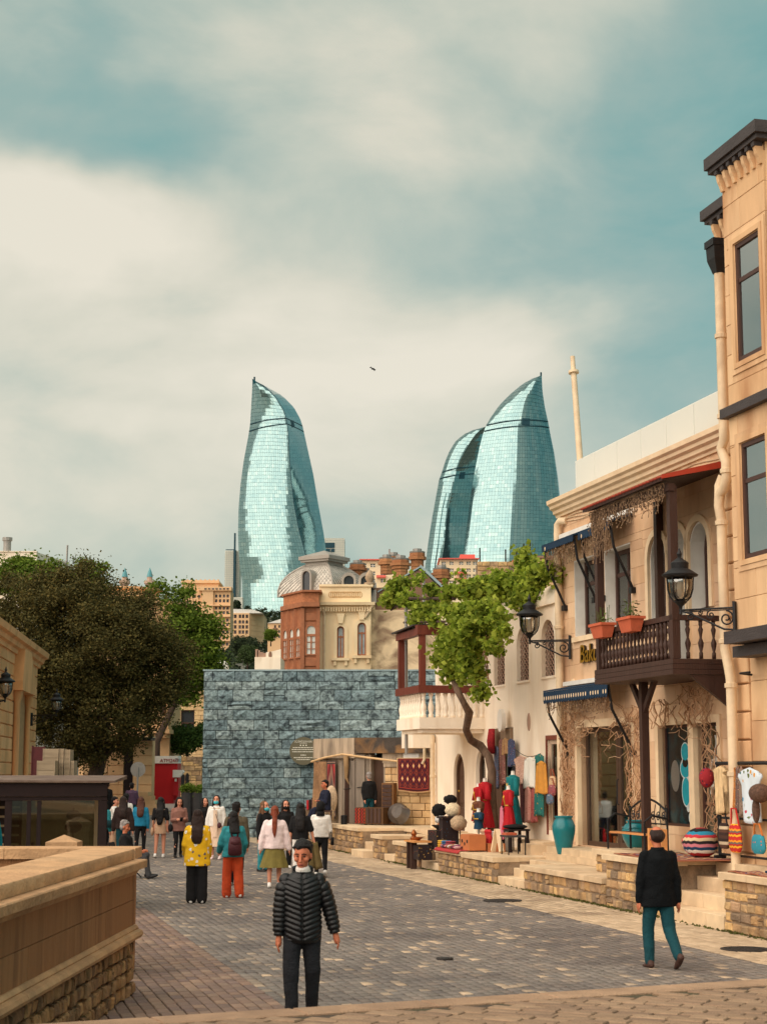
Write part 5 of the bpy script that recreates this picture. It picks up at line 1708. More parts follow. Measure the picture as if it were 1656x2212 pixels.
part(nic,'hood',MB().prism([(nx0+.0,nz1 - .05),(nx1+.1,nz1 - .05),(nx1+.1,nz1+.25),((nx0+nx1)/2+.4,nz1+1.5),(nx0+.5,nz1+1.5),(nx0,nz1+.3)],-.35,.05),m_lsand)
part(nic,'sill',MB().box(nx1 - .75,nx1+.3,-.2,.05,1.35,1.55),m_lsand)
f3 = LC+ldir*LPT(63,1545)[0]
f3.z = LPT(63,1545)[1]
tip = PY(123,1543,f3.y - 1.0)
lantern_at('small black wall lantern in front of the big dark tree',f3+lnor*-.1,Vector((tip.x,tip.y,f3.z)),1.0)
q = LC+ldir*(-18.0)
q.z = PY(10,1512,q.y).z
tip = PY(13,1512,q.y)
lantern_at('black wall lantern cut by the picture edge above the kiosk',Vector((tip.x - 1.1,q.y+.1,q.z)),Vector((tip.x,q.y,q.z)),1.02)
# ============================================================ leaves
def leaf_mass(name,pts,size,mat,root=None,aspect=.6,rng=None,droop=.0,up=.4):
 """many small pointed leaves as one mesh; pts is an (N, 3) array"""
 rng = rng or np.random.default_rng(1)
 N = len(pts)
 a = rng.normal(size=(N,3))
 a[:,2] *= .6
 a[:,2] -= droop
 a /= np.linalg.norm(a,axis=1)[:,None]
 nrm = rng.normal(size=(N,3))*.8
 nrm[:,2] += up
 b = np.cross(a,nrm)
 b /= (np.linalg.norm(b,axis=1)[:,None]+1e-9)
 s = size*rng.uniform(.6,1.35,N)[:,None]
 c = np.cross(a,b)
 V = np.stack([pts - a*s*.5,pts+b*s*aspect*.5+c*s*.08,pts+a*s*.55,pts - b*s*aspect*.5+c*s*.08],1).reshape(-1,3)
 F = np.arange(N*4,dtype=np.int32)
 off = OFF[root.name] if root else (0,0,0)
 V = V - np.array(off)
 me = bpy.data.meshes.new(name)
 me.vertices.add(len(V))
 me.vertices.foreach_set('co',V.ravel())
 me.loops.add(len(F))
 me.loops.foreach_set('vertex_index',F)
 me.polygons.add(N)
 me.polygons.foreach_set('loop_start',np.arange(0,N*4,4,dtype=np.int32))
 me.materials.append(mat)
 me.update(calc_edges=True)
 o = bpy.data.objects.new(name,me)
 COL.objects.link(o)
 if root: o.parent = root
 return o
def leafmat(name,cols,trans=.25):
 m = M(name,cols,rough=.75,var=.3,scale=1.2,bump=0,spec=.15)
 t = m.node_tree
 b = t.nodes['Principled BSDF']
 lk = b.inputs['Base Color'].links[0].from_socket
 tl_ = t.nodes.new('ShaderNodeBsdfTranslucent')
 t.links.new(lk,tl_.inputs[0])
 mx_ = t.nodes.new('ShaderNodeMixShader')
 mx_.inputs[0].default_value = trans
 t.links.new(b.outputs[0],mx_.inputs[1])
 t.links.new(tl_.outputs[0],mx_.inputs[2])
 t.links.new(mx_.outputs[0],t.nodes['Material Output'].inputs[0])
 return m
def crown_points(blobs,n,rng,clump=.35,hollow=.45,per=60):
 """clumped points inside a union of ellipsoids [(centre, radii)]"""
 vol = np.array([r[0]*r[1]*r[2] for c,r in blobs])
 out = []
 ncl = max(30,n // per)
 for (c,r),w_ in zip(blobs,vol/vol.sum()):
  k = max(8,int(ncl*w_))
  d = rng.normal(size=(k,3))
  d /= np.linalg.norm(d,axis=1)[:,None]
  rad = rng.uniform(hollow ** 3,1.0,k) ** (1/3)
  cen = np.array(c)+d*rad[:,None]*np.array(r)
  m = max(1,int(n*w_/k))
  q = rng.normal(size=(k,m,3))*clump*rng.uniform(.5,1.2,k)[:,None,None]
  q[:,:,2] *= .8
  out.append((cen[:,None]+q).reshape(-1,3))
 return np.concatenate(out)
m_bark = M('bark',[(74,58,48)],rough=.95,var=.35,scale=6,bump=.6,bscale=20,stretch=(1,1,.3))
def tree(label,base,blobs,n,size,mat,trunk,limbs=(),seed=1,group=None,name='tree',clump=.35,hollow=.45,cat='tree',per=60):
 rng = np.random.default_rng(seed)
 t = thing(name,label,cat,base,'W',group)
 tm = MB()
 tm.tube(trunk[0],trunk[1],10)
 for l in limbs:
  tm.tube(l[0],l[1],7)
 part(t,'trunk',tm,m_bark,smooth=True)
 o = leaf_mass('crown',crown_points(blobs,n,rng,clump,hollow,per),size,mat,t,rng=rng)
 return t
m_leafd = leafmat('dark_olive_leaf',[(80,76,41),(94,84,44),(72,70,39),(108,94,49),(80,77,42),(66,65,38)],.2)
m_leafg = leafmat('fresh_green_leaf',[(92,112,38),(110,130,44),(76,98,34),(124,140,52)],.3)
TX,TY = -13.5,79.0
def TB(u,v,ru,rv,dy=0,rd=None):
 p = PY(u,v,TY+dy)
 s = (TY+dy)/FPX
 return ((p.x,p.y,p.z),(ru*s,(rd or ru)*s,rv*s))
blobs = [TB(200,1400,160,120),TB(90,1370,130,120),TB(310,1420,100,120),TB(230,1520,120,100),TB(130,1500,110,120),TB(150,1300,110,70),TB(260,1330,80,70),TB(350,1440,60,70),TB(120,1590,90,60),TB(215,1590,70,60),TB(345,1385,45,45),TB(20,1300,80,70),TB(280,1560,50,50),TB(60,1460,90,110),TB(375,1480,30,26),TB(330,1540,40,26),TB(180,1240,40,30),TB(240,1262,36,30),TB(300,1300,40,26),TB(165,1635,40,26),TB(262,1610,34,26),TB(110,1255,40,26)]
tb_ = PY(195,1700,TY)
tree('huge dark olive tree with a broad bushy crown behind the kiosk',(tb_.x,TY,0),blobs,200000,.125,m_leafd,
     ([(tb_.x - .2,TY,-.1),(tb_.x,TY,1.2),tuple(PY(215,1640,TY)),tuple(PY(225,1560,TY)),tuple(PY(210,1450,TY))],[.42,.36,.34,.3,.15]),
     [([tuple(PY(212,1645,TY)),tuple(PY(255,1600,TY)),tuple(PY(300,1500,TY))],[.22,.18,.06]),([tuple(PY(205,1655,TY)),tuple(PY(170,1590,TY)),tuple(PY(120,1480,TY))],[.22,.16,.06])],seed=4,clump=.33,hollow=.55,per=230)
TY2 = 96.0
def TB2(u,v,ru,rv,Y=TY2):
 p = PY(u,v,Y)
 s = Y/FPX
 return ((p.x,p.y,p.z),(ru*s,ru*s,rv*s))
b2 = PY(337,1640,TY2)
tree('fresh green spring tree between the dark tree and the blue wall',(b2.x,TY2,.6),[TB2(420,1400,52,95),TB2(450,1370,26,50),TB2(385,1360,40,60),TB2(440,1440,34,40),TB2(350,1280,26,22),TB2(400,1300,20,36),TB2(468,1430,14,24),TB2(400,1480,40,40)],24000,.2,m_leafg,
     ([(b2.x,TY2,.4),(b2.x,TY2,4),tuple(PY(425,1420,TY2))],[.25,.22,.1]),seed=5,clump=.3,hollow=.2)
TY3 = 92.0
b3 = PY(60,1640,TY3)
tree('green tree whose top shows above the dark tree beside the cream block',(b3.x,TY3,.5),[TB2(40,1235,60,30,TY3),TB2(110,1232,30,26,TY3),TB2(190,1235,34,34,TY3),TB2(150,1262,80,24,TY3),TB2(70,1262,70,30,TY3)],16000,.2,m_leafg,([(b3.x,TY3,.4),tuple(PY(60,1280,TY3))],[.3,.15]),seed=6,clump=.26,hollow=.2)
TY4 = 100.0
b4 = PY(405,1650,TY4)
tree('small leafy green tree below the window of the yellow brick house',(b4.x,TY4,.6),[TB2(400,1600,38,26,TY4),TB2(430,1590,20,26,TY4),TB2(380,1590,20,18,TY4)],9000,.16,leafmat('mid_green_leaf',[(66,92,44),(84,108,50),(54,78,40)],.25),([(b4.x,TY4,.5),tuple(PY(405,1600,TY4))],[.14,.08]),seed=7,clump=.22,hollow=.2)
# ============================================================ houses at the end of the street
m_hs = M('street_sandstone',[(222,180,134),(214,170,124),(228,188,142)],rough=.85,var=.1,scale=2,bump=.15,bscale=60,stain=((176,136,96),.4,.8))
SYB = 84.0
X = lambda u,Y=SYB,v=1600: PY(u,v,Y).x
Z = lambda v,Y=SYB,u=300: PY(u,v,Y).z
sb = thing('stair_house','sandstone house with a stair and dark arched canopy behind the big tree','house',(X(250),SYB,.3),'W')
zt = Z(1590)
part(sb,'wall',MB().box(X(180),X(330),SYB+.06,SYB+.9,.2,zt),m_hs)
clad(sb,X(180),X(330),.3,zt,SYB,[(X(269),X(288),.3,Z(1610))],m_hs,course=.5,bw=1.5,gap=.03,th=.07,bev=.015,seed=51)
part(sb,'door',MB().box(X(269.5),X(287.5),SYB+.0,SYB+.055,.4,Z(1610)),m_krust)
part(sb,'plinth',MB().box(X(286),X(297),SYB - .4,SYB - .005,.2,Z(1720)),m_hs)
cn = part(sb,'canopy',MB().box(X(262),X(335),SYB - 1.6,SYB - .01,Z(1600),Z(1594)),m_black)
part(cn,'arch_rib',MB().tube([(X(318),SYB - 1.55,Z(1597)),(X(322),SYB - 1.55,Z(1584)),(X(329),SYB - 1.55,Z(1580)),(X(335),SYB - 1.55,Z(1584)),(X(337),SYB - 1.55,Z(1597))],.06,6),m_black)
for i in range(6):
 part(sb,'step',MB().box(X(300),X(330+i*8),SYB - 1.4+.0,SYB - .02 - i*.02,.25+(5 - i)*.19,.25+(6 - i)*.19 - .004),m_hs)
# upper house with the rounded bay above it
ub = thing('bay_house','sandstone house with a corbelled oriel bay and rounded attic behind the big tree','house',(X(300,98),98,.5),'W')
YB = 98.0
xb = lambda u: PY(u,1450,YB).x
zb = lambda v: PY(330,v,YB).z
part(ub,'wall',MB().box(xb(170),xb(365),YB+.8,YB+6,.4,zb(1300)),m_hs)
part(ub,'attic',MB().lathe([(3.2,0),(3.2,zb(1306) - zb(1370)),(3.5,zb(1300) - zb(1370)),(3.5,zb(1293) - zb(1370)),(0,zb(1293) - zb(1370))],(xb(322) - 1.4,YB+3.6,zb(1370)),24),m_hs,smooth=40)
part(ub,'tower',MB().lathe([(1.7,0),(1.7,zb(1262) - zb(1320)),(1.9,zb(1260) - zb(1320)),(1.9,zb(1255) - zb(1320)),(0,zb(1255) - zb(1320))],(xb(254),YB+4.5,zb(1320)),20),m_hs,smooth=40)
oy = YB - 1.0
part(ub,'bay',MB().box(xb(300),xb(370),oy,YB+.8,zb(1575),zb(1480)),m_hs)
part(ub,'bay_cornice',MB().box(xb(296),xb(374),oy - .25,YB+.7,zb(1585),zb(1576)).box(xb(304),xb(366),oy+.1,YB+.7,zb(1594),zb(1585.2)),m_hs)
for (u0,u1) in ((318,336),(352,366)):
 fb_ = part(ub,'window',MB().box(xb(u0) - .08,xb(u1)+.08,oy - .06,oy - .002,zb(1552),zb(1548)).box(xb(u0) - .08,xb(u0),oy - .05,oy - .001,zb(1548),zb(1482)).box(xb(u1),xb(u1)+.08,oy - .05,oy - .001,zb(1548),zb(1482)),m_hs)
 part(fb_,'pane',MB().box(xb(u0),xb(u1),oy - .02,oy - .001,zb(1548),zb(1482)),M('amber_pane',[(90,60,30)],rough=.2,var=.4,scale=2))
 part(fb_,'bars',MB().box((xb(u0)+xb(u1))/2 - .04,(xb(u0)+xb(u1))/2+.04,oy - .04,oy - .021,zb(1548),zb(1482)).box(xb(u0),xb(u1),oy - .041,oy - .0205,zb(1515),zb(1512)),m_wood)
# red cash machine booth
AY = 86.0
m_red = M('red_paint',[(176,22,30)],rough=.5,var=.08,scale=2,bump=.02)
ax = lambda u: PY(u,1680,AY).x
az = lambda v: PY(350,v,AY).z
at = thing('cash_machine','red cash machine booth with a white ATM24/7 header','cash machine',(ax(350),AY,az(1736)),'W')
part(at,'cabinet',MB().box(ax(326),ax(376),AY,AY+1.4,az(1736),az(1649)),m_red)
part(at,'side_panel',MB().box(ax(376)+.002,ax(383),AY+.02,AY+1.4,az(1728),az(1649.2)),m_red)
part(at,'header',MB().box(ax(325),ax(383.5),AY - .06,AY+1.42,az(1649)+.003,az(1633)),m_white)
part(at,'side_screen',MB().box(ax(377),ax(388),AY - .5,AY - .05,az(1718),az(1680)),m_red)
part(at,'hood',MB().prism([(ax(376),az(1679)),(ax(390),az(1679)),(ax(399),az(1668)),(ax(397),az(1663)),(ax(376),az(1663))],AY - .6,AY - .06),m_white)
part(at,'screen_mark',MB().box(ax(380),ax(384.5),AY - .52,AY - .505,az(1688),az(1682)),m_white)
lettering(at,'header_text','ATM24/7',ax(345),az(1646.5),AY - .07,.245,M('red_letter',[(150,24,34)],rough=.6,var=.05,bump=0),.008)
lettering(at,'header_text','Tab',ax(377.5),az(1645),AY - .07,.22,M('blue_letter',[(40,60,80)],rough=.6,var=.05,bump=0),.008)
# round sign on a post before the steps
sgp = PY(298,1662,74)
sn = thing('road_sign','grey back of a round road sign on a post by the steps','road sign',(sgp.x,74,0),'W')
m_galv = M('galvanised',[(150,146,140)],rough=.5,metal=.3,var=.1)
part(sn,'disc',MB().prism(disc(sgp.x,sgp.z,.32,.32,0,28),74,74.02),m_galv)
part(sn,'post',MB().tube([(sgp.x,73.95,-.05),(sgp.x,73.95,sgp.z+.1)],.04,8),m_galv)
# rubble wall right of it, umbrella, planters
WY = 98.0
wx = lambda u: PY(u,1680,WY).x
wz = lambda v: PY(410,v,WY).z
rw = thing('rubble_wall','old honey coloured rubble wall between the cash machine and the blue wall','wall',(wx(385),WY,.4),'W')
part(rw,'core',MB().box(wx(384),wx(436),WY+.05,WY+.6,.2,wz(1634) - .02),m_mortar)
rubble(rw,wx(384),wx(436),.5,wz(1634),WY+.03,m_rubble,hrow=.27,wst=.4,seed=61)
part(rw,'niche',MB().prism(arch(wx(391),wx(399),wz(1712),wz(1672),point=.6),WY - .045,WY - .035).prism(arch(wx(401),wx(408),wz(1712),wz(1670),point=.6),WY - .045,WY - .035),m_dark)
um = PY(360,1630,104)
up = thing('cafe_umbrella','low white cafe umbrella behind the rubble wall','umbrella',(um.x,104,.6),'W')
part(up,'canopy',MB().lathe([(2.0,-.75),(1.2,-.35),(.1,.12),(0,.14)],(um.x+.3,104,um.z),8),m_white)
part(up,'pole',MB().tube([(um.x+.3,104,.6),(um.x+.3,104,um.z)],.04,8),m_galv)
m_pot = M('grey_planter',[(60,58,58)],rough=.7,var=.2)
for i,(u,v,w2,lab) in enumerate(((404,1738,.26,'low dark planter with a green shrub by the rubble wall'),(428,1736,.3,'tall dark planter with a rounded green shrub beside the blue wall'))):
 Yp = 76.0
 p = PY(u,v,Yp)
 pt = thing('planter',lab,'planter',(p.x,Yp,0),'W','planters near the rubble wall')
 zt2 = PY(u,1712,Yp).z
 part(pt,'pot',MB().lathe([(w2*.8,0),(w2,zt2*.9),(w2,zt2),(w2*.9,zt2),(w2*.88,zt2 - .08),(0,zt2 - .08)],(p.x,Yp,0),14),m_pot)
 rng = np.random.default_rng(i)
 leaf_mass('shrub',crown_points([((p.x,Yp,zt2+.15),(w2*1.1,w2*1.1,.22))],700,rng,.08,.2),.09,m_leafg,pt,rng=rng)
# yellow brick house behind
QY = 118.0
qx = lambda u: PY(u,1500,QY).x
qz = lambda v: PY(400,v,QY).z
yb = thing('brick_house','yellow brick house with one dark window above the rubble wall','house',(qx(400),QY,2),'W')
qh = [(qx(392),qx(420.5),qz(1600),qz(1534))]
wall_core(yb,qx(340),qx(452),1,qz(1496),QY+.08,QY+3,qh,m_mortar)
clad(yb,qx(360),qx(452),qz(1640),qz(1498),QY,qh,m_yblock,course=.3,bw=.8,gap=.02,th=.1,bev=.01,seed=71,name='brick')
part(yb,'cornice',MB().box(qx(340),qx(452),QY - .25,QY+.4,qz(1498)+.002,qz(1491)),m_yblock)
w_ = part(yb,'window',MB().ring([(qx(392),qz(1600)),(qx(420.5),qz(1600)),(qx(420.5),qz(1534)),(qx(392),qz(1534))],[(qx(393.5),qz(1598)),(qx(419),qz(1598)),(qx(419),qz(1536)),(qx(393.5),qz(1536))],QY+.1,QY+.2).box(qx(405.5),qx(407),QY+.1,QY+.2,qz(1598),qz(1562)).box(qx(393.5),qx(419),QY+.09,QY+.21,qz(1563),qz(1560)),m_frame)
part(w_,'pane',MB().box(qx(393.5),qx(419),QY+.22,QY+.25,qz(1598),qz(1536)),M('dark_pane',[(52,56,60)],rough=.1,var=.2,bump=0))
# cream flat roofed block upper left with mast
BY = 150.0
bx_ = lambda u: PY(u,1230,BY).x
bz_ = lambda v: PY(60,v,BY).z
cb_ = thing('cream_block','plain cream flat roofed block above the trees at the left edge','building',(bx_(40),BY,6),'W')
part(cb_,'wall',MB().prismz([(bx_(-60),BY),(bx_(78),BY),(bx_(112),BY+8),(bx_(112),BY+14),(bx_(-60),BY+14)],6,bz_(1192)),m_plast)
part(cb_,'parapet',MB().box(bx_(-60),bx_(78)+.05,BY - .1,BY+.3,bz_(1192)+.003,bz_(1190)),m_plast)
part(cb_,'mast',MB().tube([(bx_(116),BY+6,bz_(1215)),(bx_(117),BY+6,bz_(1158))],.09,6).tube([(bx_(112),BY+6,bz_(1205)),(bx_(117),BY+6,bz_(1192))],.12,6),m_galv)
part(cb_,'chimney',MB().lathe([(.35,0),(.35,1.3),(.45,1.3),(.45,1.6),(0,1.6)],(bx_(3),BY+2,bz_(1193)),12),m_galv)
# minarets
for i,u in enumerate((269,323)):
 p = PY(u,1262,260)
 zt = PY(u,1226 if i == 0 else 1226,260).z
 mn = thing('minaret','pale minaret with a teal cone tip, %s' % ('left of its twin beside the round attic' if i == 0 else 'right of its twin beside the green tree top'),'minaret',(p.x,260,8),'W','twin minarets')
 z0 = PY(u,1246,260).z
 part(mn,'shaft',MB().lathe([(.5,0),(.5,z0 - 8 - 1.4),(.85,z0 - 8 - 1.0),(.85,z0 - 8 - .6),(.42,z0 - 8 - .55),(.42,z0 - 8)],(p.x,260,8),12),M('minaret_stone',[(190,160,140)],rough=.9))
 part(mn,'cone',MB().lathe([(.48,0),(.3,(zt - z0)*.5),(0.02,zt - z0)],(p.x,260,z0+.003),12),M('teal_lead',[(92,150,156)],rough=.6))
# ============================================================ ornate mansion behind the blue wall
NY = 130.0
nx_ = lambda u,Y=NY: PY(u,1350,Y).x
nz_ = lambda v,Y=NY,u=700: PY(u,v,Y).z
m_ivory = M('ivory_stucco',[(240,216,176)],rough=.9,var=.08,scale=.8,bump=.15,bscale=12,stain=((206,172,130),.5,.4),stretch=(1,1,.4))
m_cwood = M('carved_wood',[(156,98,66)],rough=.6,var=.2,scale=3,bump=.2,bscale=12)
m_zinc = M('zinc_scale',[(186,178,166),(200,192,180),(172,166,156)],rough=.5,var=.1,scale=2,metal=.2)
m_zincp = M('zinc',[(158,150,140)],rough=.5,var=.12,scale=1,metal=.2)
mv = thing('mansion','ivory mansion with a carved wooden bay under a scaled zinc dome','building',(nx_(700),NY,8),'W')
zb0 = 7.0
fx0,fx1 = nx_(689),nx_(801)
a1 = (nx_(728),nx_(743.5),nz_(1421),nz_(1353))
a2 = (nx_(772),nx_(790.5),nz_(1416),nz_(1345))
wall_core(mv,fx0,fx1,zb0,nz_(1285),NY+.05,NY+8,[],m_ivory)
wall_core(mv,fx0,fx1,zb0,nz_(1285),NY - .25,NY+.045,[a1,a2],m_ivory,'front_wall')
for h in (a1,a2):
 o = arch(*h)
 spandrels(mv,o,NY - .25,NY - .0,m_ivory)
 part(mv,'arch_surround',MB().ring(arch(h[0] - .28,h[1]+.28,h[2],h[3]+.28),o,NY - .34,NY - .24),m_ivory)
 part(mv,'keystone',MB().prism([((h[0]+h[1])/2 - .16,h[3]+.2),((h[0]+h[1])/2+.16,h[3]+.2),((h[0]+h[1])/2+.3,h[3]+.95),((h[0]+h[1])/2 - .3,h[3]+.95)],NY - .5,NY - .26),m_ivory)
 cxm = (h[0]+h[1])/2
 wv = part(mv,'window',MB().ring(o,arch(h[0]+.1,h[1] - .1,h[2]+.1,h[3] - .1),NY - .12,NY - .02).box(cxm - .05,cxm+.05,NY - .11,NY - .03,h[2],h[3] - .7).box(h[0],h[1],NY - .115,NY - .025,h[3] - .85,h[3] - .75),m_cwood)
 part(wv,'pane',MB().prism(arch(h[0]+.05,h[1] - .05,h[2]+.05,h[3] - .05),NY - .06,NY - .04),M('pale_pane',[(150,158,160)],rough=.15,var=.25,scale=2,bump=0))
 part(mv,'window_sill',MB().box(h[0] - .4,h[1]+.4,NY - .55,NY - .26,h[2] - .22,h[2] - .02).box(h[0] - .25,h[0] - .05,NY - .45,NY - .26,h[2] - .6,h[2] - .225).box(h[1]+.05,h[1]+.25,NY - .45,NY - .26,h[2] - .6,h[2] - .225),m_ivory)
zc0,zc1 = nz_(1314),nz_(1302)
part(mv,'cornice',MB().prismx([(NY,zc0 - .1),(NY - .35,zc0 - .1),(NY - .4,zc0+.12),(NY - .75,zc0+.2),(NY - .8,zc1),(NY,zc1)],fx0,fx1+.3),m_ivory)
for k in range(20):
 part(mv,'dentil',MB().box(fx0+.1+k*(fx1 - fx0)/20,fx0+.1+(k+.5)*(fx1 - fx0)/20,NY - .62,NY - .36,zc0 - .28,zc0+.06),m_ivory)
part(mv,'attic_panel',MB().box(fx0,fx1,NY - .3,NY+.4,zc1+.003,nz_(1268)),m_ivory)
part(mv,'attic_coping',MB().box(fx0,fx1+.15,NY - .45,NY+.5,nz_(1268)+.003,nz_(1263)),m_ivory)
fr_ = MB()
for k in range(16):
 x = fx0+.9+k*(fx1 - fx0 - 1.6)/16
 zc = (zc1+nz_(1268))/2
 fr_.tube([(x+.16*math.cos(a),NY - .31,zc+.22*math.sin(a)) for a in [i*.62 for i in range(11)]],.03,4)
part(mv,'frieze_scrolls',fr_,M('frieze_tan',[(206,170,124)],rough=.9))
part(mv,'pinecone',MB().lathe([(.42,0),(.42,.15),(.2,.2),(.36,.5),(.3,.8),(.1,1.1),(0,1.15)],(fx1 - .1,NY - .1,nz_(1263)),12),M('cone_stone',[(170,146,120)],rough=.9),smooth=40)
part(mv,'gutter_pipe',MB().tube([(nx_(699),NY - .6,nz_(1316)),(nx_(701),NY - .38,nz_(1330)),(nx_(701),NY - .38,zb0)],.1,6).tube([(nx_(806),NY - .6,nz_(1306)),(nx_(788),NY - .38,nz_(1335))],.1,6),m_pipe)
# carved bay: front (right) face and turned left face
bay = part(mv,'wooden_bay',MB().prismz([(nx_(608),NY+1.5),(nx_(656),NY - 1.8),(nx_(689),NY - 1.8),(nx_(689),NY+1.5)],zb0,nz_(1316)),m_cwood)
part(mv,'bay_cornice',MB().prismz([(nx_(602),NY+1.5),(nx_(654),NY - 2.3),(nx_(692),NY - 2.3),(nx_(692),NY+1.5)],nz_(1316)+.003,nz_(1306)),m_cwood)
part(mv,'bay_frieze',MB().prismz([(nx_(609),NY+1.5),(nx_(656),NY - 1.75),(nx_(690),NY - 1.75),(nx_(690),NY+1.5)],nz_(1306)+.003,nz_(1284)),M('carved_orange',[(176,112,74)],rough=.65,var=.3,scale=6,bump=.6,bscale=10))
part(mv,'bay_cornice',MB().prismz([(nx_(604),NY+1.5),(nx_(655),NY - 2.1),(nx_(696),NY - 2.1),(nx_(696),NY+1.5)],nz_(1284)+.003,nz_(1280)),m_cwood)
m_bpane = M('bay_pane',[(206,208,200)],rough=.12,var=.2,scale=1.2,bump=0,spec=.6)
def baywin(xa_,ya_,xb_,yb_,z0,z1,zmid,lights):
 d = Vector((xb_ - xa_,yb_ - ya_,0))
 L_ = d.length
 d.normalize()
 n_ = Vector((d.y,-d.x,0))
 def tf(mb):
  r_ = MB()
  r_.v = [tuple(Vector((xa_,ya_,0))+d*p[0] - n_*p[1]*1+Vector((0,0,p[2]))) for p in mb.v]
  r_.f,r_.m = mb.f,mb.m
  return r_
 w_ = part(mv,'window',tf(MB().ring(arch(0,L_,z0,z1),arch(.14,L_ - .14,z0+.1,z1 - .14),-.13,-.004)),m_cwood)
 part(w_,'pane',tf(MB().prism(arch(.1,L_ - .1,z0+.05,z1 - .1),-.03,-.006)),m_bpane)
 bars = MB().box(.1,L_ - .1,-.11,-.031,zmid - .09,zmid+.09)
 for k in range(1,lights):
  bars.box(L_*k/lights - .05,L_*k/lights+.05,-.1,-.032,z0,zmid - .091)
 for q in (.33,.66):
  bars.box(.1,L_ - .1,-.09,-.033,z0+(zmid - z0)*q - .025,z0+(zmid - z0)*q+.025)
 part(w_,'bars',tf(bars),m_cwood)
baywin(nx_(661.5),NY - 1.8,nx_(687),NY - 1.8,nz_(1419),nz_(1352),nz_(1376),2)
for (t0,t1) in ((.06,.32),(.38,.64),(.7,.96)):
 lx = lambda t: nx_(608)+(nx_(656) - nx_(608))*t
 ly = lambda t: NY+1.5 - 3.3*t
 baywin(lx(t0),ly(t0),lx(t1),ly(t1),nz_(1424),nz_(1356),nz_(1380),2)
for (x,y) in ((nx_(656),NY - 1.85),(nx_(689),NY - 1.85),(nx_(608),NY+1.4),(nx_(624),NY+.4),(nx_(640),NY - .75)):
 part(mv,'bay_post',MB().box(x - .14,x+.14,y - .14,y+.14,zb0,nz_(1318)),m_cwood)
for k in range(2):
 part(mv,'carved_panel',MB().bev(nx_(661.5+k*0),nx_(687),NY - 1.9,NY - 1.8,nz_(1443 - k*97),nz_(1424 - k*97),.06),m_cwood)
# dome with zinc scales: square plan swelling outward, cut flat with a capped platform
dcx,dcy = nx_(699,NY+3),NY+3.6
dz0,dz1 = nz_(1282,NY),nz_(1211,NY)
DH = dz1 - dz0
prof = [(0,1.0),(.2,1.0),(.42,.945),(.55,.88),(.66,.80),(.78,.70),(.88,.58),(1.0,.41)]
def drad(h):
 for (a,ra),(b,rb_) in zip(prof,prof[1:]):
  if h <= b:
   return ra+(rb_ - ra)*(h - a)/(b - a)
 return prof[-1][1]
RX = (nx_(789,NY) - nx_(609,NY))/2*1.0
rot = math.radians(-33)
def dpt(side,u,h,out=0.0):
 """side 0..3, u -1..1 along the side, h 0..1"""
 r_ = drad(h)*RX*.80+out
 x,y = u*r_,-r_
 a = side*math.pi/2+rot
 return (dcx+x*math.cos(a) - y*math.sin(a),dcy+x*math.sin(a)+y*math.cos(a),dz0+DH*h)
dm = MB()
for s in range(4):
 dm.grid(lambda u,v: dpt(s,u*2 - 1,v),1,16)
dome = part(mv,'dome',dm,M('zinc_joint',[(96,90,84)],rough=.7))
sc_ = MB()
NU,NV = 14,14
for s in range(4):
 for j in range(NV):
  for i in range(NU):
   u0 = (i+(.5 if j % 2 else 0))/NU*2 - 1
   u1 = u0+2/NU
   if u1 > 1.001: continue
   um_ = (u0+u1)/2
   h0,h1,h2 = j/NV,(j+1)/NV,min(1,(j+1.9)/NV)
   sc_.add([dpt(s,um_,max(0,h0 - .01),.09),dpt(s,u1 - .012,h1,.05),dpt(s,um_,h2,.015),dpt(s,u0+.012,h1,.05)],[(0,1,2,3)])
o = part(dome,'scale',sc_,m_zinc,kind='stuff')
for s in range(4):
 part(dome,'hip_rib',MB().tube([dpt(s,1,k/12,.03) for k in range(13)],.1,6),m_zincp)
def square(r_,z0,z1):
 p = []
 for s in range(4):
  a = s*math.pi/2+rot
  p.append((dcx+r_*math.cos(a)+r_*math.sin(a),dcy+r_*math.sin(a) - r_*math.cos(a)))
 return MB().prismz(p,z0,z1)
R1 = RX*.80*.41
part(mv,'dome_platform',square(R1*1.02,dz1+.003,dz1+.25),m_zincp)
part(mv,'dome_platform',square(R1*1.28,dz1+.253,dz1+.42),m_zincp)
part(mv,'dome_platform',square(R1*1.4,dz1+.423,dz1+.7),m_zincp)
pq = [dcx,dcy]
tp = MB()
q_ = square(R1*1.36,dz1+.703,dz1+.72).v[:4]
tp.add([*q_,(dcx,dcy,dz1+1.25)],[(0,1,4),(1,2,4),(2,3,4),(3,0,4)])
part(mv,'dome_cap',tp,m_zincp)
def dormer(s,u,h,w2,hh,name='dormer'):
 p0 = Vector(dpt(s,u,h,.12))
 a = s*math.pi/2+rot
 R_ = Matrix.Rotation(a,4,'Z')
 mb = MB().ring(arch(-w2,w2,0,hh),arch(-w2*.7,w2*.7,.0,hh - w2*.3),-.25,.5)
 mb.v = [tuple(p0+R_ @ Vector(v)) for v in mb.v]
 d_ = part(mv,name,mb,m_zincp)
 mb = MB().prism(arch(-w2*.72,w2*.72,-.02,hh - w2*.28),-.1,.0)
 mb.v = [tuple(p0+R_ @ Vector(v)) for v in mb.v]
 part(d_,'pane',mb,M('dark_pane',[(52,56,60)]))
dormer(0,.12,.12,.5,1.7)
dormer(3,-.35,.14,.36,1.6)
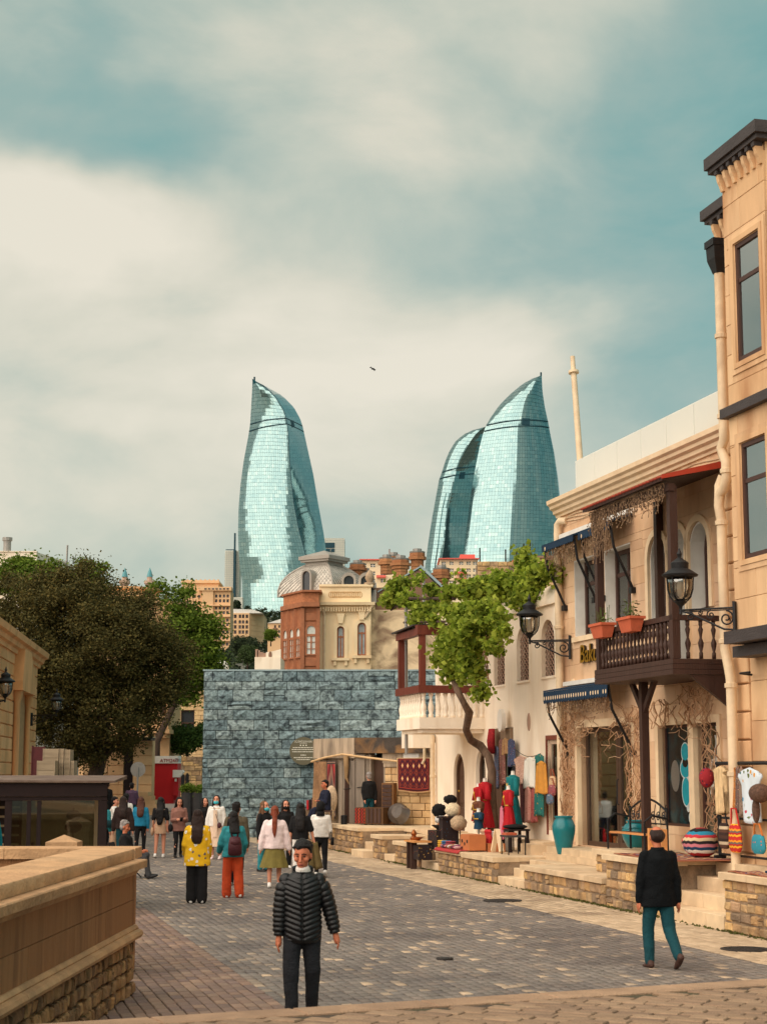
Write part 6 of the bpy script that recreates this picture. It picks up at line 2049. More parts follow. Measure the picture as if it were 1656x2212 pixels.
# lower roofs, round dormers, gabled brick wing with chimneys
m_gbrick = M('grey_brown_brick',[(146,112,92),(134,102,84),(156,122,100)],rough=.95,var=.15,scale=2,bump=.2,bscale=8,stretch=(1,1,4))
m_roofz = M('blue_zinc',[(150,170,176),(162,180,184),(140,162,168)],rough=.5,var=.1,scale=1.5,metal=.2)
part(mv,'vault_roof',MB().prismx([(NY+.6+3.4+3.4*math.cos(a),nz_(1266) - 1.2+1.9*math.sin(a)) for a in [i*math.pi/10 for i in range(11)]],nx_(770),fx1+.4),m_zincp,smooth=40)
for (u,r_) in ((783 - 42+0,.55),(803 - 24,.6)):
 q = PY(u+12,1258,NY+.5)
 dr = part(mv,'round_dormer',MB().ring(arch(q.x - r_,q.x+r_,nz_(1268),nz_(1268)+1.2),arch(q.x - r_*.7,q.x+r_*.7,nz_(1268),nz_(1268)+.95),NY+.5,NY+1.6),m_zincp)
 part(dr,'pane',MB().prism(arch(q.x - r_*.72,q.x+r_*.72,nz_(1268) - .02,nz_(1268)+.97),NY+.7,NY+.8),M('dark_pane',[(52,56,60)]))
gw = thing('gabled_wing','brown brick gabled wing with a blue grey roof and a flaking plaster wall','building',(nx_(900),NY+1,8),'W')
GY = NY+1.2
g0,g1,gp = nx_(802,GY),nx_(962,GY),nx_(908,GY)
ze,zp = nz_(1270,GY,900),nz_(1229,GY,900)
zlow = nz_(1318,GY,900)
part(gw,'gable_wall',MB().prism([(g0,zlow),(g1,zlow),(g1,ze - .4),(gp,zp),(nx_(835,GY),nz_(1268,GY)),(g0,nz_(1270,GY))],GY,GY+.6),m_gbrick)
part(gw,'gable_vent',MB().box(nx_(894,GY),nx_(903,GY),GY - .04,GY - .003,nz_(1265,GY),nz_(1255,GY)),m_dark)
for k in range(14):
 y = GY - .15+k*1.15
 zr = (zp - ze) 
 x_l,z_l = nx_(815,GY),nz_(1273,GY)+.1
 part(gw,'roof_sheet',MB().add([(x_l,y,z_l - .35),(gp,y,zp+.12),(gp,y+1.1,zp+.12),(x_l,y+1.1,z_l - .35),(x_l,y,z_l - .25),(gp,y,zp+.24),(gp,y+1.1,zp+.24),(x_l,y+1.1,z_l - .25)],[(0,3,2,1),(4,5,6,7),(0,1,5,4),(1,2,6,5),(2,3,7,6),(3,0,4,7)]),m_roofz)
part(gw,'roof_edge',MB().prism([(gp,zp+.12),(g1+.3,ze - .5),(g1+.3,ze - .25),(gp,zp+.36)],GY - .12,GY+12),m_roofz)
m_flake = M('flaking_plaster',[(232,206,168)],rough=.95,var=.12,scale=1.2,bump=.4,bscale=10,stain=((132,104,84),.9,.55),stretch=(1,1,1.3))
part(gw,'plaster_wall',MB().box(nx_(801,GY - .4),nx_(1010,GY - .4),GY - .4,GY+3,6.5,zlow - .003),m_flake)
part(gw,'wall_pipe',MB().tube([(nx_(915,GY - .6),GY - .6,7),(nx_(915,GY - .6),GY - .6,nz_(1240,GY))],.12,6),m_galv)
m_cbrick = M('orange_brick',[(172,118,78),(156,104,70),(186,132,88)],rough=.95,var=.2,scale=3,bump=.4,bscale=10,stretch=(1,1,5))
for i,(u,vt,vb,w2) in enumerate(((772,1219,1258,.72),(790,1236,1262,.55),(865,1209,1256,.78),(835,1207,1240,.7),(850,1202,1236,.66),(901,1194,1232,.72),(953,1230,1290,.76))):
 Yc = GY+(1.0 if i in (2,6) else 4+(i % 3))
 p0,p1 = PY(u,vb,Yc),PY(u,vt,Yc)
 ch = part(gw,'chimney',MB(),m_cbrick)
 H_ = p1.z - p0.z
 nrow = max(5,int(H_/.24))
 mb = MB()
 for k in range(nrow):
  f = 1.0
  q = k/(nrow - 1)
  if q > .62: f = 1.12+.35*math.sin((q - .62)/.38*2.6)
  if q > .93: f = 1.2
  mb.lathe([(w2*f*.72,0),(w2*f*.72,H_/nrow - .03)],(p0.x,Yc,p0.z+H_*k/nrow),8)
 ch.data = mb.mesh('chimney',m_cbrick,OFF[gw.name])
 part(ch,'cap',MB().lathe([(w2*.85,0),(w2*.9,.12),(w2*.5,.14),(w2*.5,.35),(0,.35)],(p0.x,Yc,p1.z - .02),8),m_galv)
# roof ruin wall behind the vine, with thin rods
RY = 112.0
rx,rz = (lambda u: PY(u,1260,RY).x),(lambda v: PY(1100,v,RY).z)
rv = thing('ruined_wall','honey rubble wall with thin rods above the grapevine','wall',(rx(1100),RY,6),'W')
part(rv,'core',MB().box(rx(1031),rx(1230),RY+.1,RY+2,6,rz(1216)),m_mortar)
rubble(rv,rx(1031),rx(1115),rz(1275),rz(1212),RY+.06,m_rubble,hrow=.3,wst=.5,seed=81)
part(rv,'smooth_block',MB().box(rx(1117),rx(1230),RY - .1,RY+2,6,rz(1206)),m_hs)
part(rv,'cap',MB().box(rx(1116),rx(1230),RY - .3,RY+2.1,rz(1206)+.003,rz(1201)),m_gbrick)
for (u,vt) in ((1038,1180),(1094,1183),(1118,1185),(1134,1171),(1148,1163)):
 part(rv,'rod',MB().tube([(rx(u),RY+.8,rz(1215)),(rx(u),RY+.8,rz(vt))],.05,5),m_krust)
part(rv,'red_roof',MB().lathe([(1.5,0),(.9,.5),(0,.75)],(rx(1170),RY+6,rz(1202)),12,sx=1.6),m_redtile)
# ============================================================ pale apartment blocks on the hill foot, with salmon attics
m_apt = M('cream_render',[(236,214,178)],rough=.9,var=.05,scale=.3)
m_salm = M('salmon_render',[(226,108,96)],rough=.9,var=.06,scale=.3)
m_awin = M('apartment_pane',[(112,130,138),(140,154,158),(96,112,120)],rough=.2,var=.2,scale=.5,bump=0)
def gridblock(name,label,cat,u0,u1,vt,vb,Y,cols,rows,mat,wm,depth=14,wf=.45,hf=.5,arches=(),band=None,z0=None,group=None,frame_mat=None,v0=None):
 """block facing the street; windows are set back in openings. cols: list of u, rows: list of v (centres); wf, hf half sizes in pixels"""
 xx = lambda u: PY(u,(vt+vb)/2,Y).x
 zz_ = lambda v: PY((u0+u1)/2,v,Y).z
 s = Y/FPX
 t = thing(name,label,cat,(xx((u0+u1)/2),Y,z0 if z0 is not None else zz_(vb)),'W',group)
 hs_ = []
 for ri,v in enumerate(rows):
  for u in cols:
   hs_.append((xx(u) - wf*s,xx(u)+wf*s,zz_(v) - hf*s,zz_(v)+hf*s,ri in arches))
 zbase = z0 if z0 is not None else zz_(vb)
 wall_core(t,xx(u0),xx(u1),zbase,zz_(vt),Y,Y+1.0,[h[:4] for h in hs_],mat)
 part(t,'core',MB().box(xx(u0),xx(u1),Y+1.0,Y+depth,zbase,zz_(vt)),mat)
 for h in hs_:
  w_ = part(t,'window',MB().box(h[0],h[1],Y+.45,Y+.55,h[2],h[3]),wm)
  if h[4]:
   spandrels(t,arch(*h[:4],n=8),Y+.0,Y+.4,mat)
  elif frame_mat:
   part(w_,'frame',MB().box((h[0]+h[1])/2 - .12,(h[0]+h[1])/2+.12,Y+.35,Y+.449,h[2],h[3]).box(h[0],h[1],Y+.36,Y+.448,(h[2]+h[3])/2 - .1,(h[2]+h[3])/2+.1),frame_mat)
 return t,xx,zz_
YA = 420.0
t,xx,zz_ = gridblock('apartment_block','cream apartment block with a salmon attic behind the chimneys','building',779,882,1210,1262,YA,[786,805,827,870],[1221,1238,1254],m_apt,m_awin,wf=5,hf=4,z0=14,group='cream blocks with salmon attics',frame_mat=m_white)
part(t,'attic',MB().box(xx(829),xx(862),YA+2,YA+10,zz_(1210),zz_(1195)),m_salm)
part(t,'eaves',MB().box(xx(776),xx(830),YA - 1,YA+14,zz_(1210)+.01,zz_(1208)),m_salm)
part(t,'balcony',MB().box(xx(813),xx(833),YA - 1.2,YA - .01,zz_(1248),zz_(1243)),m_salm)
part(t,'antenna',MB().tube([(xx(841),YA+5,zz_(1195)),(xx(841),YA+5,zz_(1180))],.2,5),m_galv)
t,xx,zz_ = gridblock('apartment_block','cream apartment block with a salmon attic left of the grapevine','building',950,1032,1208,1290,400,[958,975,996,1012,1026],[1216,1231,1244,1257,1272],m_apt,m_awin,wf=4.5,hf=3.6,z0=14,group='cream blocks with salmon attics',frame_mat=m_white)
part(t,'attic',MB().box(xx(995),xx(1027),402,410,zz_(1208),zz_(1195)),m_salm)
part(t,'eaves',MB().box(xx(947),xx(1034),399,412,zz_(1208)+.01,zz_(1206)),m_salm)
for v in (1238,1251):
 part(t,'balcony',MB().box(xx(984),xx(1007),398.6,399.99,zz_(v+2),zz_(v - 2)),m_salm)
# ============================================================ beige hotel and its lower neighbour on the hill
m_beige = M('beige_stone',[(226,184,140)],rough=.9,var=.06,scale=.1)
m_hwin = M('hotel_pane',[(58,52,54),(84,76,78),(104,100,104),(50,46,50)],rough=.3,var=.2,bump=0)
YH = 700.0
t,xx,zz_ = gridblock('hotel','tall beige hotel with arched windows and a stepped top, behind the green tree','building',460,497,1274,1440,YH,[466,474.5,483,491],[1287,1297.5,1313,1323,1339,1349,1365,1378,1391,1404],m_beige,m_hwin,wf=2.6,hf=3.4,arches=(0,2,4),z0=46)
hl_ = [(xx(u) - 2.8*YH/FPX,xx(u)+2.8*YH/FPX,zz_(v) - 3.2*YH/FPX,zz_(v)+3.2*YH/FPX) for u in (403,418,428) for v in (1287,1300,1314,1328,1343)]
wall_core(t,xx(393),xx(436),46,zz_(1274),YH+2,YH+3,hl_,m_beige)
part(t,'core',MB().box(xx(393),xx(460),YH+3,YH+14,46,zz_(1274)),m_beige)
for h in hl_:
 part(t,'window',MB().box(h[0],h[1],YH+2.5,YH+2.6,h[2],h[3]),m_hwin)
part(t,'bay',MB().box(xx(436),xx(459.9),YH - 1,YH+3,46,zz_(1276)),m_beige)
for v in (1308,1332,1356,1384):
 part(t,'string_course',MB().box(xx(435.5),xx(498),YH - 1.5,YH - 1.01,zz_(v) - .2,zz_(v)+.25).box(xx(460),xx(498),YH - 1.0,YH - .01,zz_(v) - .2,zz_(v)+.25),m_beige)
part(t,'parapet',MB().box(xx(428),xx(499),YH - 1.6,YH+6,zz_(1276),zz_(1268)),m_beige)
for k in range(7):
 part(t,'roof_slot',MB().box(xx(441+k*8),xx(446+k*8),YH - 1.72,YH - 1.605,zz_(1274),zz_(1271)),m_hwin)
part(t,'top_storey',MB().box(xx(389),xx(469),YH+3,YH+20,zz_(1274),zz_(1258)),m_beige)
part(t,'top_cornice',MB().box(xx(387.5),xx(471),YH+2,YH+21,zz_(1258)+.01,zz_(1254)).box(xx(388.5),xx(469.5),YH+2.5,YH+20,zz_(1254)+.02,zz_(1251.5)),m_beige)
for k in range(9):
 part(t,'merlon',MB().box(xx(390+k*9.6),xx(393+k*9.6),YH+2.6,YH+4,zz_(1251.5)+.03,zz_(1249.5)),m_beige)
t,xx,zz_ = gridblock('hillside_block','low beige block with a pale roof stepping down the hill by the hotel','building',497,538,1324,1385,760,[501.5,508,518,525,533],[1331,1343,1354,1365],m_beige,m_hwin,wf=2.7,hf=3.8,arches=(1,),z0=52)
part(t,'side_wall',MB().prismz([(xx(538),760),(xx(566),772),(xx(566),790),(xx(538),790)],52,zz_(1324)),m_beige)
part(t,'roof',MB().prism([(xx(496),zz_(1324)),(xx(567),zz_(1324)),(xx(545),zz_(1316)),(xx(500),zz_(1315))],760.3,785),m_white)
for k in range(2):
 for v in (1334,1345,1357,1368):
  f = lambda q: (xx(538)+(xx(566) - xx(538))*q,760+12*q)
  (x0_,y0_),(x1_,y1_) = f(.1+k*.45),f(.45+k*.45)
  part(t,'blind_panel',MB().add([(x0_,y0_ - .3,zz_(v+4)),(x1_,y1_ - .3,zz_(v+4)),(x1_,y1_ - .3,zz_(v - 4)),(x0_,y0_ - .3,zz_(v - 4)),(x0_,y0_+.3,zz_(v+4)),(x1_,y1_+.3,zz_(v+4)),(x1_,y1_+.3,zz_(v - 4)),(x0_,y0_+.3,zz_(v - 4))],[(0,1,2,3),(4,7,6,5),(0,4,5,1),(1,5,6,2),(2,6,7,3),(3,7,4,0)]),m_beige)
t,xx,zz_ = gridblock('hillside_block','small beige house with balconies left of the carved wooden bay','building',578,612,1346,1400,560,[594,603,609],[1353,1364,1375],m_beige,m_hwin,wf=2,hf=3,z0=30)
part(t,'roof',MB().prism([(xx(577),zz_(1346)),(xx(613),zz_(1346)),(xx(613),zz_(1336)),(xx(606),zz_(1337))],559.5,575),m_white)
for v in (1358,1369):
 part(t,'balcony',MB().box(xx(590),xx(599),558.8,559.99,zz_(v+1.5),zz_(v - 1.5)),m_gbrick)
# cream terrace house with posts at the foot of the bay, and white dome lantern
YT = 122.0
xt,ztt = (lambda u: PY(u,1420,YT).x),(lambda v: PY(570,v,YT).z)
tt = thing('cream_terrace','cream roof terrace with bare concrete posts left of the wooden bay','building',(xt(580),YT,6),'W')
part(tt,'wall',MB().box(xt(550),xt(606),YT,YT+5,5,ztt(1419)),m_plast)
for (u,vt) in ((551,1402),(555,1404),(561.5,1408),(567.5,1410)):
 part(tt,'post',MB().box(xt(u),xt(u)+.2,YT+.1,YT+.3,ztt(1419),ztt(vt)),m_lat)
part(tt,'end_wall',MB().prism([(xt(574),ztt(1419)),(xt(606),ztt(1419)),(xt(606),ztt(1402)),(xt(590),ztt(1406)),(xt(574),ztt(1409))],YT+.05,YT+.4),m_plast)
part(tt,'round_hole',MB().prism(disc(xt(583.5),ztt(1415),.12,.28,0,14),YT+.02,YT+.045),m_gbrick)
ds = PY(478,1440,125)
dl = thing('dome_lantern','small white dome peeking over the left end of the blue wall','dome',(ds.x,125,5),'W')
part(dl,'dome',MB().lathe([(.55,-1),(.55,0),(.5,.25),(.35,.45),(.12,.56),(0,.58)],(ds.x,125,ds.z - .1),16),m_white,smooth=40)
part(dl,'finial',MB().lathe([(.06,0),(.12,.1),(.03,.2),(0,.45)],(ds.x - .5,125,ds.z+.2),10),m_white)
part(dl,'drum',MB().lathe([(.8,0),(.8,3)],(ds.x,125,ds.z - 4.1),16),m_plast)
# ============================================================ hill woods
rng = np.random.default_rng(11)
cl = []
for i in range(520):
 u = rng.uniform(440,1240)
 Y = rng.uniform(480,1150)
 v = 1430
 x = (u - 828)/FPX*Y
 z = hz(Y)
 r = rng.uniform(2.0,4.5)
 cl.append(((x,Y,z+r*.8),(r,r,r*rng.uniform(.8,1.3))))
m_wood_l = leafmat('hill_leaf',[(44,56,42),(56,70,46),(36,48,38),(70,80,50),(50,58,44)],.1)
hwd = leaf_mass('woodland',crown_points(cl,90000,rng,.9,.3),1.5,m_wood_l,None,rng=rng)
tag(hwd,'dark green woods covering the hillside below the towers','woods',kind='stuff')
for i,(u,v,r,lab) in enumerate(((535,1415,24,'rounded mid green bush tree on the slope just above the blue wall'),(585,1372,15,'light green tree beside the small house with balconies'),(520,1392,22,'dark green tree on the slope right of the hotel'),(510,1310,9,'dark conifer at the foot of the glass tower'))):
 Y = (330,520,560,900)[i]
 p = PY(u,v,Y)
 s = Y/FPX
 tree(lab,(p.x,Y,p.z - r*s*1.5),[((p.x,Y,p.z),(r*s,r*s,r*s*(.8 if i < 3 else 1.6)))],5000,.9*s*3.2,(leafmat('slope_leaf',[(62,78,44),(74,90,50),(52,66,40)],.15),m_leafg,m_wood_l,m_wood_l)[i],
         ([(p.x,Y,p.z - r*s*1.6),(p.x,Y,p.z)],[r*s*.1,r*s*.05]),seed=90+i,group='trees on the hill slope',clump=r*s*.16,hollow=.3)
# ============================================================ flame shaped glass towers
m_tglass = M('tower_glass',[(132,162,164),(138,167,168),(127,158,161),(142,170,170),(134,164,166),(154,178,176)],rough=.06,var=.04,scale=.02,metal=.9,bump=0)
m_tdark = M('tower_joint',[(20,84,96)],rough=.5,var=.1,bump=0)
m_tband = M('tower_band',[(22,64,76)],rough=.6,var=.1,bump=0)
def interp(tab,v):
 for (a,ua),(b,ub_) in zip(tab,tab[1:]):
  if v <= b:
   return ua+(ub_ - ua)*(v - a)/(b - a) if b > a else ub_
 return tab[-1][1]
def tower(label,Y,Lc,Ic,Rc,vtop,vbase,bands,bulge,ridge,back,depthR,ncol,ncolR,vrow=8.0,seed=1,vents=(),tilt=.003,edge=None,trimmed=False):
 """silhouette tables give u of the left edge,the ridge between the two faces and the right edge against v;
 front face bulges by bulge metres,the ridge stands ridge metres before the left edge and the right edge depthR behind it"""
 rr_ = random.Random(seed)
 s = Y/FPX
 base = PY(interp(Lc,vbase),vbase,Y)
 t = thing('glass_tower',label,'tower',(base.x,Y,base.z),'W','flame shaped glass towers')
 def rowpts(v):
  L_,I_,R_ = interp(Lc,v),interp(Ic,v),interp(Rc,v)
  PLt,PIt = PY(L_,v,Y),PY(I_,v,Y - ridge*min(1,(I_ - L_)/40))
  PRt = PY(R_,v,Y+depthR*min(1,max(0,(R_ - I_)/30)))
  return PLt,PIt,PRt
 def front(q,v):
  PLt,PIt,PRt = rowpts(v)
  w_ = (PIt - PLt).length
  P = PLt.lerp(PIt,q)
  P = P.copy()
  P.y += (PIt.y - PLt.y)*((1 - (1 - q) ** 2.4) - q) if edge else 0
  P.y -= bulge*4*q*(1 - q)*min(1,w_/25)
  return P
 def side(q,v):
  PLt,PIt,PRt = rowpts(v)
  P = PIt.lerp(PRt,q).copy()
  P.y -= 1.0*4*q*(1 - q)*min(1,(PRt - PIt).length/15)
  return P
 rows_ = []
 v = vtop
 while v < vbase:
  rows_.append(v)
  v += vrow
 rows_.append(vbase)
 core,skin = MB(),MB()
 for fn,nc in ((front,ncol),(side,ncolR)):
  if nc == 0: continue
  core.grid(lambda u,w2: fn(u,vtop+(vbase - vtop)*w2)+Vector((0,.6,0)),16,len(rows_))
  for a,b in zip(rows_,rows_[1:]):
   if any(abs((a+b)/2 - bv(.5)) < 0 for bv in ()): continue
   for k in range(nc):
    P = [fn(k/nc,b),fn((k+1)/nc,b),fn((k+1)/nc,a),fn(k/nc,a)]
    c_ = (P[0]+P[1]+P[2]+P[3])/4
    wv = (P[1] - P[0]).length
    if wv < .25: continue
    tx,tz = rr_.gauss(0,tilt),rr_.gauss(0,tilt)
    out = []
    for j,p in enumerate(P):
     e = (p - c_)*(1 - (.5/max(1.2,wv))*.2)
     e.y += tx*(p.x - c_.x)+tz*(p.z - c_.z)
     out.append(c_+e)
    skin.add(out,[(0,1,2,3)])
 # closing back
 core.grid(lambda u,w2: (lambda v_: rowpts(v_)[2].lerp(rowpts(v_)[0],u)+Vector((0,back*4*u*(1 - u),0)))(vtop+(vbase - vtop)*w2),12,len(rows_))
 part(t,'core',core,m_tdark,smooth=True)
 part(t,'glass_skin',skin,m_tglass,kind='stuff')
 for (vl,vi,vr) in bands:
  mb = MB()
  h_ = 1.8*s
  pts = [front(k/14,vl+(vi - vl)*k/14) for k in range(15)]
  if ncolR: pts += [side(k/8,vi+(vr - vi)*k/8) for k in range(1,9)]
  for p,q in zip(pts,pts[1:]):
   o_ = Vector((0,-.9,0))
   mb.add([p+o_+Vector((0,0,-h_*.5)),q+o_+Vector((0,0,-h_*.5)),q+o_+Vector((0,0,h_*.5)),p+o_+Vector((0,0,h_*.5)),
     p+Vector((0,.5,-h_*.5)),q+Vector((0,.5,-h_*.5)),q+Vector((0,.5,h_*.5)),p+Vector((0,.5,h_*.5))],[(0,1,2,3),(0,4,5,1),(3,2,6,7)])
  part(t,'dark_band',mb,m_tband)
 for (face,q0,q1,v0,v1) in vents:
  fn = front if face == 0 else side
  P = [fn(q0,v1),fn(q1,v1),fn(q1,v0),fn(q0,v0)]
  mb = MB().add([p+Vector((0,-.8,0)) for p in P]+[p+Vector((0,.3,0)) for p in P],[(0,1,2,3),(0,4,5,1),(1,5,6,2),(2,6,7,3),(3,7,4,0)])
  part(t,'vent_bay',mb,m_tband)
 if trimmed:
  part(t,'ridge_trim',MB().tube([front(1,vtop+(vbase - vtop)*k/40)+Vector((0,-.3,0)) for k in range(41)],.28,5),m_tband)
 tipp = PY(interp(Lc,vtop) if edge is None else interp(Lc,vtop)+4,vtop,Y)
 part(t,'tip_mast',MB().tube([tipp+Vector((0,0,-1)),tipp+Vector((0,0,2.2))],.7,6),m_tband)
 return t
c2 = lambda pts: sorted([(750.6+y*.3487,404.2+x*.3487) for x,y in pts])
c3 = lambda pts: sorted([(750.6+y*.3487,808.3+x*.3487) for x,y in pts])
tower('curving glass tower with its dark side turned right, left of the gap',1200,
      c2([(405,200),(400,300),(390,470),(380,540),(350,700),(330,850),(318,1000),(315,1150),(320,1300),(340,1450),(345,1640)]),
      c2([(406,200),(480,238),(540,295),(590,375),(612,430),(625,520),(632,640),(640,780),(660,960),(690,1120),(730,1270),(770,1450),(800,1640)]),
      c2([(407,200),(500,246),(590,297),(660,368),(700,440),(716,490),(740,600),(780,780),(810,960),(845,1150),(862,1270),(880,1450),(890,1640)]),
      820,1322,[(916,903,920),(931,915,932)],0,15,-5,30,24,10,seed=3,vents=((1,.3,.48,909,923),),edge=True,trimmed=True)
tower('broad bright glass tower with a dark vent bay, right of the pair',1230,
      c3([(1033,170),(1000,178),(920,222),(840,288),(770,360),(720,432),(690,485),(670,540),(650,620),(630,720),(610,830),(590,960),(575,1080),(560,1200),(550,1300),(545,1560)]),
      c3([(1035,170),(1040,270),(1055,370),(1075,460),(1085,520),(1110,650),(1130,800),(1140,920),(1145,1050),(1148,1200),(1148,1560)]),
      c3([(1036,170),(1041,270),(1056,370),(1076,460),(1087,520),(1114,650),(1136,800),(1148,920),(1155,1050),(1160,1200),(1160,1560)]),
      810,1300,[(918,910,910),(931,923,923)],12,4,34,14,30,2,seed=4,vents=((0,.55,.68,910,924),))
tower('rear glass tower half hidden behind the bright one, with a rounded top',1330,
      c3([(684,490),(620,505),(550,538),(500,582),(465,640),(440,700),(415,780),(400,820),(380,930),(360,1040),(345,1130),(330,1230),(312,1380),(300,1560)]),
      c3([(685,490),(640,520),(600,570),(560,640),(530,700),(505,770),(492,830),(480,900),(455,1000),(442,1100),(432,1230),(415,1330),(405,1560)]),
      c3([(686,490),(720,560),(740,700),(750,900),(760,1200),(770,1560)]),
      921,1300,[(1020,1011,1005),(1034,1026,1020)],0,10,24,10,12,16,seed=5,vents=((1,.12,.24,1020,1034),),edge=True)
# pale slab tower with an aerial left of the first tower, grey block right of it
m_ptower = M('pale_tower',[(206,204,190)],rough=.7,var=.06,scale=.05)  # plain pale wall colour of the slab towers and the low block
m_fint = M('tower_line',[(176,182,174)],rough=.6)
def slabtower(label,u0,u1,vt,vb,Y,nx2,nz2,fin=None):
 xx = lambda u: PY(u,vt,Y).x
 zz_ = lambda v: PY(u0,v,Y).z
 t = thing('slab_tower',label,'tower',(xx(u0),Y,zz_(vb)),'W')
 part(t,'wall',MB().box(xx(u0),xx(u1),Y,Y+20,zz_(vb),zz_(vt)),m_ptower)
 ln = MB()
 for k in range(1,nx2):
  x = xx(u0)+(xx(u1) - xx(u0))*k/nx2
  ln.box(x - .12,x+.12,Y - .1,Y - .005,zz_(vb),zz_(vt))
 for k in range(1,nz2):
  z = zz_(vb)+(zz_(vt) - zz_(vb))*k/nz2
  ln.box(xx(u0),xx(u1),Y - .08,Y - .004,z - .12,z+.12)
 part(t,'facade_grid',ln,m_fint,kind='stuff')
 return t,xx,zz_
t,xx,zz_ = slabtower('pale gridded slab tower with a dark aerial fin beside the left glass tower',486,517,1189,1310,1400,8,26)
part(t,'fin',MB().box(xx(506),xx(510.5),1392,1399.9,zz_(1292),zz_(1189)),m_tband)
part(t,'aerial',MB().tube([(xx(508),1395,zz_(1189)),(xx(508),1395,zz_(1153))],.8,5).box(xx(489),xx(508),1394.5,1395.5,zz_(1189.5),zz_(1188)),m_tband)
t,xx,zz_ = slabtower('grey gridded block with two dark windows right of the left glass tower',690,744,1162,1260,1400,12,20)
for (u0,u1,v0,v1) in ((702,722.5,1172,1183),(702,713,1185,1192),(714.5,722.5,1185,1192)):
 part(t,'window',MB().box(xx(u0),xx(u1),1399.5,1399.9,zz_(v1),zz_(v0)),m_tband)
xx = lambda u: PY(u,1290,1100).x
zz_ = lambda v: PY(505,v,1100).z
solo('low_glass_block',MB().box(xx(497),xx(524),1100,1115,zz_(1315),zz_(1290)).box(xx(497),xx(523),1099.8,1099.99,zz_(1293),zz_(1291)),m_ptower,'low pale block at the foot of the left glass tower','building',(xx(510),1100,zz_(1315)),'W')
# a bird
bp = PY(805,796,160)
bd = MB().ball(tuple(bp),(.16,.1,.09),8,6).add([bp+Vector((0,0,.03)),bp+Vector((-.18,.1,.26)),bp+Vector((-.34,.1,.12)),bp+Vector((.05,.05,.05)),bp+Vector((.14,.1,-.2)),bp+Vector((.3,.1,-.05))],[(0,1,2),(0,3,5,4)])
solo('bird',bd,m_black,'small dark bird flying in the sky between the towers','bird',tuple(bp),'W')
# ============================================================ people
m_skin = M('skin',[(206,140,112)],rough=.6,var=.08,scale=12,bump=.03)
m_skint = M('skin_tan',[(190,112,80)],rough=.55,var=.1,scale=14,bump=.03)
def hairmat(n,c): return M(n,[c],rough=.5,var=.45,scale=34,stretch=(3,3,.3),bump=.4,bscale=40,spec=.3)
m_hblack,m_hbrown,m_hred,m_hgrey = hairmat('black_hair',(20,16,16)),hairmat('brown_hair',(44,28,23)),hairmat('auburn_hair',(134,62,38)),hairmat('grey_hair',(150,142,138))
def fab(n,c,**k):
 return M(n,[c],rough=k.pop('rough',.9),var=k.pop('var',.15),scale=k.pop('scale',9),bump=k.pop('bump',.25),bscale=k.pop('bscale',60),**k)
f_black,f_navy,f_brown = fab('black_cloth',(17,16,18)),fab('navy_cloth',(25,30,50)),fab('dark_brown_cloth',(46,31,27))
f_white,f_teal,f_tealt = fab('white_cloth',(230,224,216)),fab('teal_denim',(44,130,138)),fab('teal_trouser',(14,66,74))
f_tealt2 = 0
f_rust,f_olive,f_oliv2 = fab('rust_cloth',(190,70,32)),fab('olive_cloth',(86,76,58)),fab('olive_skirt',(122,110,56))
f_pink,f_blue,f_tan,f_mauve = fab('pale_pink_cloth',(238,216,214)),fab('blue_knit',(30,122,156)),fab('tan_cloth',(196,158,128)),fab('mauve_shirt',(138,96,84))
f_cream,f_purple,f_red = fab('cream_dress',(226,196,170)),fab('purple_shirt',(88,64,86)),fab('red_cloth',(188,40,46))
f_char = fab('charcoal_trouser',(30,32,37),var=.2)
f_maroon = fab('maroon_leather',(74,30,38),rough=.5)
f_shoe,f_wshoe,f_bshoe = fab('black_shoe',(28,26,27),rough=.5),fab('white_shoe',(228,224,218),rough=.6),fab('brown_shoe',(74,50,42),rough=.6)
f_mask,f_yell = fab('blue_mask',(74,188,200)),spotted('yellow_floral',(236,184,30),[(240,236,226),(236,230,214),(110,96,92),(240,232,220)],9.5,.30)
m_lip,m_eye,m_brow = fab('lip',(138,62,56),bump=.02),fab('eye_dark',(34,26,24),bump=0,rough=.3),fab('brow',(36,26,22),bump=.1)
_tx = bpy.data.textures.new('cloth_folds','CLOUDS')
_tx.noise_scale = .11
_tx.noise_depth = 2
def rings(mb,rs,n=20):
 """closed tube through rings (cx, cy, z, rx, ry)"""
 o = len(mb.v)
 for (cx,cy,z,rx,ry) in rs:
  for k in range(n):
   a = 2*math.pi*k/n
   mb.v.append((cx+rx*math.cos(a),cy+ry*math.sin(a),z))
 for i in range(len(rs) - 1):
  for k in range(n):
   a,b = o+i*n+k,o+i*n+(k+1) % n
   mb.f.append((a,b,b+n,a+n)); mb.m.append(0)
 mb.f.append(tuple(o+k for k in range(n))[::-1]); mb.f.append(tuple(o+(len(rs) - 1)*n+k for k in range(n))); mb.m += [0,0]
 return mb
def limb(mb,pts,rs,n=12):
 mb.tube(pts,rs,n)
 mb.ball(pts[0],rs[0],n,8); mb.ball(pts[-1],rs[-1],n,8)
 for p,r in zip(pts[1:-1],rs[1:-1]): mb.ball(p,r*.99,n,8)
 return mb
def shaped(root,name,mb,mat,vox=.014,smooth=3,fold=0.0,label=None):
 o = part(root,name,mb,mat,smooth=True,label=label)
 r_ = o.modifiers.new('skin','REMESH')
 r_.mode = 'VOXEL'; r_.voxel_size = vox; r_.use_smooth_shade = True
 s_ = o.modifiers.new('soft','SMOOTH')
 s_.iterations = smooth; s_.factor = .5
 if fold:
  d_ = o.modifiers.new('folds','DISPLACE')
  d_.texture = _tx; d_.strength = fold; d_.mid_level = .5; d_.texture_coords = 'GLOBAL'
 return o
V3 = Vector
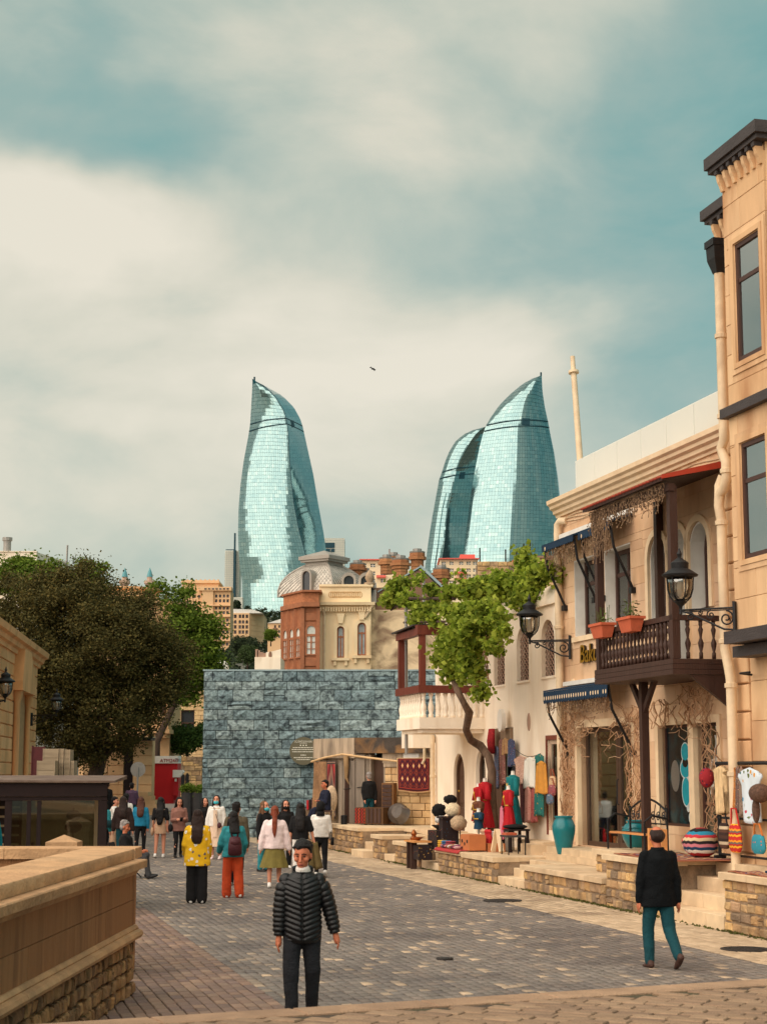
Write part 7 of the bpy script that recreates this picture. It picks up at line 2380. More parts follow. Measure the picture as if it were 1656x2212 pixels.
def person(label,X,Y,H,yaw,top,bottom,shoes,hair,z0=0.0,la=None,ra=None,ll=None,rl=None,head=(0,0),lean=0.0,sh=1.0,skin=None,mask=None,vox=.013,seat=None,detail=False,build=1.0,group='people in the street'):
 """faces the camera at yaw 0; la/ra, ll/rl = directions of (upper, lower) left and right limb"""
 skin = skin or m_skin
 t = thing('person',label,'person',(X,Y,z0),math.radians(yaw),group)
 D = lambda v: V3(v).normalized()
 la = la or ((.14,.02,-1),(.06,-.12,-1)); ra = ra or ((-.14,.02,-1),(-.06,-.12,-1))
 ll = ll or ((.04,-.05,-1),(.0,.08,-1)); rl = rl or ((-.04,.03,-1),(.0,.08,-1))
 th,sk = .245*H,.235*H
 legs = []
 for s,d in ((1,ll),(-1,rl)):
  k = D(d[0])*th; a = k+D(d[1])*sk
  legs.append((s,k,a))
 low = min(l[2].z for l in legs)
 pz = (-low+.045*H) if seat is None else seat
 PV = V3((0,0,pz))
 RL = Matrix.Rotation(lean,3,'X')
 up = lambda x,y,z: tuple(PV+RL @ V3((x,y,z)))
 sw = .094*H*sh; nz = .31*H
 b = MB()
 tq = MB()
 rings(tq,[(0,.0,-.05*H,.07*H*build,.055*H),(0,0,.0,.09*H*build,.065*H),(0,0,.09*H,.076*H*build,.055*H),(0,0,.19*H,.09*H*sh*build,.062*H),(0,.004,.265*H,.1*H*sh,.055*H),(0,.006,.30*H,.05*H,.036*H)])
 b.v += [up(*p) for p in tq.v]; b.f += tq.f; b.m += tq.m
 hc = V3(up(0,-.008*H,.405*H)); nb_ = V3(up(0,.008*H,.27*H))
 limb(b,[nb_,V3(up(0,.004,.35*H))],[.034*H,.03*H])
 HR = Matrix.Rotation(math.radians(head[0]),3,'Z') @ Matrix.Rotation(math.radians(head[1]),3,'X')
 hs_ = H/1.7*1.1
 hp_ = lambda x,y,z: tuple(hc+HR @ (V3((x,y,z))*hs_))
 def hball(mb,c,r):
  q = MB().ball(c,r,16,10)
  mb.v += [hp_(*p) for p in q.v] if False else []
  o_ = len(mb.v)
  mb.v += [hp_(*p) for p in q.v]; mb.f += [tuple(i+o_ for i in f) for f in q.f]; mb.m += q.m
 hball(b,(0,.008,.02),(.074,.092,.092)); hball(b,(0,-.026,-.055),(.052,.06,.055)); hball(b,(0,-.045,-.085),(.027,.03,.022))
 for s in (1,-1):
  hball(b,(s*.074,.012,-.012),(.012,.02,.032)); hball(b,(s*.042,-.058,-.02),(.026,.026,.024))
 limb(b,[hp_(0,-.08,.022),hp_(0,-.1,-.012),hp_(0,-.106,-.026)],[.01*hs_,.013*hs_,.016*hs_],8)
 hball(b,(0,-.078,-.062),(.022,.014,.013))
 arms = []
 for s,d in ((1,la),(-1,ra)):
  S = V3(up(s*sw,.005,.268*H)); E = S+D(d[0])*.17*H; W = E+D(d[1])*.145*H
  arms.append((s,S,E,W,D(d[1])))
  limb(b,[S,E,W],[.033*H,.024*H,.017*H])
  f = D(d[1]); side = f.cross(V3((0,1,0))).normalized() if abs(f.y) < .9 else V3((1,0,0)); nrm = f.cross(side)
  limb(b,[W,W+f*.03*H,W+f*.05*H],[.016*H,.019*H,.018*H],8)
  for k in range(4):
   base = W+f*.048*H+nrm*(k - 1.5)*.0115*H
   ln = (.044,.05,.047,.036)[k]*H
   mid = base+f*ln*.5+side*s*.004*H
   limb(b,[base,mid,mid+f*ln*.45+side*s*(-.012*H)],[.0055*H,.005*H,.0042*H],7)
  tb = W+f*.018*H+nrm*-.016*H
  limb(b,[tb,tb+f*.022*H - nrm*.012*H,tb+f*.042*H - nrm*.012*H],[.0065*H,.006*H,.005*H],7)
 for s,k,a in legs:
  hip = PV+V3((s*.052*H,0,0))
  limb(b,[hip,hip+k,hip+a],[.052*H,.034*H,.022*H])
 shaped(t,'body',b,skin,vox if not detail else .0058,2)
 # shoes: toe follows the foot
 for s,k,a in legs:
  A = PV+V3((s*.052*H,0,0))+a
  sd = D((ll if s > 0 else rl)[1])
  fw = V3((0,-1,0)) - sd*sd.dot(V3((0,-1,0)))
  fw = fw.normalized() if fw.length > .05 else V3((0,-1,0))
  hl,toe = A+sd*.024*H - fw*.03*H,A+sd*.03*H+fw*.1*H
  m_ = limb(MB(),[hl,(hl+toe)/2+sd*.002,toe],[.024*H,.025*H,.017*H],10)
  limb(m_,[A+sd*-.01*H,hl],[.026*H,.024*H],10)
  zmin = z0*0+.004
  m_.v = [(x,y,max(z,zmin)) if A.z < .12*H else (x,y,z) for x,y,z in m_.v]
  shaped(t,'shoe',m_,shoes,.010,2)
 # lower clothes
 bt = bottom[0]
 if bt in ('trousers','slim','wide'):
  f0,f1,f2 = {'trousers': (.062,.046,.036),'slim': (.058,.038,.027),'wide': (.066,.058,.058)}[bt]
  m_ = MB()
  q = rings(MB(),[(0,.0,-.07*H,.078*H*build,.066*H),(0,0,-.01*H,.1*H*build,.076*H),(0,0,.06*H,.088*H*build,.066*H)])
  m_.v += [up(*p) for p in q.v]; m_.f += q.f; m_.m += q.m
  for s,k,a in legs:
   hip = PV+V3((s*.05*H,0,0))
   limb(m_,[hip,hip+k,hip+a*(1 if bt != 'slim' else .97)],[f0*H,f1*H,f2*H])
  shaped(t,'trousers',m_,bottom[1],vox,3,.02)
 elif bt in ('skirt','dress'):
  hem = bottom[2]*H; n = 40
  ztop = pz+(.09*H if bt == 'skirt' else .28*H)
  def sk_(u,v):
   z = hem+(ztop - hem)*v
   zz = (z - pz)/H
   r = .1*H*build if zz < .02 else (.078+(.1 - .078)*max(0,1 - zz/.08))*H*build if zz < .1 else (.08+.015*min(1,(zz - .1)/.1))*H
   if zz < 0: r += -zz*H*bottom[3]
   a = u*6.28318
   w_ = 1+(.07*math.sin(a*9+1)*min(1,max(0,-zz*4)))
   return (r*w_*math.cos(a),r*.78*w_*math.sin(a),z)
  m_ = MB().grid(sk_,n,16)
  part(t,bt,m_,bottom[1],smooth=True)
 # upper clothes
 if top:
  hemz,sleeve,loose = top[1]*H,top[2],top[3]*.62
  q = MB(); lo = hemz - pz
  rs = []
  for z in np.linspace(lo,.25*H,9):
   zz = z/H
   rx = (.104 if zz < .02 else .096 if zz < .12 else .1)*H*(build if zz < .2 else 1)+loose+max(0,-zz)*.12*H
   rs.append((0,.002,float(z),float(rx)*(sh if zz > .12 else 1),float(.078*H+loose)))
  rs += [(0,.004,.285*H,.088*H*sh+loose*.3,.058*H+loose*.4),(0,.006,.318*H,.048*H+loose*.2,.042*H+loose*.2)]
  rings(q,rs,26)
  q.v = [up(*p) for p in q.v]
  for s,S,E,W,f in arms:
   if sleeve == 'long': limb(q,[S,E,W],[.037*H+loose*.4,.036*H+loose*.5,.027*H+loose*.4])
   elif sleeve == 'short': limb(q,[S,S.lerp(E,.85)],[.037*H+loose*.4,.037*H+loose*.6])
  if top[0] is not None:
   shaped(t,top[4] if len(top) > 4 else 'top',q,top[0],vox,3,.022)
 # hair
 ht,hm = hair[0],hair[1]
 h_ = MB()
 if ht != 'bald':
  hball(h_,(0,.032,.044),(.082,.09,.084)); hball(h_,(0,.045,-.01),(.079,.066,.082))
  if ht == 'short':
   hr_ = random.Random(int(X*100))
   for k in range(46):
    a_,e_ = hr_.uniform(0,6.283),hr_.uniform(.25,1.5)
    hball(h_,(.08*math.cos(a_)*math.cos(e_),.026+.09*math.sin(a_)*math.cos(e_),.04+.088*math.sin(e_)),(.02,.022,.016))
   for k in range(9):
    hball(h_,(-.056+.014*k,-.046 - .012*math.sin(k*.4)+.006*(k % 3),.103 - .003*abs(k - 4)),(.013,.018,.012))
 else:
  hball(h_,(0,.038,.006),(.086,.078,.08)); hball(h_,(0,.0,.03),(.078,.075,.066))
 if ht in ('long','pony'):
  L_ = hair[2]
  if ht == 'long':
   q = rings(MB(),[(0,.045,.06,.07,.06),(0,.062,-.05,.094,.06),(0,.09,-.15,.098,.058),(0,.135,-.22,.1,.055),(0,.155,-.2 - L_*.5,.1,.05),(0,.16,-.17 - L_*.85,.085,.04),(0,.16,-.17 - L_,.05,.02)])
  else:
   q = rings(MB(),[(0,.09,.09,.03,.03),(0,.13,.07,.04,.035),(0,.14,-.05,.05,.035),(0,.17,-.18,.05,.035),(0,.18,-.12 - L_*.6,.045,.03),(0,.18,-.1 - L_,.015,.012)])
  o_ = len(h_.v)
  h_.v += [hp_(*p) for p in q.v]; h_.f += [tuple(i+o_ for i in f) for f in q.f]; h_.m += q.m
  if ht == 'long':
   for s in (1,-1):
    limb(h_,[hp_(s*.066,-.02,.05),hp_(s*.082,-.012,-.05),hp_(s*.09,-.012,-.17),hp_(s*.085,-.02,-.2 - L_*.5)],[.026,.028,.03,.012],8)
 shaped(t,'hair',h_,hm,.010,1,.026)
 hr_ = 0
 if mask is not None and mask != 'chin':
  q = MB().ball((0,-.052,-.055),(.066,.066,.05),14,9)
  q.v = [hp_(*p) for p in q.v]
  part(t,'face_mask',q,mask,smooth=True)
 # eyes and brows (and mouth when bare)
 q = MB(); e = MB()
 for s in (1,-1):
  limb(q,[hp_(s*.014,-.09,.032),hp_(s*.03,-.091,.038),hp_(s*.05,-.076,.03)],[.004*hs_,.006*hs_,.004*hs_],6)
  eb = MB().ball((s*.031,-.079,.014),(.013,.01,.0055),10,6)
  o_ = len(e.v); e.v += [hp_(*p) for p in eb.v]; e.f += [tuple(i+o_ for i in f) for f in eb.f]; e.m += eb.m
 part(t,'eyebrows',q,m_brow,smooth=True); part(t,'eyes',e,m_eye,smooth=True)
 if mask is None or mask == 'chin':
  lp2 = limb(MB(),[hp_(-.022,-.086,-.063),hp_(0,-.094,-.061),hp_(.022,-.086,-.063)],[.004,.0085,.004],7)
  part(t,'lips',lp2,m_lip,smooth=True)
 return t,dict(up=up,hp=hp_,pz=pz,arms=arms,H=H,legs=legs,PV=PV)
def gpos(u,v,z=0):
 p = GZ(u,v,z); return p.x,p.y
ATY = lambda u,Y: ((u - 828)/FPX*Y*1.012,Y)
# ---- the man in front, quilted jacket
X,Y = gpos(651,2206)
pm,k = person('person walking towards us in a black quilted jacket with a white mask under the chin',X,Y,1.70,4,None,('trousers',f_char),f_shoe,('short',m_hblack),la=((.34,.10,-1),(.24,-.08,-1)),ra=((-.14,-.02,-1),(-.05,-.10,-1)),ll=((.05,.10,-1),(.0,.42,-1)),rl=((-.05,-.10,-1),(.02,.02,-1)),head=(-14,14),sh=1.08,skin=m_skint,mask='chin',detail=True,vox=.009)
H = 1.70
def quilt(px,z,p=.052,slope=.42):
 ph = (z+abs(px)*slope)/p
 f = abs(math.sin(math.pi*ph))
 return -.017*(1 - f ** .55)
m_puff = M('black_nylon',[(14,15,17)],rough=.42,var=.15,scale=10,bump=.12,bscale=50,spec=.4)
jk = MB()
def jtorso(u,v):
 a = u*2*math.pi
 z = -.085*H+v*.395*H
 zz = z/H
 rx = np.interp(zz,[-.085,-.07,0,.1,.2,.25,.285,.31],[.098,.108,.116,.112,.122,.116,.098,.062])*H
 ry = np.interp(zz,[-.085,-.07,0,.1,.2,.25,.285,.31],[.082,.09,.094,.092,.096,.084,.066,.05])*H
 x = math.cos(a)
 # grooves run up to the side seams from the zip
 d = quilt(x*rx,-z if False else z,.05,-.35 if math.sin(a) < 0 else -.1) if -.07 < zz < .285 else -.008
 d += -.012*math.exp(-((x*rx)/.012) ** 2)*(math.sin(a) < 0)
 return k['up']((rx+d)*x,(ry+d)*math.sin(a),z)
jk.grid(jtorso,96,130)
k_s = 0
for s,S,E,W,f in k['arms']:
 pts,rs = [],[]
 n = 110
 for i in range(n+1):
  q = i/n
  P = S.lerp(E,q*2) if q < .5 else E.lerp(W,(q - .5)*2)
  P = P+V3((-s*.035,0,-.008))*max(0,1 - q/.14)+V3((0,0,-.006))
  L_ = q*(.17+.145)*H
  r = np.interp(q,[0,.08,.3,.5,.9,.94,1],[.044,.049,.051,.047,.04,.034,.03])*H*.97
  pts.append(P); rs.append(float(r - .014*(1 - abs(math.sin(math.pi*L_/.05)) ** .55)))
 jk.tube(pts,rs,24)
 jk.ball(S+V3((-s*.008,0,-.004)),.067,20,12)
 jk.ball(pts[0],rs[0]*.99,18,10)
part(pm,'jacket',jk,m_puff,smooth=True)
cl_ = MB()
cl_.grid(lambda u,v: (lambda a: k['up']((.082+.03*v - .018*(v > .9))*math.cos(a),(.072+.03*v)*math.sin(a)+.012*v,.29*H+.085*v*(1 - .45*(math.sin(a) < -.3))+.012*math.sin(a)))(u*6.28318),40,8)
o = part(pm,'hood_collar',cl_,m_puff,smooth=True)
md = o.modifiers.new('thickness','SOLIDIFY'); md.thickness = .03
part(pm,'zip',MB().tube([k['up'](.0,-.1*H*.5 - .0+q[1],q[0]*H) for q in ((.28,-.06),(.2,-.085),(.1,-.08),(0,-.082),(-.08,-.068))],.006,6),M('zip_dark',[(12,12,13)],rough=.4))
gm = MB()
q = rings(MB(),[(0,-.012,-.175,.074,.07),(0,-.02,-.135,.07,.075),(0,-.03,-.105,.062,.068),(0,-.032,-.092,.055,.06)],28)
gm.v = [k['hp'](*p) for p in q.v]; gm.f,gm.m = q.f,q.m
shaped(pm,'chin_mask',gm,f_white,.007,2,.012)
# ---- the man on the right, seen from behind
X,Y = gpos(1425,2091)
pr_,k = person('person in a dark leather jacket and teal trousers walking away on the right',X,Y,1.72,194,(fab('black_leather',(14,17,20),rough=.85,spec=.15),.43,'long',.02,'jacket'),('trousers',f_tealt),f_bshoe,('bald',m_hbrown),la=((.16,-.05,-1),(.06,-.1,-1)),ra=((-.18,.06,-1),(-.08,-.02,-1)),ll=((.06,-.2,-1),(.02,.12,-1)),rl=((-.05,.14,-1),(-.02,.8,-1)),sh=1.1,skin=m_skint,build=1.1)
part(pr_,'collar',rings(MB(),[(*[k['up'](0,.004,.285*k['H'])[i] for i in (0,1)],k['up'](0,0,.285*k['H'])[2],.1,.09),(0,.01,k['up'](0,0,.33*k['H'])[2],.082,.08)],20),fab('black_leather',(16,19,22)),smooth=True)
# ---- the women walking away in the middle
X,Y = gpos(424,1951)
p,k = person('person in a yellow floral tunic and black trousers seen from behind',X,Y,1.68,184,(f_yell,.40,'long',.05,'tunic'),('wide',f_black),f_wshoe,('long',m_hbrown,.28),ll=((.03,-.05,-1),(0,.06,-1)),rl=((-.05,.06,-1),(0,.12,-1)),build=1.12,la=((.2,-.1,-1),(.05,-.6,-.6)),ra=((-.16,-.05,-1),(-.02,-.5,-.7)))
part(p,'bag_strap',MB().tube([k['up'](.1,.075,.25*k['H']),k['up'](.0,.15,.18*k['H']),k['up'](-.12,.125,.04*k['H']),k['up'](-.16,.02,-.02*k['H'])],.008,6),f_black)
X,Y = gpos(502,1939)
p,k = person('person in a teal denim jacket and rust trousers with a maroon backpack',X,Y,1.62,196,(f_teal,.47,'long',.05,'jacket'),('wide',f_rust),f_wshoe,('long',m_hblack,.12),ll=((.06,-.12,-1),(.02,.05,-1)),rl=((-.05,.06,-1),(-.03,.2,-1)),la=((.28,-.1,-1),(.0,-.6,-.5)),ra=((-.28,-.05,-1),(.0,-.5,-.6)),build=1.05)
bp_ = MB()
rings(bp_,[(*k['up'](0,.17,0)[:2],k['pz'] - .05,.1,.05),(*k['up'](0,.19,0)[:2],k['pz'] - .02,.135,.085),(*k['up'](0,.19,0)[:2],k['pz']+.16,.13,.08),(*k['up'](0,.17,0)[:2],k['pz']+.29,.1,.05),(*k['up'](0,.15,0)[:2],k['pz']+.31,.05,.03)],18)
bk = solo('backpack',MB(),f_maroon)
bpy.data.objects.remove(bk)
def worn(name,label,cat,p_root,mb,mat,grp=None):
 o = bpy.data.objects.new(name,mb.mesh(name,mat,(0,0,0),True)); COL.objects.link(o)
 o.matrix_basis = Matrix.Translation(p_root.location) @ Matrix.Rotation(p_root.rotation_euler.z,4,'Z')
 OFF[o.name] = (0,0,0)
 return tag(o,label,cat,grp)
bk = worn('backpack','maroon leather backpack on the back of the teal jacket','backpack',p,bp_,f_maroon)
part(bk,'flap',MB().ball((0,.235,k['pz']+.2),(.1,.05,.07),12,8),f_maroon,smooth=True)
for s in (1,-1):
 part(bk,'strap',MB().tube([(s*.05,.16,k['pz']+.3),(s*.075,.13,k['pz']+.42),(s*.08,.0,k['pz']+.475)],.018,8),f_maroon,smooth=True)
X,Y = ATY(519,37.0)
person('person in an olive jacket with short dark hair beside the teal jacket',X,Y,1.72,170,(f_olive,.46,'long',.05,'jacket'),('trousers',f_black),f_wshoe,('short',m_hblack),la=((.2,-.1,-1),(.05,-.4,-.8)),sh=1.1)
X,Y = gpos(466,1856)
p,k = person('person in a white cardigan over a long cream dress with a pale blue mask',X,Y,1.72,-4,(f_white,.52,'long',.035,'cardigan'),('dress',f_cream,.2,.12),f_pink,('long',m_hblack,.22),mask=f_mask,la=((.18,0,-1),(.06,-.1,-1)),ra=((-.24,0,-1),(-.1,-.05,-1)))
part(p,'dress_front',MB().grid(lambda u,v: (-.055+.11*u,-.185 - .012*math.sin(u*3.14),.6+.75*v - .02*v),6,8),f_cream,smooth=True)
worn('shoulder_bag','small mauve shoulder bag hanging at the white cardigan','bag',p,MB().ball((.12,-.2,.92),(.06,.04,.08),10,8).tube([(.1,-.2,.98),(.02,-.2,1.2),(-.06,-.12,1.42)],.008,5),f_maroon)
X,Y = ATY(452,50.0)
person('person in black standing behind the white cardigan',X,Y,1.62,30,(f_black,.5,'long',.03,'jacket'),('trousers',f_black),f_shoe,('long',m_hblack,.2))
X,Y = gpos(385,1853)
p,k = person('person in a mauve shirt and black leggings looking down at a phone',X,Y,1.66,18,(f_mauve,.44,'long',.04,'shirt'),('slim',f_black),f_shoe,('long',m_hblack,.2),la=((.12,-.15,-1),(-.3,-1,.15)),ra=((-.12,-.15,-1),(.3,-1,.1)),ll=((.05,.18,-1),(.02,.5,-1)),rl=((-.02,-.22,-1),(-.02,.05,-1)),head=(0,22))
worn('phone','dark phone held by the mauve shirt','phone',p,MB().cbox((.0,-.36,1.06),(.075,.015,.14),Matrix.Rotation(.7,3,'X')),f_black)
worn('handbag','black handbag at the hip of the mauve shirt','bag',p,MB().ball((-.24,-.02,.82),(.07,.12,.11),12,8).tube([(-.24,-.06,.9),(-.2,-.04,1.2),(-.14,0,1.36)],.01,5),f_black)
X,Y = gpos(345,1853)
p,k = person('person in a short tan dress with very long black hair seen from behind',X,Y,1.66,178,(f_black,.66,'short',.02,'shirt'),('dress',f_tan,.40,.04),f_wshoe,('long',m_hblack,.42),ll=((.03,.1,-1),(.03,.22,-1)),rl=((-.02,-.08,-1),(0,.08,-1)))
worn('handbag','tan handbag on a strap beside the tan dress','bag',p,MB().ball((.22,.02,.72),(.05,.09,.12),10,8).tube([(.22,.02,.8),(.18,.06,1.1),(.1,.05,1.38)],.012,5),f_tan)
X,Y = ATY(318,50.0)
person('person in a bright blue knit top and black trousers with long brown hair',X,Y,1.64,182,(f_blue,.5,'long',.035,'sweater'),('slim',f_black),f_wshoe,('long',hairmat('chestnut_hair',(86,50,38)),.25),rl=((-.04,-.1,-1),(0,.1,-1)),ll=((.04,.12,-1),(0,.3,-1)))
X,Y = ATY(281,47.0)
person('person in a dark brown jacket and teal trousers with long dark hair',X,Y,1.7,180,(f_brown,.5,'long',.05,'jacket'),('trousers',f_tealt),f_shoe,('long',m_hbrown,.25),la=((.26,0,-1),(.1,-.1,-1)),ra=((-.26,0,-1),(-.1,-.1,-1)))
X,Y = ATY(298,72.0)
person('person in a purple shirt seen from behind on the stone steps',X,Y,1.76,186,(f_purple,.5,'long',.03,'shirt'),('trousers',f_tealt),f_shoe,('short',m_hblack),z0=.12,sh=1.1,la=((.2,-.1,-1),(-.1,-.5,-.7)),ra=((-.2,-.1,-1),(.1,-.5,-.7)))
X,Y = ATY(263,51.0)
person('person in a white top and tan trousers raising a hand',X,Y,1.62,80,(f_white,.54,'short',.03,'top'),('wide',f_tan),f_wshoe,('short',m_hblack),ra=((-.1,-.6,-.8),(-.1,-.7,.8)),la=((.1,-.5,-.8),(0,-.9,.5)))
X,Y = ATY(241,48.0)
p,k = person('person in a teal top half hidden by the kiosk with a dark bag',X,Y,1.6,150,(f_teal,.5,'long',.03,'top'),('trousers',f_black),f_shoe,('long',m_hblack,.2))
worn('shoulder_bag','dark teal shoulder bag beside the kiosk corner','bag',p,MB().cbox((-.25,.05,.95),(.1,.34,.2)),fab('bag_teal',(22,60,66)))
X,Y = ATY(286,55.0)
person('person in a white shirt behind the dark brown jacket',X,Y,1.66,200,(f_white,.5,'long',.02,'shirt'),('trousers',f_navy),f_shoe,('short',m_hblack))
X,Y = ATY(246,66.0)
p,k = person('person in a black wide brimmed hat beyond the kiosk',X,Y,1.68,160,(f_black,.5,'long',.03,'coat'),('trousers',f_black),f_shoe,('short',m_hblack),z0=.3)
q = MB().lathe([(.2,0),(.2,.012),(.1,.02),(.095,.11),(.06,.13),(0,.125)],(0,0,0),18); q.v = [k['hp'](x,y,z+.07) for x,y,z in q.v]
worn('hat','black wide brimmed hat on a head beyond the kiosk','hat',p,q,f_black)
# ---- the group by the terrace
X,Y = gpos(592,1918)
person('person with a long auburn ponytail in a pale pink jacket and olive skirt',X,Y,1.66,183,(f_pink,.48,'long',.07,'jacket'),('skirt',f_oliv2,.25,.28),f_wshoe,('pony',m_hred,.38),la=((.3,0,-1),(.16,-.05,-1)),ra=((-.3,0,-1),(-.2,-.05,-1)),ll=((.03,.12,-1),(0,.16,-1)),rl=((-.02,-.1,-1),(0,.1,-1)),sh=1.05)
X,Y = ATY(578,42.0)
person('person in a black coat and pale blue mask turned to the right',X,Y,1.66,52,(f_black,.42,'long',.03,'coat'),('trousers',f_teal),f_shoe,('long',hairmat('ombre_hair',(112,78,52)),.22),mask=f_mask)
X,Y = ATY(622,43.5)
person('person in a black jacket over red with a black mask',X,Y,1.66,20,(f_black,.42,'long',.03,'jacket'),('trousers',f_black),f_wshoe,('long',m_hbrown,.28),mask=f_black)
X,Y = gpos(648,1898)
p,k = person('person in a black short sleeved top and white trousers with long black hair',X,Y,1.67,178,(f_black,.52,'short',.035,'top'),('trousers',f_white),f_wshoe,('long',m_hblack,.3),la=((.2,0,-1),(.1,-.1,-1)),ra=((-.34,-.05,-1),(-.25,-.05,-1)))
hd = k['arms'][1][3]
q = MB().grid(lambda u,v: (hd.x+.02 - .06*(1 - v)+(.1+.16*(1 - v))*(u - .5),hd.y - .03+.045*math.sin(u*9),hd.z - .05 - .58*(1 - v)+.1*abs(u - .4)),14,8)
o = worn('carried_jacket','olive jacket carried in the hand of the black short sleeved top','jacket',p,q,fab('olive_jacket',(104,88,52)))
md = o.modifiers.new('thickness','SOLIDIFY'); md.thickness = .05
X,Y = gpos(692,1894)
p,k = person('person in a white sweater and black trousers with covered dark hair',X,Y,1.68,176,(f_white,.53,'long',.045,'sweater'),('slim',f_black),f_wshoe,('short',m_hblack),la=((.2,-.1,-1),(0,-.5,-.5)),ra=((-.16,-.1,-1),(.05,-.6,-.5)),ll=((.02,-.1,-1),(0,.05,-1)),rl=((-.05,.16,-1),(-.08,.55,-1)))
worn('handbag','small black handbag hanging beside the white sweater','bag',p,MB().cbox((-.27,0,.8),(.06,.2,.17)).tube([(-.27,0,.88),(-.2,.03,1.2),(-.13,.02,1.42)],.008,5),f_black)
q = MB().ball((0,.03,.02),(.096,.105,.125),16,10); rings(q,[(0,.05,-.17,.09,.08),(0,.04,-.08,.085,.085)],16)
q.v = [k['hp'](x,y+.022,z) for x,y,z in q.v]
part(p,'head_scarf',q,f_black,smooth=True)
# ---- seated men
cp = GZ(286,1898)
sp,k = person('person with grey hair in a dark jacket sitting on a folding chair behind the parapet',cp.x - .12,cp.y,1.7,84,(f_black,.34,'long',.04,'jacket'),('trousers',fab('grey_trouser',(62,62,64))),f_shoe,('short',m_hgrey),ll=((.06,-1,.12),(.0,-.08,-1)),rl=((-.06,-1,.02),(0,-.3,-1)),seat=.46,lean=-.12,la=((.15,-.35,-1),(-.1,-1,-.1)),ra=((-.15,-.35,-1),(.1,-1,-.1)),head=(0,12),skin=m_skint)
fc = thing('folding_chair','low folding camp chair under the grey haired sitter','chair',(cp.x - .12,cp.y,0),math.radians(84))
part(fc,'seat',MB().box(-.26,.26,-.24,.26,.36,.385),f_brown)
part(fc,'backrest',MB().add([(-.26,.25,.38),(.26,.25,.38),(.26,.38,.8),(-.26,.38,.8),(-.26,.28,.38),(.26,.28,.38),(.26,.41,.8),(-.26,.41,.8)],[(0,3,2,1),(4,5,6,7),(0,1,5,4),(1,2,6,5),(2,3,7,6),(3,0,4,7)]),f_brown)
for s in (1,-1):
 part(fc,'leg',MB().tube([(s*.27,-.26,.01),(s*.27,.36,.62)],.014,6),m_black)
 part(fc,'leg',MB().tube([(s*.275,.32,.01),(s*.275,-.22,.38)],.014,6),m_black)
sx,sy = PY(703,1700,52.6).x,52.6
person('person in a navy top sitting with crossed arms before the carpet shed',sx,sy,1.72,-62,(f_navy,1.05/1.72*.42,'long',.04,'sweater'),('trousers',f_navy),f_shoe,('short',m_hblack),z0=.78,seat=.5,lean=.02,ll=((.05,-1,-.1),(.0,-.15,-1)),rl=((-.05,-1,-.25),(0,-.5,-1)),la=((.12,-.3,-1),(-.9,-.6,.1)),ra=((-.12,-.3,-1),(.9,-.6,.1)),skin=m_skint,group='people in the street')
so_ = thing('wooden_stool','wooden stool under the sitter in navy','stool',(sx,sy,.78),0)
part(so_,'seat',MB().box(-.2,.2,-.2,.2,.38,.43),m_wood)
for a in (-.17,.17):
 for b_ in (-.17,.17): part(so_,'leg',MB().box(a - .02,a+.02,b_ - .02,b_+.02,0,.38),m_wood)
dp = pc+Vector((math.cos(angR),math.sin(angR),0))*.62 - Vector((-math.sin(angR),math.cos(angR),0))*.35
person('person in a black top and teal trousers standing at the shed door',dp.x,dp.y,1.56,200,(f_black,.5,'long',.04,'top'),('trousers',f_tealt),f_shoe,('short',m_hgrey),z0=.78,la=((.16,0,-1),(-.1,.3,-1)),ra=((-.2,.1,-1),(.1,.25,-1)),build=1.1)
# ============================================================ goods on the terraces
def SG(u,v,z):
 return W2S(GZ(u,v,z))
B_ = lambda x,y: ((2000+x*.5242)*.57741,(2400+y*.5242)*.57741)
S2_ = lambda x,y: ((1600+x*.3321)*.57741,(2680+y*.3321)*.57741)
m_tpot = M('teal_glaze',[(12,112,120)],rough=.35,var=.12,scale=4,bump=.04,coat=.3)
def vine_tangle(label,x0,x1,z0,z1,n,seed,y=HT - .1,top=None,r=.0085):
 rr = random.Random(seed); m = MB()
 for k in range(n):
  x = x0+(x1 - x0)*rr.random(); z = z0; pts = []; a = rr.uniform(-.3,.3)
  zt = z1 - rr.random()*(z1 - z0)*.35
  while z < zt:
   pts.append((x,y+rr.uniform(-.1,.07),z))
   a += rr.gauss(0,.5); a *= .8
   x = min(x1+.1,max(x0 - .1,x+math.sin(a)*.13)); z += .12*math.cos(a)+.02
  if top:
   for i in range(rr.randrange(4,13)):
    pts.append((x,y+rr.uniform(-.1,.05),z)); x += top*rr.uniform(.08,.22); z += rr.uniform(-.13,.14); z = min(z,z1+.25)
  if len(pts) > 2: m.tube(pts,rr.uniform(.6,1.3)*r,4,cap=False)
 for k in range(n // 2):
  c = (rr.uniform(x0,x1),y+rr.uniform(-.05,.05),rr.uniform(z0+.3,z1)); q = rr.uniform(.08,.2); b = rr.uniform(0,3)
  m.tube([(c[0]+q*math.cos(i*.6+b),c[1]+.03*math.sin(i),c[2]+q*.8*math.sin(i*.6+b)) for i in range(rr.randrange(6,11))],r*.7,4,cap=False)
 return solo('dried_vine',m,m_twig,label,'dried vine',((x0+x1)/2,y,z0),'S','dried vines round the shop windows')
vine_tangle('dried vine climbing from the slim teal jar left of the glass door',-36.25,-35.85,1.1,3.75,26,1,top=1)
vine_tangle('dried vine climbing from the squat teal jar right of the glass door',-32.5,-31.85,1.25,3.6,22,2,top=-1)
vine_tangle('dried vine arching over the poster window from the corner pipe',-28.75,-28.35,1.0,3.9,12,3,top=-1.1)
vine_tangle('dried vine bundles pinned in a row above the poster window',-31.3,-28.5,3.2,3.85,22,4,r=.012)
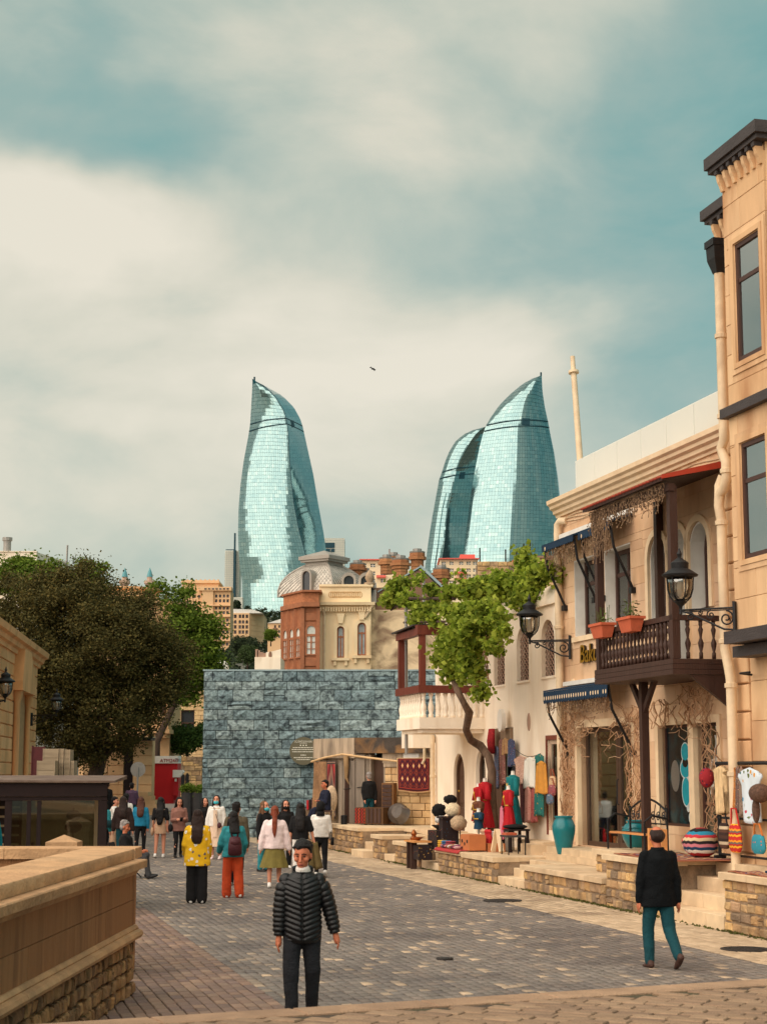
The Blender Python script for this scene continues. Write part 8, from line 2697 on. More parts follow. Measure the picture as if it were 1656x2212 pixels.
def jar(label,p,r,h,squat):
 pf = [(.55,0),(.6,.02),(.8,.3),(1,.62),(1,.74),(.86,.86),(.72,.92),(.72,.95),(.8,.96),(.8,1),(.66,1),(.6,.9)] if not squat else [(.62,0),(.7,.05),(.92,.3),(1,.5),(1,.62),(.8,.82),(.62,.9),(.62,.95),(.7,.96),(.7,1),(.58,1),(.5,.85)]
 t = thing('jar',label,'jar',tuple(p),'S','teal glazed jars')
 part(t,'vessel',MB().lathe([(a*r,b*h) for a,b in pf],tuple(p),28),m_tpot,smooth=50)
 part(t,'relief_band',MB().tube([(p.x+r*.97*math.cos(k*.209),p.y+r*.97*math.sin(k*.209),p.z+h*(.72+.03*math.sin(k*1.2))) for k in range(31)],r*.035,5),m_tpot)
 return p
jar('tall slim teal glazed jar left of the glass shop door',V3((-35.06,12.72,.642)),.245,.8,False)
jar('squat teal glazed jar behind the iron bench',V3((-31.42,12.9,.935)),.3,.52,True)
# iron bench with scroll back
bp0 = SG(1388,1850,.935)
bx0,by0 = -30.15,12.6
bn2 = thing('iron_bench','wrought iron bench with a scrolled back and wooden seat by the poster window','bench',(bx0,by0,.935),'S')
zb1 = .935
part(bn2,'seat_plank',MB().box(bx0 - .9,bx0+.9,by0 - .42,by0 - .26,zb1+.30,zb1+.33),M('orange_wood',[(206,140,84)],rough=.6,var=.2,stretch=(.2,1,1)))
part(bn2,'seat_plank',MB().box(bx0 - .9,bx0+.9,by0 - .24,by0 - .06,zb1+.30,zb1+.33),m_wood)
for s in (-1,1):
 part(bn2,'arm',MB().tube([(bx0+s*.9,by0 - .45,zb1),(bx0+s*.9,by0 - .45,zb1+.55),(bx0+s*.9,by0 - .3,zb1+.66),(bx0+s*.9,by0,zb1+.6)],.02,6),m_black)
 part(bn2,'leg',MB().tube([(bx0+s*.88,by0,zb1),(bx0+s*.88,by0,zb1+.8)],.022,6),m_black)
bk_ = MB().tube([(bx0 - .9+.15*i,by0,zb1+.72+.22*math.sin(i/12*math.pi)) for i in range(13)],.02,6).tube([(bx0 - .9,by0,zb1+.5),(bx0+.9,by0,zb1+.5)],.014,5)
for k in range(7):
 c = bx0 - .72+k*.24
 bk_.tube([(c+.09*(1 - i/14)*math.cos(i*.7),by0 - .005,zb1+.63+.1*(1 - i/18)*math.sin(i*.7)) for i in range(14)],.010,4)
 bk_.tube([(c+.12,by0,zb1+.48),(c+.04,by0,zb1+.66),(c+.12,by0,zb1+.85)],.009,4)
part(bn2,'scroll_back',bk_,m_black)
m_owood = M('orange_post',[(214,150,88)],rough=.6,var=.2)
cr_ = thing('wooden_cradle','small bright wooden cradle frame at the end of the iron bench','cradle',(-28.3,12.0,zb1),'S')
for x in (-28.6,-28.05): part(cr_,'post',MB().box(x - .04,x+.04,11.95,12.05,zb1,zb1+.46),m_owood)
part(cr_,'crossbar',MB().box(-28.56,-28.09,11.97,12.03,zb1+.1,zb1+.15),m_owood)
# rug and striped bags on the tall block
m_rug3 = rug_mat('rug_blue_red',(120,60,56),[(70,110,140),(150,64,54),(190,150,110),(110,50,48),(130,90,80)],[(160,100,70),(110,50,50),(190,150,120)],(6,4))
cloth('floor_rug',lambda u,v: (-29.0+2.6*u,11.45+1.2*v,.945+.006*math.sin(u*30)),20,8,m_rug3,'red and blue rug spread on the tall terrace block','rug',(-27.5,12,.935),'S')
m_strip = banded('striped_weave',[(28,26,30),(178,40,44),(230,220,204),(26,60,90),(200,120,130),(40,34,36),(214,190,150),(190,50,60),(40,130,160)],2.2,'z',zig=.3)
for (x,y,r,lab,mm_) in ((-27.3,12.35,.3,'zigzag striped woven pouf, right of its paler twin',m_strip),(-27.75,12.5,.27,'pink and blue striped woven pouf behind the zigzag one',banded('striped_weave_pale',[(60,50,60),(206,60,90),(40,110,170),(226,200,170),(110,90,80),(214,80,90)],3.1,'z',zig=.2))):
 pf = MB().ball((x,y,zb1+r*.86),(r,r,r*.85),22,14)
 pf.v = [(a+.02*math.sin(c*20),b,max(zb1+.003,c)) for a,b,c in pf.v]
 pt = solo('woven_pouf',pf,mm_,lab,'pouf',(x,y,zb1),'S','striped woven poufs',smooth=True)
# clothes rack at the corner
rk = thing('clothes_rack','black wheeled clothes rack in front of the corner house','clothes rack',(-26,12.2,.88),'S')
ry,rz_ = 12.56,.9
for s,x in ((0,-27.0),(1,-25.1)):
 part(rk,'upright',MB().tube([(x+(.0 if s == 0 else .35),ry,rz_+.06),(x+(.0 if s == 0 else .35),ry,rz_+1.25),(x,ry,rz_+1.62)],.03,8),m_black)
 part(rk,'foot',MB().box(x+(.0 if s == 0 else .35) - .03,x+(.0 if s == 0 else .35)+.03,ry - .1,ry+.1,rz_+.05,rz_+.1).ball((x+(.0 if s == 0 else .35),ry - .08,rz_+.04),.04,8,6),m_black)
part(rk,'hanging_rail',MB().tube([(-27.05,ry,rz_+1.62),(-25.1,ry,rz_+1.62)],.03,8),m_black)
part(rk,'lower_rail',MB().tube([(-27.0,ry,rz_+.72),(-24.75,ry,rz_+.72)],.022,6).tube([(-27.0,ry,rz_+.12),(-24.75,ry,rz_+.12)],.022,6),m_black)
def hang(name,label,cat,x,y,ztop,w2,h,mat,seed=0,flare=.1,sleeves=False,thick=.03,grp='clothes and bags hung out for sale',frame='S',fold=.03,tilt=0):
 def f(u,v):
  q = (u - .5)*w2*(1 - flare*v+(flare))
  if sleeves: q *= 1+.45*max(0,1 - abs(v - .84)/.16)
  top_ = -.06*abs(u - .5)*2 if v > .9 else 0
  return (x+q+tilt*(1 - v),y+fold*math.sin(u*13+seed)*(1.1 - v) ,ztop - h*(1 - v)+top_+.02*math.sin(u*7+seed)*(1 - v))
 return cloth(name,f,22,18,mat,label,cat,(x,y,ztop),frame,grp,thick)
ph_ = rz_+1.57
hang('hanging_tshirt','white t-shirt with coloured paisley drops on the clothes rack','t-shirt',-25.55,ry - .12,ph_ - .02,.6,.88,spotted('paisley_print',(214,226,236),[(190,60,80),(40,140,150),(226,160,70),(100,110,60),(60,150,190)],7.5,.27),1,0,True)
hang('hanging_vest','shaggy cream fur vest at the left end of the clothes rack','vest',-26.6,ry - .12,ph_,.38,.78,M('cream_fur',[(214,184,140)],rough=1,var=.35,scale=24,stretch=(1,1,.2),bump=.8,bscale=50),2,-.5,False,.12)
for k,(c,w2) in enumerate((((120,100,90),.10),((186,120,60),.07),((110,92,84),.12),((140,120,104),.10))):
 hang('hanging_scarf',('grey patterned scarf next to the fur vest on the rack','narrow amber scarf between two grey ones on the rack','brown flecked scarf in the middle of the rack','pale flecked scarf beside the paisley t-shirt')[k],'scarf',-26.32+k*.13,ry - .08,ph_,w2,.62+.06*k,spotted('scarf_fleck%d' % k,c,[(70,56,52),(190,160,130),(150,60,60)],40,.3),k,0)
m_fur2 = M('brown_fur',[(96,72,60)],rough=1,var=.45,scale=26,bump=.9,bscale=50)
hat = thing('fur_hat','brown fur hat with ear flaps at the right end of the rack','hat',(-24.95,ry - .25,rz_+1.1),'S')
part(hat,'crown',MB().ball((-24.95,ry - .25,rz_+1.15),(.2,.17,.15),16,10),m_fur2,smooth=True)
part(hat,'ear_flap',MB().ball((-25.1,ry - .25,rz_+.88),(.08,.06,.2),12,8),m_fur2,smooth=True)
solo('knit_hat',MB().ball((-27.12,ry - .15,rz_+1.38),(.13,.13,.17),14,10),spotted('red_knit',(150,36,44),[(60,40,90),(30,28,34),(190,60,60)],18,.3),'red and purple knitted hat on the left end of the rack','hat',(-27.1,ry,rz_+1.2),'S',smooth=True)
def bag(label,x,y,z,w2,h,mat,strap=None,frame='S'):
 t = thing('shoulder_bag',label,'bag',(x,y,z),frame,'bags hung out for sale')
 mb = MB().ball((x,y,z),(w2/2,.07,h/2),16,10)
 mb.v = [(x+(a - x)*(1.15 if c < z else 1.0),b,z+max(-h*.45,min(h*.42,(c - z)*1.2))) for a,b,c in mb.v]
 part(t,'pouch',mb,mat,smooth=50)
 part(t,'strap',MB().tube([(x - w2*.35,y,z+h*.38),(x - w2*.2,y - .02,z+h*.9),(x+w2*.2,y - .02,z+h*.9),(x+w2*.35,y,z+h*.38)],.016,6),strap or mat)
 return t
bag('brown bag with pale woven bands, low on the rack',-26.6,ry - .1,rz_+.44,.34,.48,banded('brown_bands',[(58,38,32),(90,60,46),(200,180,150),(50,34,30),(76,50,40)],4,'z'),m_black)
bag('red and yellow knitted bag hanging low on the rack',-26.1,ry - .14,rz_+.42,.42,.52,banded('red_yellow_knit',[(196,44,40),(236,176,40),(190,36,40),(110,100,90),(236,150,40),(200,50,44)],5.5,'z',zig=.35),fab('red_strap',(196,44,40)))
bag('turquoise satchel with orange straps at the right of the rack',-25.15,ry - .2,rz_+.36,.42,.34,spotted('turq_print',(50,140,160),[(200,110,60),(190,60,60),(60,160,180)],14,.2),fab('orange_strap',(206,120,56)))
# picket edging and fur on the near terrace
pk = thing('picket_rail','row of small amber pickets on a board at the near terrace','rail',(-22.8,11.9,.885),'S')
for k in range(26): part(pk,'picket',MB().box(-23.9+k*.075,-23.9+k*.075+.045,11.9,11.94,.92,1.06),m_owood)
part(pk,'board',MB().box(-23.95,-21.9,11.86,11.98,.886,.918),m_navy)
cloth('floor_rug',lambda u,v: (-24.3+2.8*u,11.42+.4*v,.892+.012*math.sin(u*25+v*6)),24,6,m_rug3,'dark fringed rug along the front edge of the near terrace','rug',(-23,11.6,.885),'S')
# ---- stall spread on the middle terrace
m_cloth = rug_mat('red_cloth_pattern',(170,60,66),[(196,90,90),(160,50,56),(206,130,120)],[(180,60,60),(206,140,120)],(12,4))
cloth('stall_cloth',lambda u,v: (-40.25+2.0*u,11.33+.75*v - .03*(v < .05),.582 - .06*(v < .05)),20,20,m_cloth,'red patterned cloth spread over the trinket terrace','cloth',(-39.3,11.6,.575),'S')
rr = random.Random(8)
mk = [banded('slip%d' % k,c,9,'x',zig=.3) for k,c in enumerate(([(150,60,90),(206,170,170),(90,60,90)],[(214,204,196),(150,140,150),(120,110,120)],[(60,60,80),(130,60,60),(40,40,52)],[(170,110,70),(90,50,50),(200,170,120)]))]
sz = .592
for k in range(16):
 x,y = -39.75+(k % 8)*.15,11.42+.17*(k // 8)
 t = MB().ball((x,y,sz+.05),(.05,.11,.045),10,6)
 solo('knitted_slipper',t,mk[(k*7 // 3) % 4],('plum','pale grey','charcoal','amber')[(k*7 // 3) % 4]+' knitted slipper in the rows on the red stall cloth','slipper',(x,y,sz),'S','knitted slippers on the stall cloth',smooth=True)
for k in range(4):
 solo('bracelet_stack',MB().lathe([(.1,0),(.13,.02),(.1,.04),(.13,.06),(.1,.08),(.13,.1),(.1,.12),(.13,.14),(.1,.16)],(-40.1+k*.17,11.48+.05*(k % 2),sz),14),fab('bead%d' % k,((214,170,60),(70,120,160),(60,100,140),(150,60,70))[k]),('yellow bead stack at the left corner of the stall cloth','pale blue bead stack beside the yellow one','dark blue bead stack in the row of bead stacks','red bead stack at the end of the row')[k],'beads',(-40.1+k*.17,11.5,sz),'S','bead stacks on the stall cloth')
bx = thing('cardboard_box','brown printed cardboard box at the right end of the stall cloth','box',(-38.6,11.75,.575),'S')
m_card = M('cardboard',[(190,116,70)],rough=.85,var=.1)
part(bx,'carton',MB().box(-38.85,-38.15,11.55,11.95,sz,sz+.34).box(-38.83,-38.17,11.57,11.93,sz+.341,sz+.35),m_card)
for k in range(3): part(bx,'hand_hole',MB().prism(disc(-38.7+k*.2,sz+.2 - .06*(k == 1),.05,.04,0,12),11.543,11.549),m_dark)
for k in range(12):
 x = -39.55+k*.115; y = 11.85+.1*rr.random()
 solo('folded_knit',MB().ball((x,y,sz+.1),(.11,.1,.1+.04*rr.random()),10,7),mk[k % 4] if k % 3 else f_navy,('folded plum','folded pale grey','folded charcoal','folded amber','folded navy')[k % 4 if k % 3 else 4]+' knit piled at the back of the stall cloth','knitwear',(x,y,sz),'S','folded knits on the stall',smooth=True)
for k in range(7):
 solo('felt_figure',MB().lathe([(.05,0),(.06,.1),(.03,.2),(.05,.26),(0,.32)],(-38.9+k*.1,12.1,.75),8),f_red if k > 2 else f_tan,('red' if k > 2 else 'tan')+' felt figure on the box behind the stall cloth','figurine',(-38.9+k*.1,12.1,.75),'S','felt figures behind the stall')
solo('display_crate',MB().box(-39.6,-38.1,12.0,12.4,.5,.745),m_card,'low brown crate carrying felt figures behind the stall','crate',(-38.9,12.2,.5),'S')
# fur hats on stands
def furhat(label,u,v,t,r,col,sq=.8,nm='fur'):
 x,z = PT(u,v,t)
 mb = MB().ball((x,t,z),(r,r,r*sq),18,12)
 q = random.Random(int(u))
 mb.v = [(a+q.gauss(0,.009),b+q.gauss(0,.009),c+q.gauss(0,.009)) for a,b,c in mb.v]
 solo('fur_hat',mb,M('fur_'+nm,[col],rough=1,var=.35,scale=22,bump=.9,bscale=55),label,'hat',(x,t,z - r*sq),'S','fur hats on stands',smooth=True)
 return x,z
hs2 = thing('hat_stand','thin poles of a hat stand carrying the sheepskin hats','hat stand',(-40.9,11.9,.5),'S')
for (u,v,r,col,sq,lab,nm) in ((972,1727,.17,(22,20,21),.62,'flat black fur cap, topmost of the fur hats','black'),(948,1751,.19,(24,22,23),.9,'round shaggy black fur hat beside the cream one','black'),(978,1750,.2,(226,206,172),.85,'large cream sheepskin hat right of the black one','cream'),(960,1785,.18,(226,222,214),.95,'white fur hat, lowest of the fur hats','white'),(950,1770,.14,(206,204,200),.7,'pale grey fur hat just above the white one','palegrey'),(990,1778,.2,(186,160,130),.9,'tan fur hat below the cream one','tan')):
 x,z = furhat(lab,u,v,11.95,r,col,sq,nm)
 part(hs2,'pole',MB().tube([(x,12.0,.55),(x,11.98,z)],.014,6),m_black)
part(hs2,'beige_mitten',MB().ball((-41.0,11.97,PT(970,1738,11.95)[1]),(.1,.08,.12),10,7),f_tan,smooth=True)
# dark trinket tables with copper pots
tb2 = thing('trinket_table','dark table with red painted sides carrying copper trinkets by the narrow steps','table',(-41.3,11.3,0),'S')
part(tb2,'tabletop',MB().box(-41.9,-40.95,11.0,11.45,.66,.70),m_owood)
m_painted = spotted('painted_box',(44,32,32),[(150,50,44),(180,140,70),(40,70,90)],14,.2)
part(tb2,'drawer_box',MB().box(-41.5,-40.7,11.5,11.9,.5,.95),m_painted)
for x in (-41.85,-41.5): part(tb2,'leg',MB().box(x,x+.09,11.05,11.2,0,.66),m_wood)
part(tb2,'shelf_box',MB().box(-41.4,-40.9,11.1,11.45,.25,.6),m_painted)
m_copper = M('copper',[(150,90,50)],rough=.35,var=.3,scale=10,metal=.8,bump=.05)
for k,(x,y,z,s_,lab) in enumerate(((-41.7,11.2,.70,1.0,'brass coloured figurine pot on the trinket table'),(-41.3,11.2,.70,.7,'low dark copper pot on the trinket table'),(-41.1,11.7,.95,1.1,'wide dark brazier bowl on the drawer box'),(-41.3,11.75,.95,.8,'slim copper jug beside the brazier bowl'))):
 solo('copper_pot',MB().lathe([(a*s_,b*s_) for a,b in ([(.09,0),(.1,.05),(.05,.1),(.08,.16),(.03,.24),(0,.26)] if k in (0,3) else [(.06,0),(.09,.04),(.18,.1),(.19,.12),(.16,.11),(0,.05)])],(x,y,z),14),m_copper if k != 2 else m_iron,lab,'pot',(x,y,z),'S','copper wares',smooth=40)
solo('painted_cabinet',MB().box(-40.85,-40.5,11.6,12.0,.55,1.25).box(-40.9,-40.45,11.56,12.04,1.25,1.3),m_painted,'narrow dark painted cabinet beside the hat stand','cabinet',(-40.7,11.8,.55),'S')
# mannequins
m_mann = M('mannequin_white',[(232,224,212)],rough=.5,var=.05)
def mannequin(label,u,vtop,vbot,t,mats,w2,skirt=True,scarf=None):
 x,z1 = PT(u,vtop,t); _,z0 = PT(u,vbot,t)
 h = z1 - z0
 r = thing('mannequin',label,'mannequin',(x,t,z0),'S','dressed mannequins of the stall')
 part(r,'neck_bust',MB().lathe([(.0,.0),(.09,.02),(.075,.06),(.045,.1),(.04,.17),(.05,.18),(0,.185)],(x,t,z1 - .19),14),m_mann,smooth=40)
 part(r,'pole',MB().tube([(x,t,.5),(x,t,z1 - .2)],.015,6),m_black)
 zs = z1 - .1
 def f(uu,v):
  a = uu*6.28318; z = z0+(zs - z0)*v
  rad = float(np.interp(v,[0,.5,.6,.8,.95,1] if skirt else [0,.2,.4,.7,.93,1],([1.15,.7,.55,.8,.85,.3] if skirt else [.75,.7,.62,.85,.9,.35])))*w2*.5
  rad *= 1+.07*math.sin(a*8)*(1 - v)
  return (x+rad*math.cos(a),t+rad*.7*math.sin(a),z)
 o = part(r,'dress',MB().grid(f,36,20),mats[0],smooth=True)
 for s in (-1,1):
  part(r,'sleeve',MB().tube([(x+s*w2*.36,t,zs - h*.06),(x+s*w2*.55,t - .02,zs - h*.2),(x+s*w2*.62,t - .03,zs - h*.36)],[w2*.11,w2*.12,w2*.15],10),mats[-1],smooth=True)
 g = MB()
 for s in (-1,1): g.tube([f(.75+s*.06,.97),f(.75+s*.03,.8),f(.75+s*.015,.62)],.014,5)
 g.tube([f(.5+k*.05,.6) for k in range(11)],.018,5)
 part(r,'gold_braid',g,m_gold)
 return r
f_crim,f_teald,f_gbrown,f_nblue = spotted('crimson_dress',(176,24,34),[(200,60,50),(150,16,28),(190,130,60)],22,.12),fab('teal_dress',(18,112,116)),spotted('brown_gold',(104,60,40),[(190,140,60),(130,40,40)],26,.2),fab('navy_dress',(24,60,84))
mannequin('tall mannequin in a crimson robe beside the arched window',*S2_(640,690),S2_(0,1250)[1],12.75,(f_crim,),.55)
mannequin('small mannequin in a crimson bodice in front of the tall robe',*S2_(568,745),S2_(0,1180)[1],12.6,(f_crim,),.42)
mannequin('mannequin in a brown and gold caftan above the navy one',*S2_(568,905),S2_(0,1200)[1],12.4,(f_gbrown,),.46,False)
mannequin('mannequin in a short navy coat with pale panels, lowest of the group',*S2_(570,1030),S2_(0,1270)[1],12.25,(f_nblue,),.42,False)
mannequin('mannequin in a child size red dress with pink veil in front of the teal gown',*S2_(905,775),S2_(0,1275)[1],12.5,(f_crim,),.42)
mannequin('mannequin in a long teal gown with gold braid',*S2_(955,610),S2_(0,1255)[1],12.8,(f_teald,),.52)
xq,zq = PT(*S2_(830,1010),12.35)
hang('hanging_veil','pink veil hanging from the red child size dress','veil',xq,12.35,zq,.16,.75,spotted('pink_veil',(206,120,140),[(190,80,120),(226,160,150)],14,.2),3)
# textiles in the doorway and on the line
def hp_px(px,py,t=13.2):
 return PT(*S2_(px,py),t)
TX_ = [(770,330,44,480,'blue_fleck',(96,104,124),[(60,56,80),(190,160,150),(140,60,60)],'long grey blue speckled scarf in the left of the doorway','scarf'),(830,250,60,520,'brown_fleck',(130,90,80),[(190,150,130),(150,50,50),(80,50,50)],'brown speckled scarf with a white hem in the doorway','scarf'),(935,250,70,310,'blue_red_fleck',(70,80,110),[(150,60,60),(150,150,170),(40,40,60)],'blue and red patterned shawl on the right of the doorway','shawl'),(872,240,62,190,'fringe_tan',(170,130,90),[(140,90,60),(206,170,120)],'tan fringed bag hanging in the doorway','bag'),(968,560,36,240,'dark_robe',(36,30,34),[(60,44,44),(30,26,30)],'dark robe low in the doorway','robe')]
for k,(px,py,w2,h,nm,c,sp_,lab,cat) in enumerate(TX_):
 x,z = hp_px(px,py); x2,z2 = hp_px(px,py+h); xw,_ = hp_px(px+w2,py)
 hang('hanging_'+cat,lab,cat,x,13.2,z,xw - x,z - z2,spotted(nm,c,sp_,26,.3),k)
x,z = hp_px(748,140); 
for k in range(6):
 solo('hanging_sock',MB().tube([(x - .12+.06*k,13.12,z),(x - .13+.06*k,13.1,z - .3),(x - .14+.06*k,13.12,z - .62)],[.035,.06,.045],8),spotted('red_sock',(150,30,36),[(190,50,50),(100,24,30)],30,.3),'dark red knitted sock in the bunch beside the doorway','sock',(x,13.12,z),'S','red socks in a bunch',smooth=True)
xo,zo = hp_px(850,45)
solo('frame_drum',MB().prism(disc(xo,zo,.2,.28,0,24),13.1,13.2),m_mann,'pale oval drum hung above the doorway','drum',(xo,13.15,zo),'S')
ln_ = MB(); pa_,pb_ = hp_px(1010,375),hp_px(1295,415)
ln_.tube([(pa_[0]+(pb_[0] - pa_[0])*i/10,13.15,pa_[1]+(pb_[1] - pa_[1])*i/10 - .12*math.sin(i*.314)) for i in range(11)],.008,4)
solo('clothes_line',ln_,m_black,'thin sagging line carrying blouses on the white house','line',(pa_[0],13.15,pa_[1]),'S')
LN_ = [(1045,440,105,330,spotted('floral_blouse',(200,160,140),[(150,90,90),(226,200,180),(120,70,80)],30,.3),'long sleeved floral blouse at the left of the line','blouse',True),(1150,455,115,350,spotted('white_teal',(232,226,214),[(40,160,170),(232,226,214),(232,226,214)],6,.15),'white blouse with a teal embroidered neck on the line','blouse',False),(1255,420,90,700,spotted('teal_scarf',(40,110,104),[(30,84,84),(196,150,70),(60,130,110)],18,.3),'long teal scarf at the right end of the line','scarf',False),(1275,500,95,370,fab('amber_scarf',(206,142,60)),'amber silk scarf draped over the teal one','scarf',False),(1065,690,60,500,spotted('maroon_print',(84,44,44),[(120,70,60),(60,30,34)],24,.3),'dark maroon printed trousers below the floral blouse','trousers',False),(1120,790,60,400,spotted('pink_print',(214,150,134),[(226,180,160),(190,100,100)],20,.25),'pink printed trousers below the white blouse','trousers',False),(1190,800,50,390,spotted('rose_print',(170,90,84),[(206,130,110),(120,50,54)],20,.25),'rose printed trousers beside the teal scarf','trousers',False)]
for k,(px,py,w2,h,mt_,lab,cat,sl_) in enumerate(LN_):
 tt_ = 13.15 - .035*(k % 2) - (.05 if k == 3 else 0)
 x,z = hp_px(px,py,tt_); _,z2 = hp_px(px,py+h,tt_); xw,_ = hp_px(px+w2,py,tt_)
 hang('hanging_'+cat,lab,cat,x,tt_,z,xw - x,z - z2,mt_,k+3,.15 if k != 3 else .5,sl_)
for k,(px,py,w2,h,c,lab) in enumerate(((1405,735,.34,.3,(206,170,130),'beige flower trimmed bag hung on the window frame'),(1415,830,.36,.28,(150,80,84),'rose striped bag below the flower trimmed one'),(1405,930,.36,.26,(90,110,130),'blue patterned bag, lowest on the window frame'))):
 x,z = hp_px(px,py,13.1)
 bag(lab,x,13.1 - .03*k,z,w2,h,spotted('bagp%d' % k,c,[(226,200,170),(140,60,60),(60,60,80)],26,.3),fab('tan_strap',(150,80,56)))
# small furniture right of the dresses
def table4(name,label,cat,x0,x1,y0,y1,z0,z1,mt_,lmat,lw=.05):
 t = thing(name,label,cat,((x0+x1)/2,(y0+y1)/2,z0),'S')
 part(t,'top',MB().box(x0,x1,y0,y1,z1 - .04,z1),mt_)
 for x in (x0+.02,x1 - lw - .02):
  for y in (y0+.02,y1 - lw - .02): part(t,'leg',MB().box(x,x+lw,y,y+lw,z0,z1 - .041),lmat)
 return t
table4('stool','brown wooden stool with a dark cushion below the hanging scarves','stool',-38.3,-37.65,12.35,12.85,.5,1.08,m_krust,m_krust,.06)
solo('cushion',MB().ball((-37.98,12.6,1.13),(.36,.28,.06),16,8),f_black,'dark flat cushion on the brown stool','cushion',(-37.98,12.6,1.08),'S',smooth=True)
table4('side_table','thin legged table beside the slim teal jar','table',-37.1,-36.55,11.95,12.4,.5,.98,m_pot,m_black,.022)
solo('clay_tray',MB().box(-37.1,-36.8,12.0,12.25,.981,1.03),m_terra,'orange clay tray on the thin legged table','tray',(-36.9,12.1,.98),'S')
bb = thing('printed_carton','white carton with blue lettering beside the brown stool','carton',(-38.6,12.3,.5),'S')
part(bb,'carton',MB().box(-38.85,-38.4,12.15,12.55,.502,1.0),m_white)
lettering(bb,'carton_print','BRICAP',-38.83,.74,12.146,.115,M('blue_print',[(60,100,150)],rough=.8,bump=0),.001)
part(bb,'blue_bar',MB().box(-38.74,-38.5,12.142,12.149,.64,.68),M('blue_print',[(60,100,150)]))
ea = thing('folding_easel','pale wooden folding stand between the stool and the thin table','stand',(-37.5,12.0,.5),'S')
for s in (-1,1): part(ea,'board',MB().add([(-37.45+s*.02,11.95,1.1),(-37.45+s*.06,11.95,1.1),(-37.45+s*.34,11.95,.62),(-37.45+s*.28,11.95,.58),(-37.45+s*.02,12.05,1.1),(-37.45+s*.06,12.05,1.1),(-37.45+s*.34,12.05,.62),(-37.45+s*.28,12.05,.58)],[(0,1,2,3),(4,7,6,5),(0,4,5,1),(1,5,6,2),(2,6,7,3),(3,7,4,0)]),m_trim)
solo('plinth_block',MB().box(-37.3,-36.6,12.5,13.2,.5,.78),m_slab,'low pale stone block under the window with bags','block',(-37,12.8,.5),'S')
# ---- before the carpet shed (its frame)
def sh(x,y,z): return (x,y,z)
SF = dict(off=tuple(pc),frame=angR)
ch_ = thing('painted_chest','long brown chest with red lozenges on its end, before the shed door','chest',*SF.values())
part(ch_,'box',MB().box(.36,1.3,-.75,-.3,.03,.52),M('chest_wood',[(96,66,36)],rough=.6,var=.25,stretch=(.3,1,1),scale=6))
part(ch_,'end_panel',MB().box(.36,.7,-.77,-.752,.05,.5),banded('chest_paint',[(150,40,34),(70,44,30),(170,60,40),(60,40,30)],5,'x',zig=1.0))
for k in range(4): part(ch_,'slat',MB().box(.75+k*.13,.84+k*.13,-.78,-.752,.06,.5),m_wood)
tr_ = thing('open_trunk','upright wooden trunk with slatted side left of the metal basins','trunk',*SF.values())
part(tr_,'box',MB().box(1.02,1.42,-.28,-.06,.02,1.25),M('trunk_wood',[(128,88,50)],rough=.7,var=.25,stretch=(1,1,.3)))
for k in range(9): part(tr_,'slat',MB().box(1.05,1.36,-.31,-.282,.1+k*.125,.2+k*.125),m_wood)
m_tin = M('dull_tin',[(112,104,98)],rough=.45,var=.2,scale=5,metal=.5,bump=.1)
for k,(x,z,r,a,lab) in enumerate(((1.62,.34,.31,.5,'large dull metal basin leaning on the yellow block wall'),(1.9,.27,.26,-.5,'smaller dull metal basin tipped in front of the large one'))):
 q = MB().lathe([(r*.7,.25),(r,0),(r*1.04,0),(r*.98,.03),(r*.68,.22),(0,.22)],(0,0,0),24)
 Rm = Matrix.Rotation(a,3,'Z') @ Matrix.Rotation(math.radians(75 - 12*k),3,'X')
 q.v = [tuple(Rm @ V3(p)+V3((x,-.35 - .2*k,z))) for p in q.v]
 q.v = [(a_,b_,max(.01,c_)) for a_,b_,c_ in q.v]
 solo('metal_basin',q,m_tin,lab,'basin',*SF.values(),'dull metal basins',smooth=40)
solo('fleece_sack',MB().ball((-.62,-.45,.75),(.2,.16,.42),14,10).ball((-.75,-.55,.3),(.28,.2,.3),14,10),M('fleece',[(206,180,150)],rough=1,var=.3,scale=12,bump=.8,bscale=26),'pale fleece heaped beside the seated person in navy','fleece',*SF.values(),smooth=True)
solo('black_canister',MB().lathe([(.09,0),(.1,.02),(.1,.26),(.07,.28),(0,.28)],(-.15,-.5,.0),14),m_black,'small black canister at the shed corner','canister',*SF.values())
bkx = PY(680,1760,57.5)
bc = thing('book_crate','low crate of red spined books left of the seated person in navy','crate',(bkx.x,56.2,.78),'W')
part(bc,'crate',MB().box(bkx.x - .25,bkx.x+.45,56.2,56.6,.78,1.15),m_plank)
for k in range(8): part(bc,'book',MB().box(bkx.x - .22+k*.08,bkx.x - .155+k*.08,56.15,56.45,1.152,1.45+.03*(k % 3)),(f_red,f_brown,f_maroon)[k % 3])
# ============================================================ grapevine
C4 = lambda x,y: (808.4+.2789*x,1154.8+.2789*y)
m_vleaf = leafmat('vine_leaf',[(128,148,46),(156,170,60),(100,124,38),(182,192,80),(84,104,34),(142,158,54)],.42)
HANG = [(760,560,150,110),(640,640,110,120),(800,700,170,130),(560,800,90,90),(720,850,140,120),(640,950,110,80),(520,920,55,80),(860,620,100,90),(960,640,60,70),(930,860,50,60),(760,1000,80,100),(700,1090,60,60),(600,1000,60,70),(580,1090,50,60),(820,1220,55,60),(1000,760,40,70),(620,860,90,90)]
SWTH = [(900,420,160,90),(1050,430,150,90),(1180,390,120,60),(1300,330,120,60),(1390,290,80,60),(1330,270,90,40),(960,330,90,45),(1150,230,35,70),(1160,160,32,36),(1190,480,40,50),(1120,520,60,50),(780,430,100,70)]
LEFT = [(200,420,105,70),(130,520,60,60),(250,500,80,60),(330,600,55,90),(340,680,36,40),(440,580,55,80),(470,660,34,40),(600,440,90,50),(700,400,80,55),(440,420,45,60),(350,340,22,40),(540,560,50,36),(165,470,90,90)]
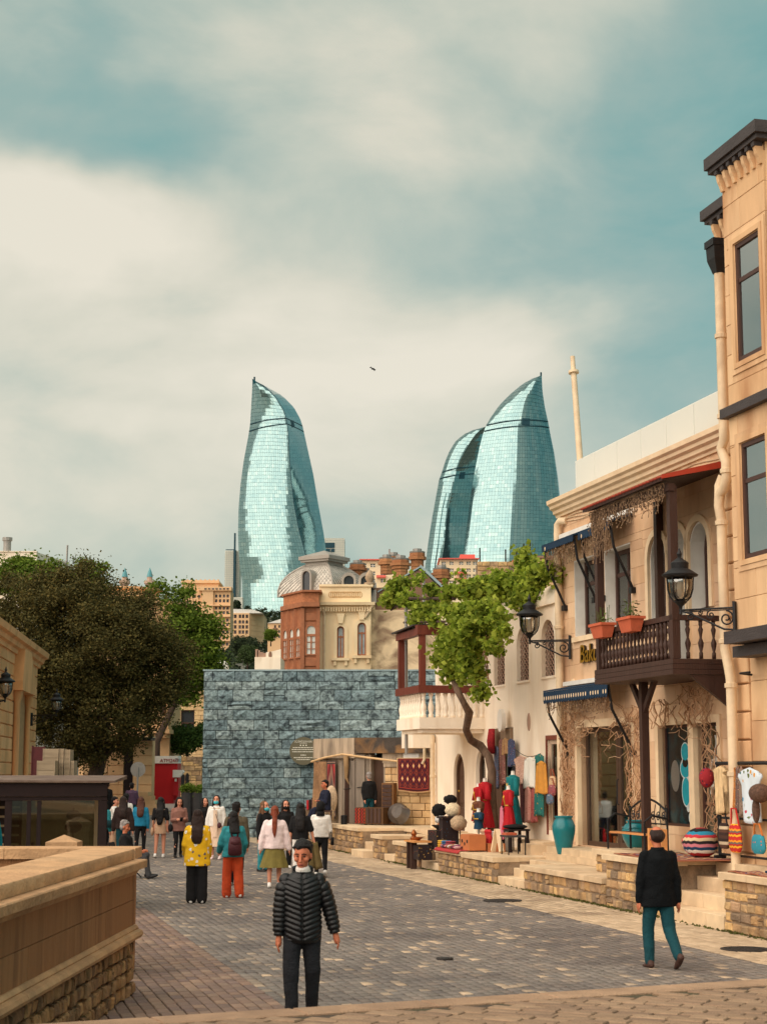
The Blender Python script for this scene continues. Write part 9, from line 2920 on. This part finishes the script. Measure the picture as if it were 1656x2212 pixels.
def vb(lst,t):
 out = []
 for (x,y,rx_,ry_) in lst:
  u,v = C4(x,y)
  X_,Z_ = PT(u,v,t)
  P = S2W((X_,t,Z_)); s = P.y/FPX*.2789
  out.append(((P.x,P.y,P.z),(rx_*s,max(.25,rx_*s*.5),ry_*s)))
 return out
vt0 = SG(1064,1798,.55)
gv = thing('grapevine','old grapevine with a twisted trunk spilling leaves over the white balcony','grapevine',tuple(S2W((vt0.x,12.9,.55))),'W')
def VP(x,y,t,c=C4):
 X_,Z_ = PT(*c(x,y),t)
 return tuple(S2W((X_,t,Z_)))
tk = [VP(735,1290,12.95,S2_),VP(712,900,12.95,S2_),VP(722,620,12.95,S2_),VP(682,450,12.9,S2_),VP(590,330,12.8,S2_),VP(485,270,12.5,S2_),VP(430,150,12.2,S2_),VP(735,1380,11.95),VP(690,1300,11.7),VP(640,1200,11.6),VP(600,1110,11.7),VP(640,900,12.2),VP(700,640,12.4)]
part(gv,'trunk',MB().tube(tk,[.15,.125,.105,.1,.11,.095,.09,.1,.075,.085,.045,.03,.02],9),M('vine_bark',[(112,90,74)],rough=.95,var=.45,scale=9,bump=.8,bscale=26,stretch=(1,1,.35)),smooth=True)
stm = MB(); rr = random.Random(2)
for k in range(34):
 x0,y0 = rr.uniform(560,900),rr.uniform(520,800); x,y = x0,y0; pts = []
 for i in range(7):
  pts.append(VP(x,y,rr.uniform(11.7,12.2))); x += rr.uniform(-50,40); y += rr.uniform(20,80)
 stm.tube(pts,rr.uniform(.008,.02),4,cap=False)
part(gv,'bare_stem',stm,m_twig,kind='stuff')
rng = np.random.default_rng(3)
P_ = np.concatenate([crown_points(vb(HANG,11.6),8500,rng,.12,.1,110),crown_points(vb(SWTH,13.1),7000,rng,.12,.1,110),crown_points(vb(LEFT,11.9),3600,rng,.11,.1,110)])
rng.shuffle(P_)
big,rest_ = P_[:300],P_[300:]
o = leaf_mass('foliage',rest_,.125,m_vleaf,gv,aspect=.95,rng=rng,droop=.5,up=.5); tag(o,kind='stuff')
lob = [(0,-.5),(.28,-.42),(.5,-.1),(.34,.06),(.36,.34),(.12,.28),(0,.55),(-.12,.28),(-.36,.34),(-.34,.06),(-.5,-.1),(-.28,-.42)]
lm = MB(); lm.add([(x*.145,.03*abs(x)*2 - .04*y*y,-y*.145) for x,y in lob]+[(0,-.012,0)],[(i,(i+1) % 12,12) for i in range(12)])
lme = lm.mesh('leaf',m_vleaf)
for i,p in enumerate(big):
 P = V3(p)+V3((0,-.06,0))
 inst(gv,'leaf',lme,tuple(P),(R.uniform(-.9,.3),R.uniform(-.6,.6),R.uniform(-.9,.9)),(R.uniform(.75,1.25),)*3)
pg_ = thing('pergola','thin grey pole pergola carrying the left arm of the grapevine','pergola',VP(240,1030,11.9),'W')
part(pg_,'post',MB().tube([VP(248,1700,11.9),VP(244,500,11.9)],.045,8),m_galv)
part(pg_,'rail',MB().tube([VP(180,492,11.9),VP(620,496,11.9)],.045,6).tube([VP(130,580,11.9),VP(244,505,11.9)],.04,6).tube([VP(230,680,11.9),VP(560,672,11.9)],.035,6),m_bark)
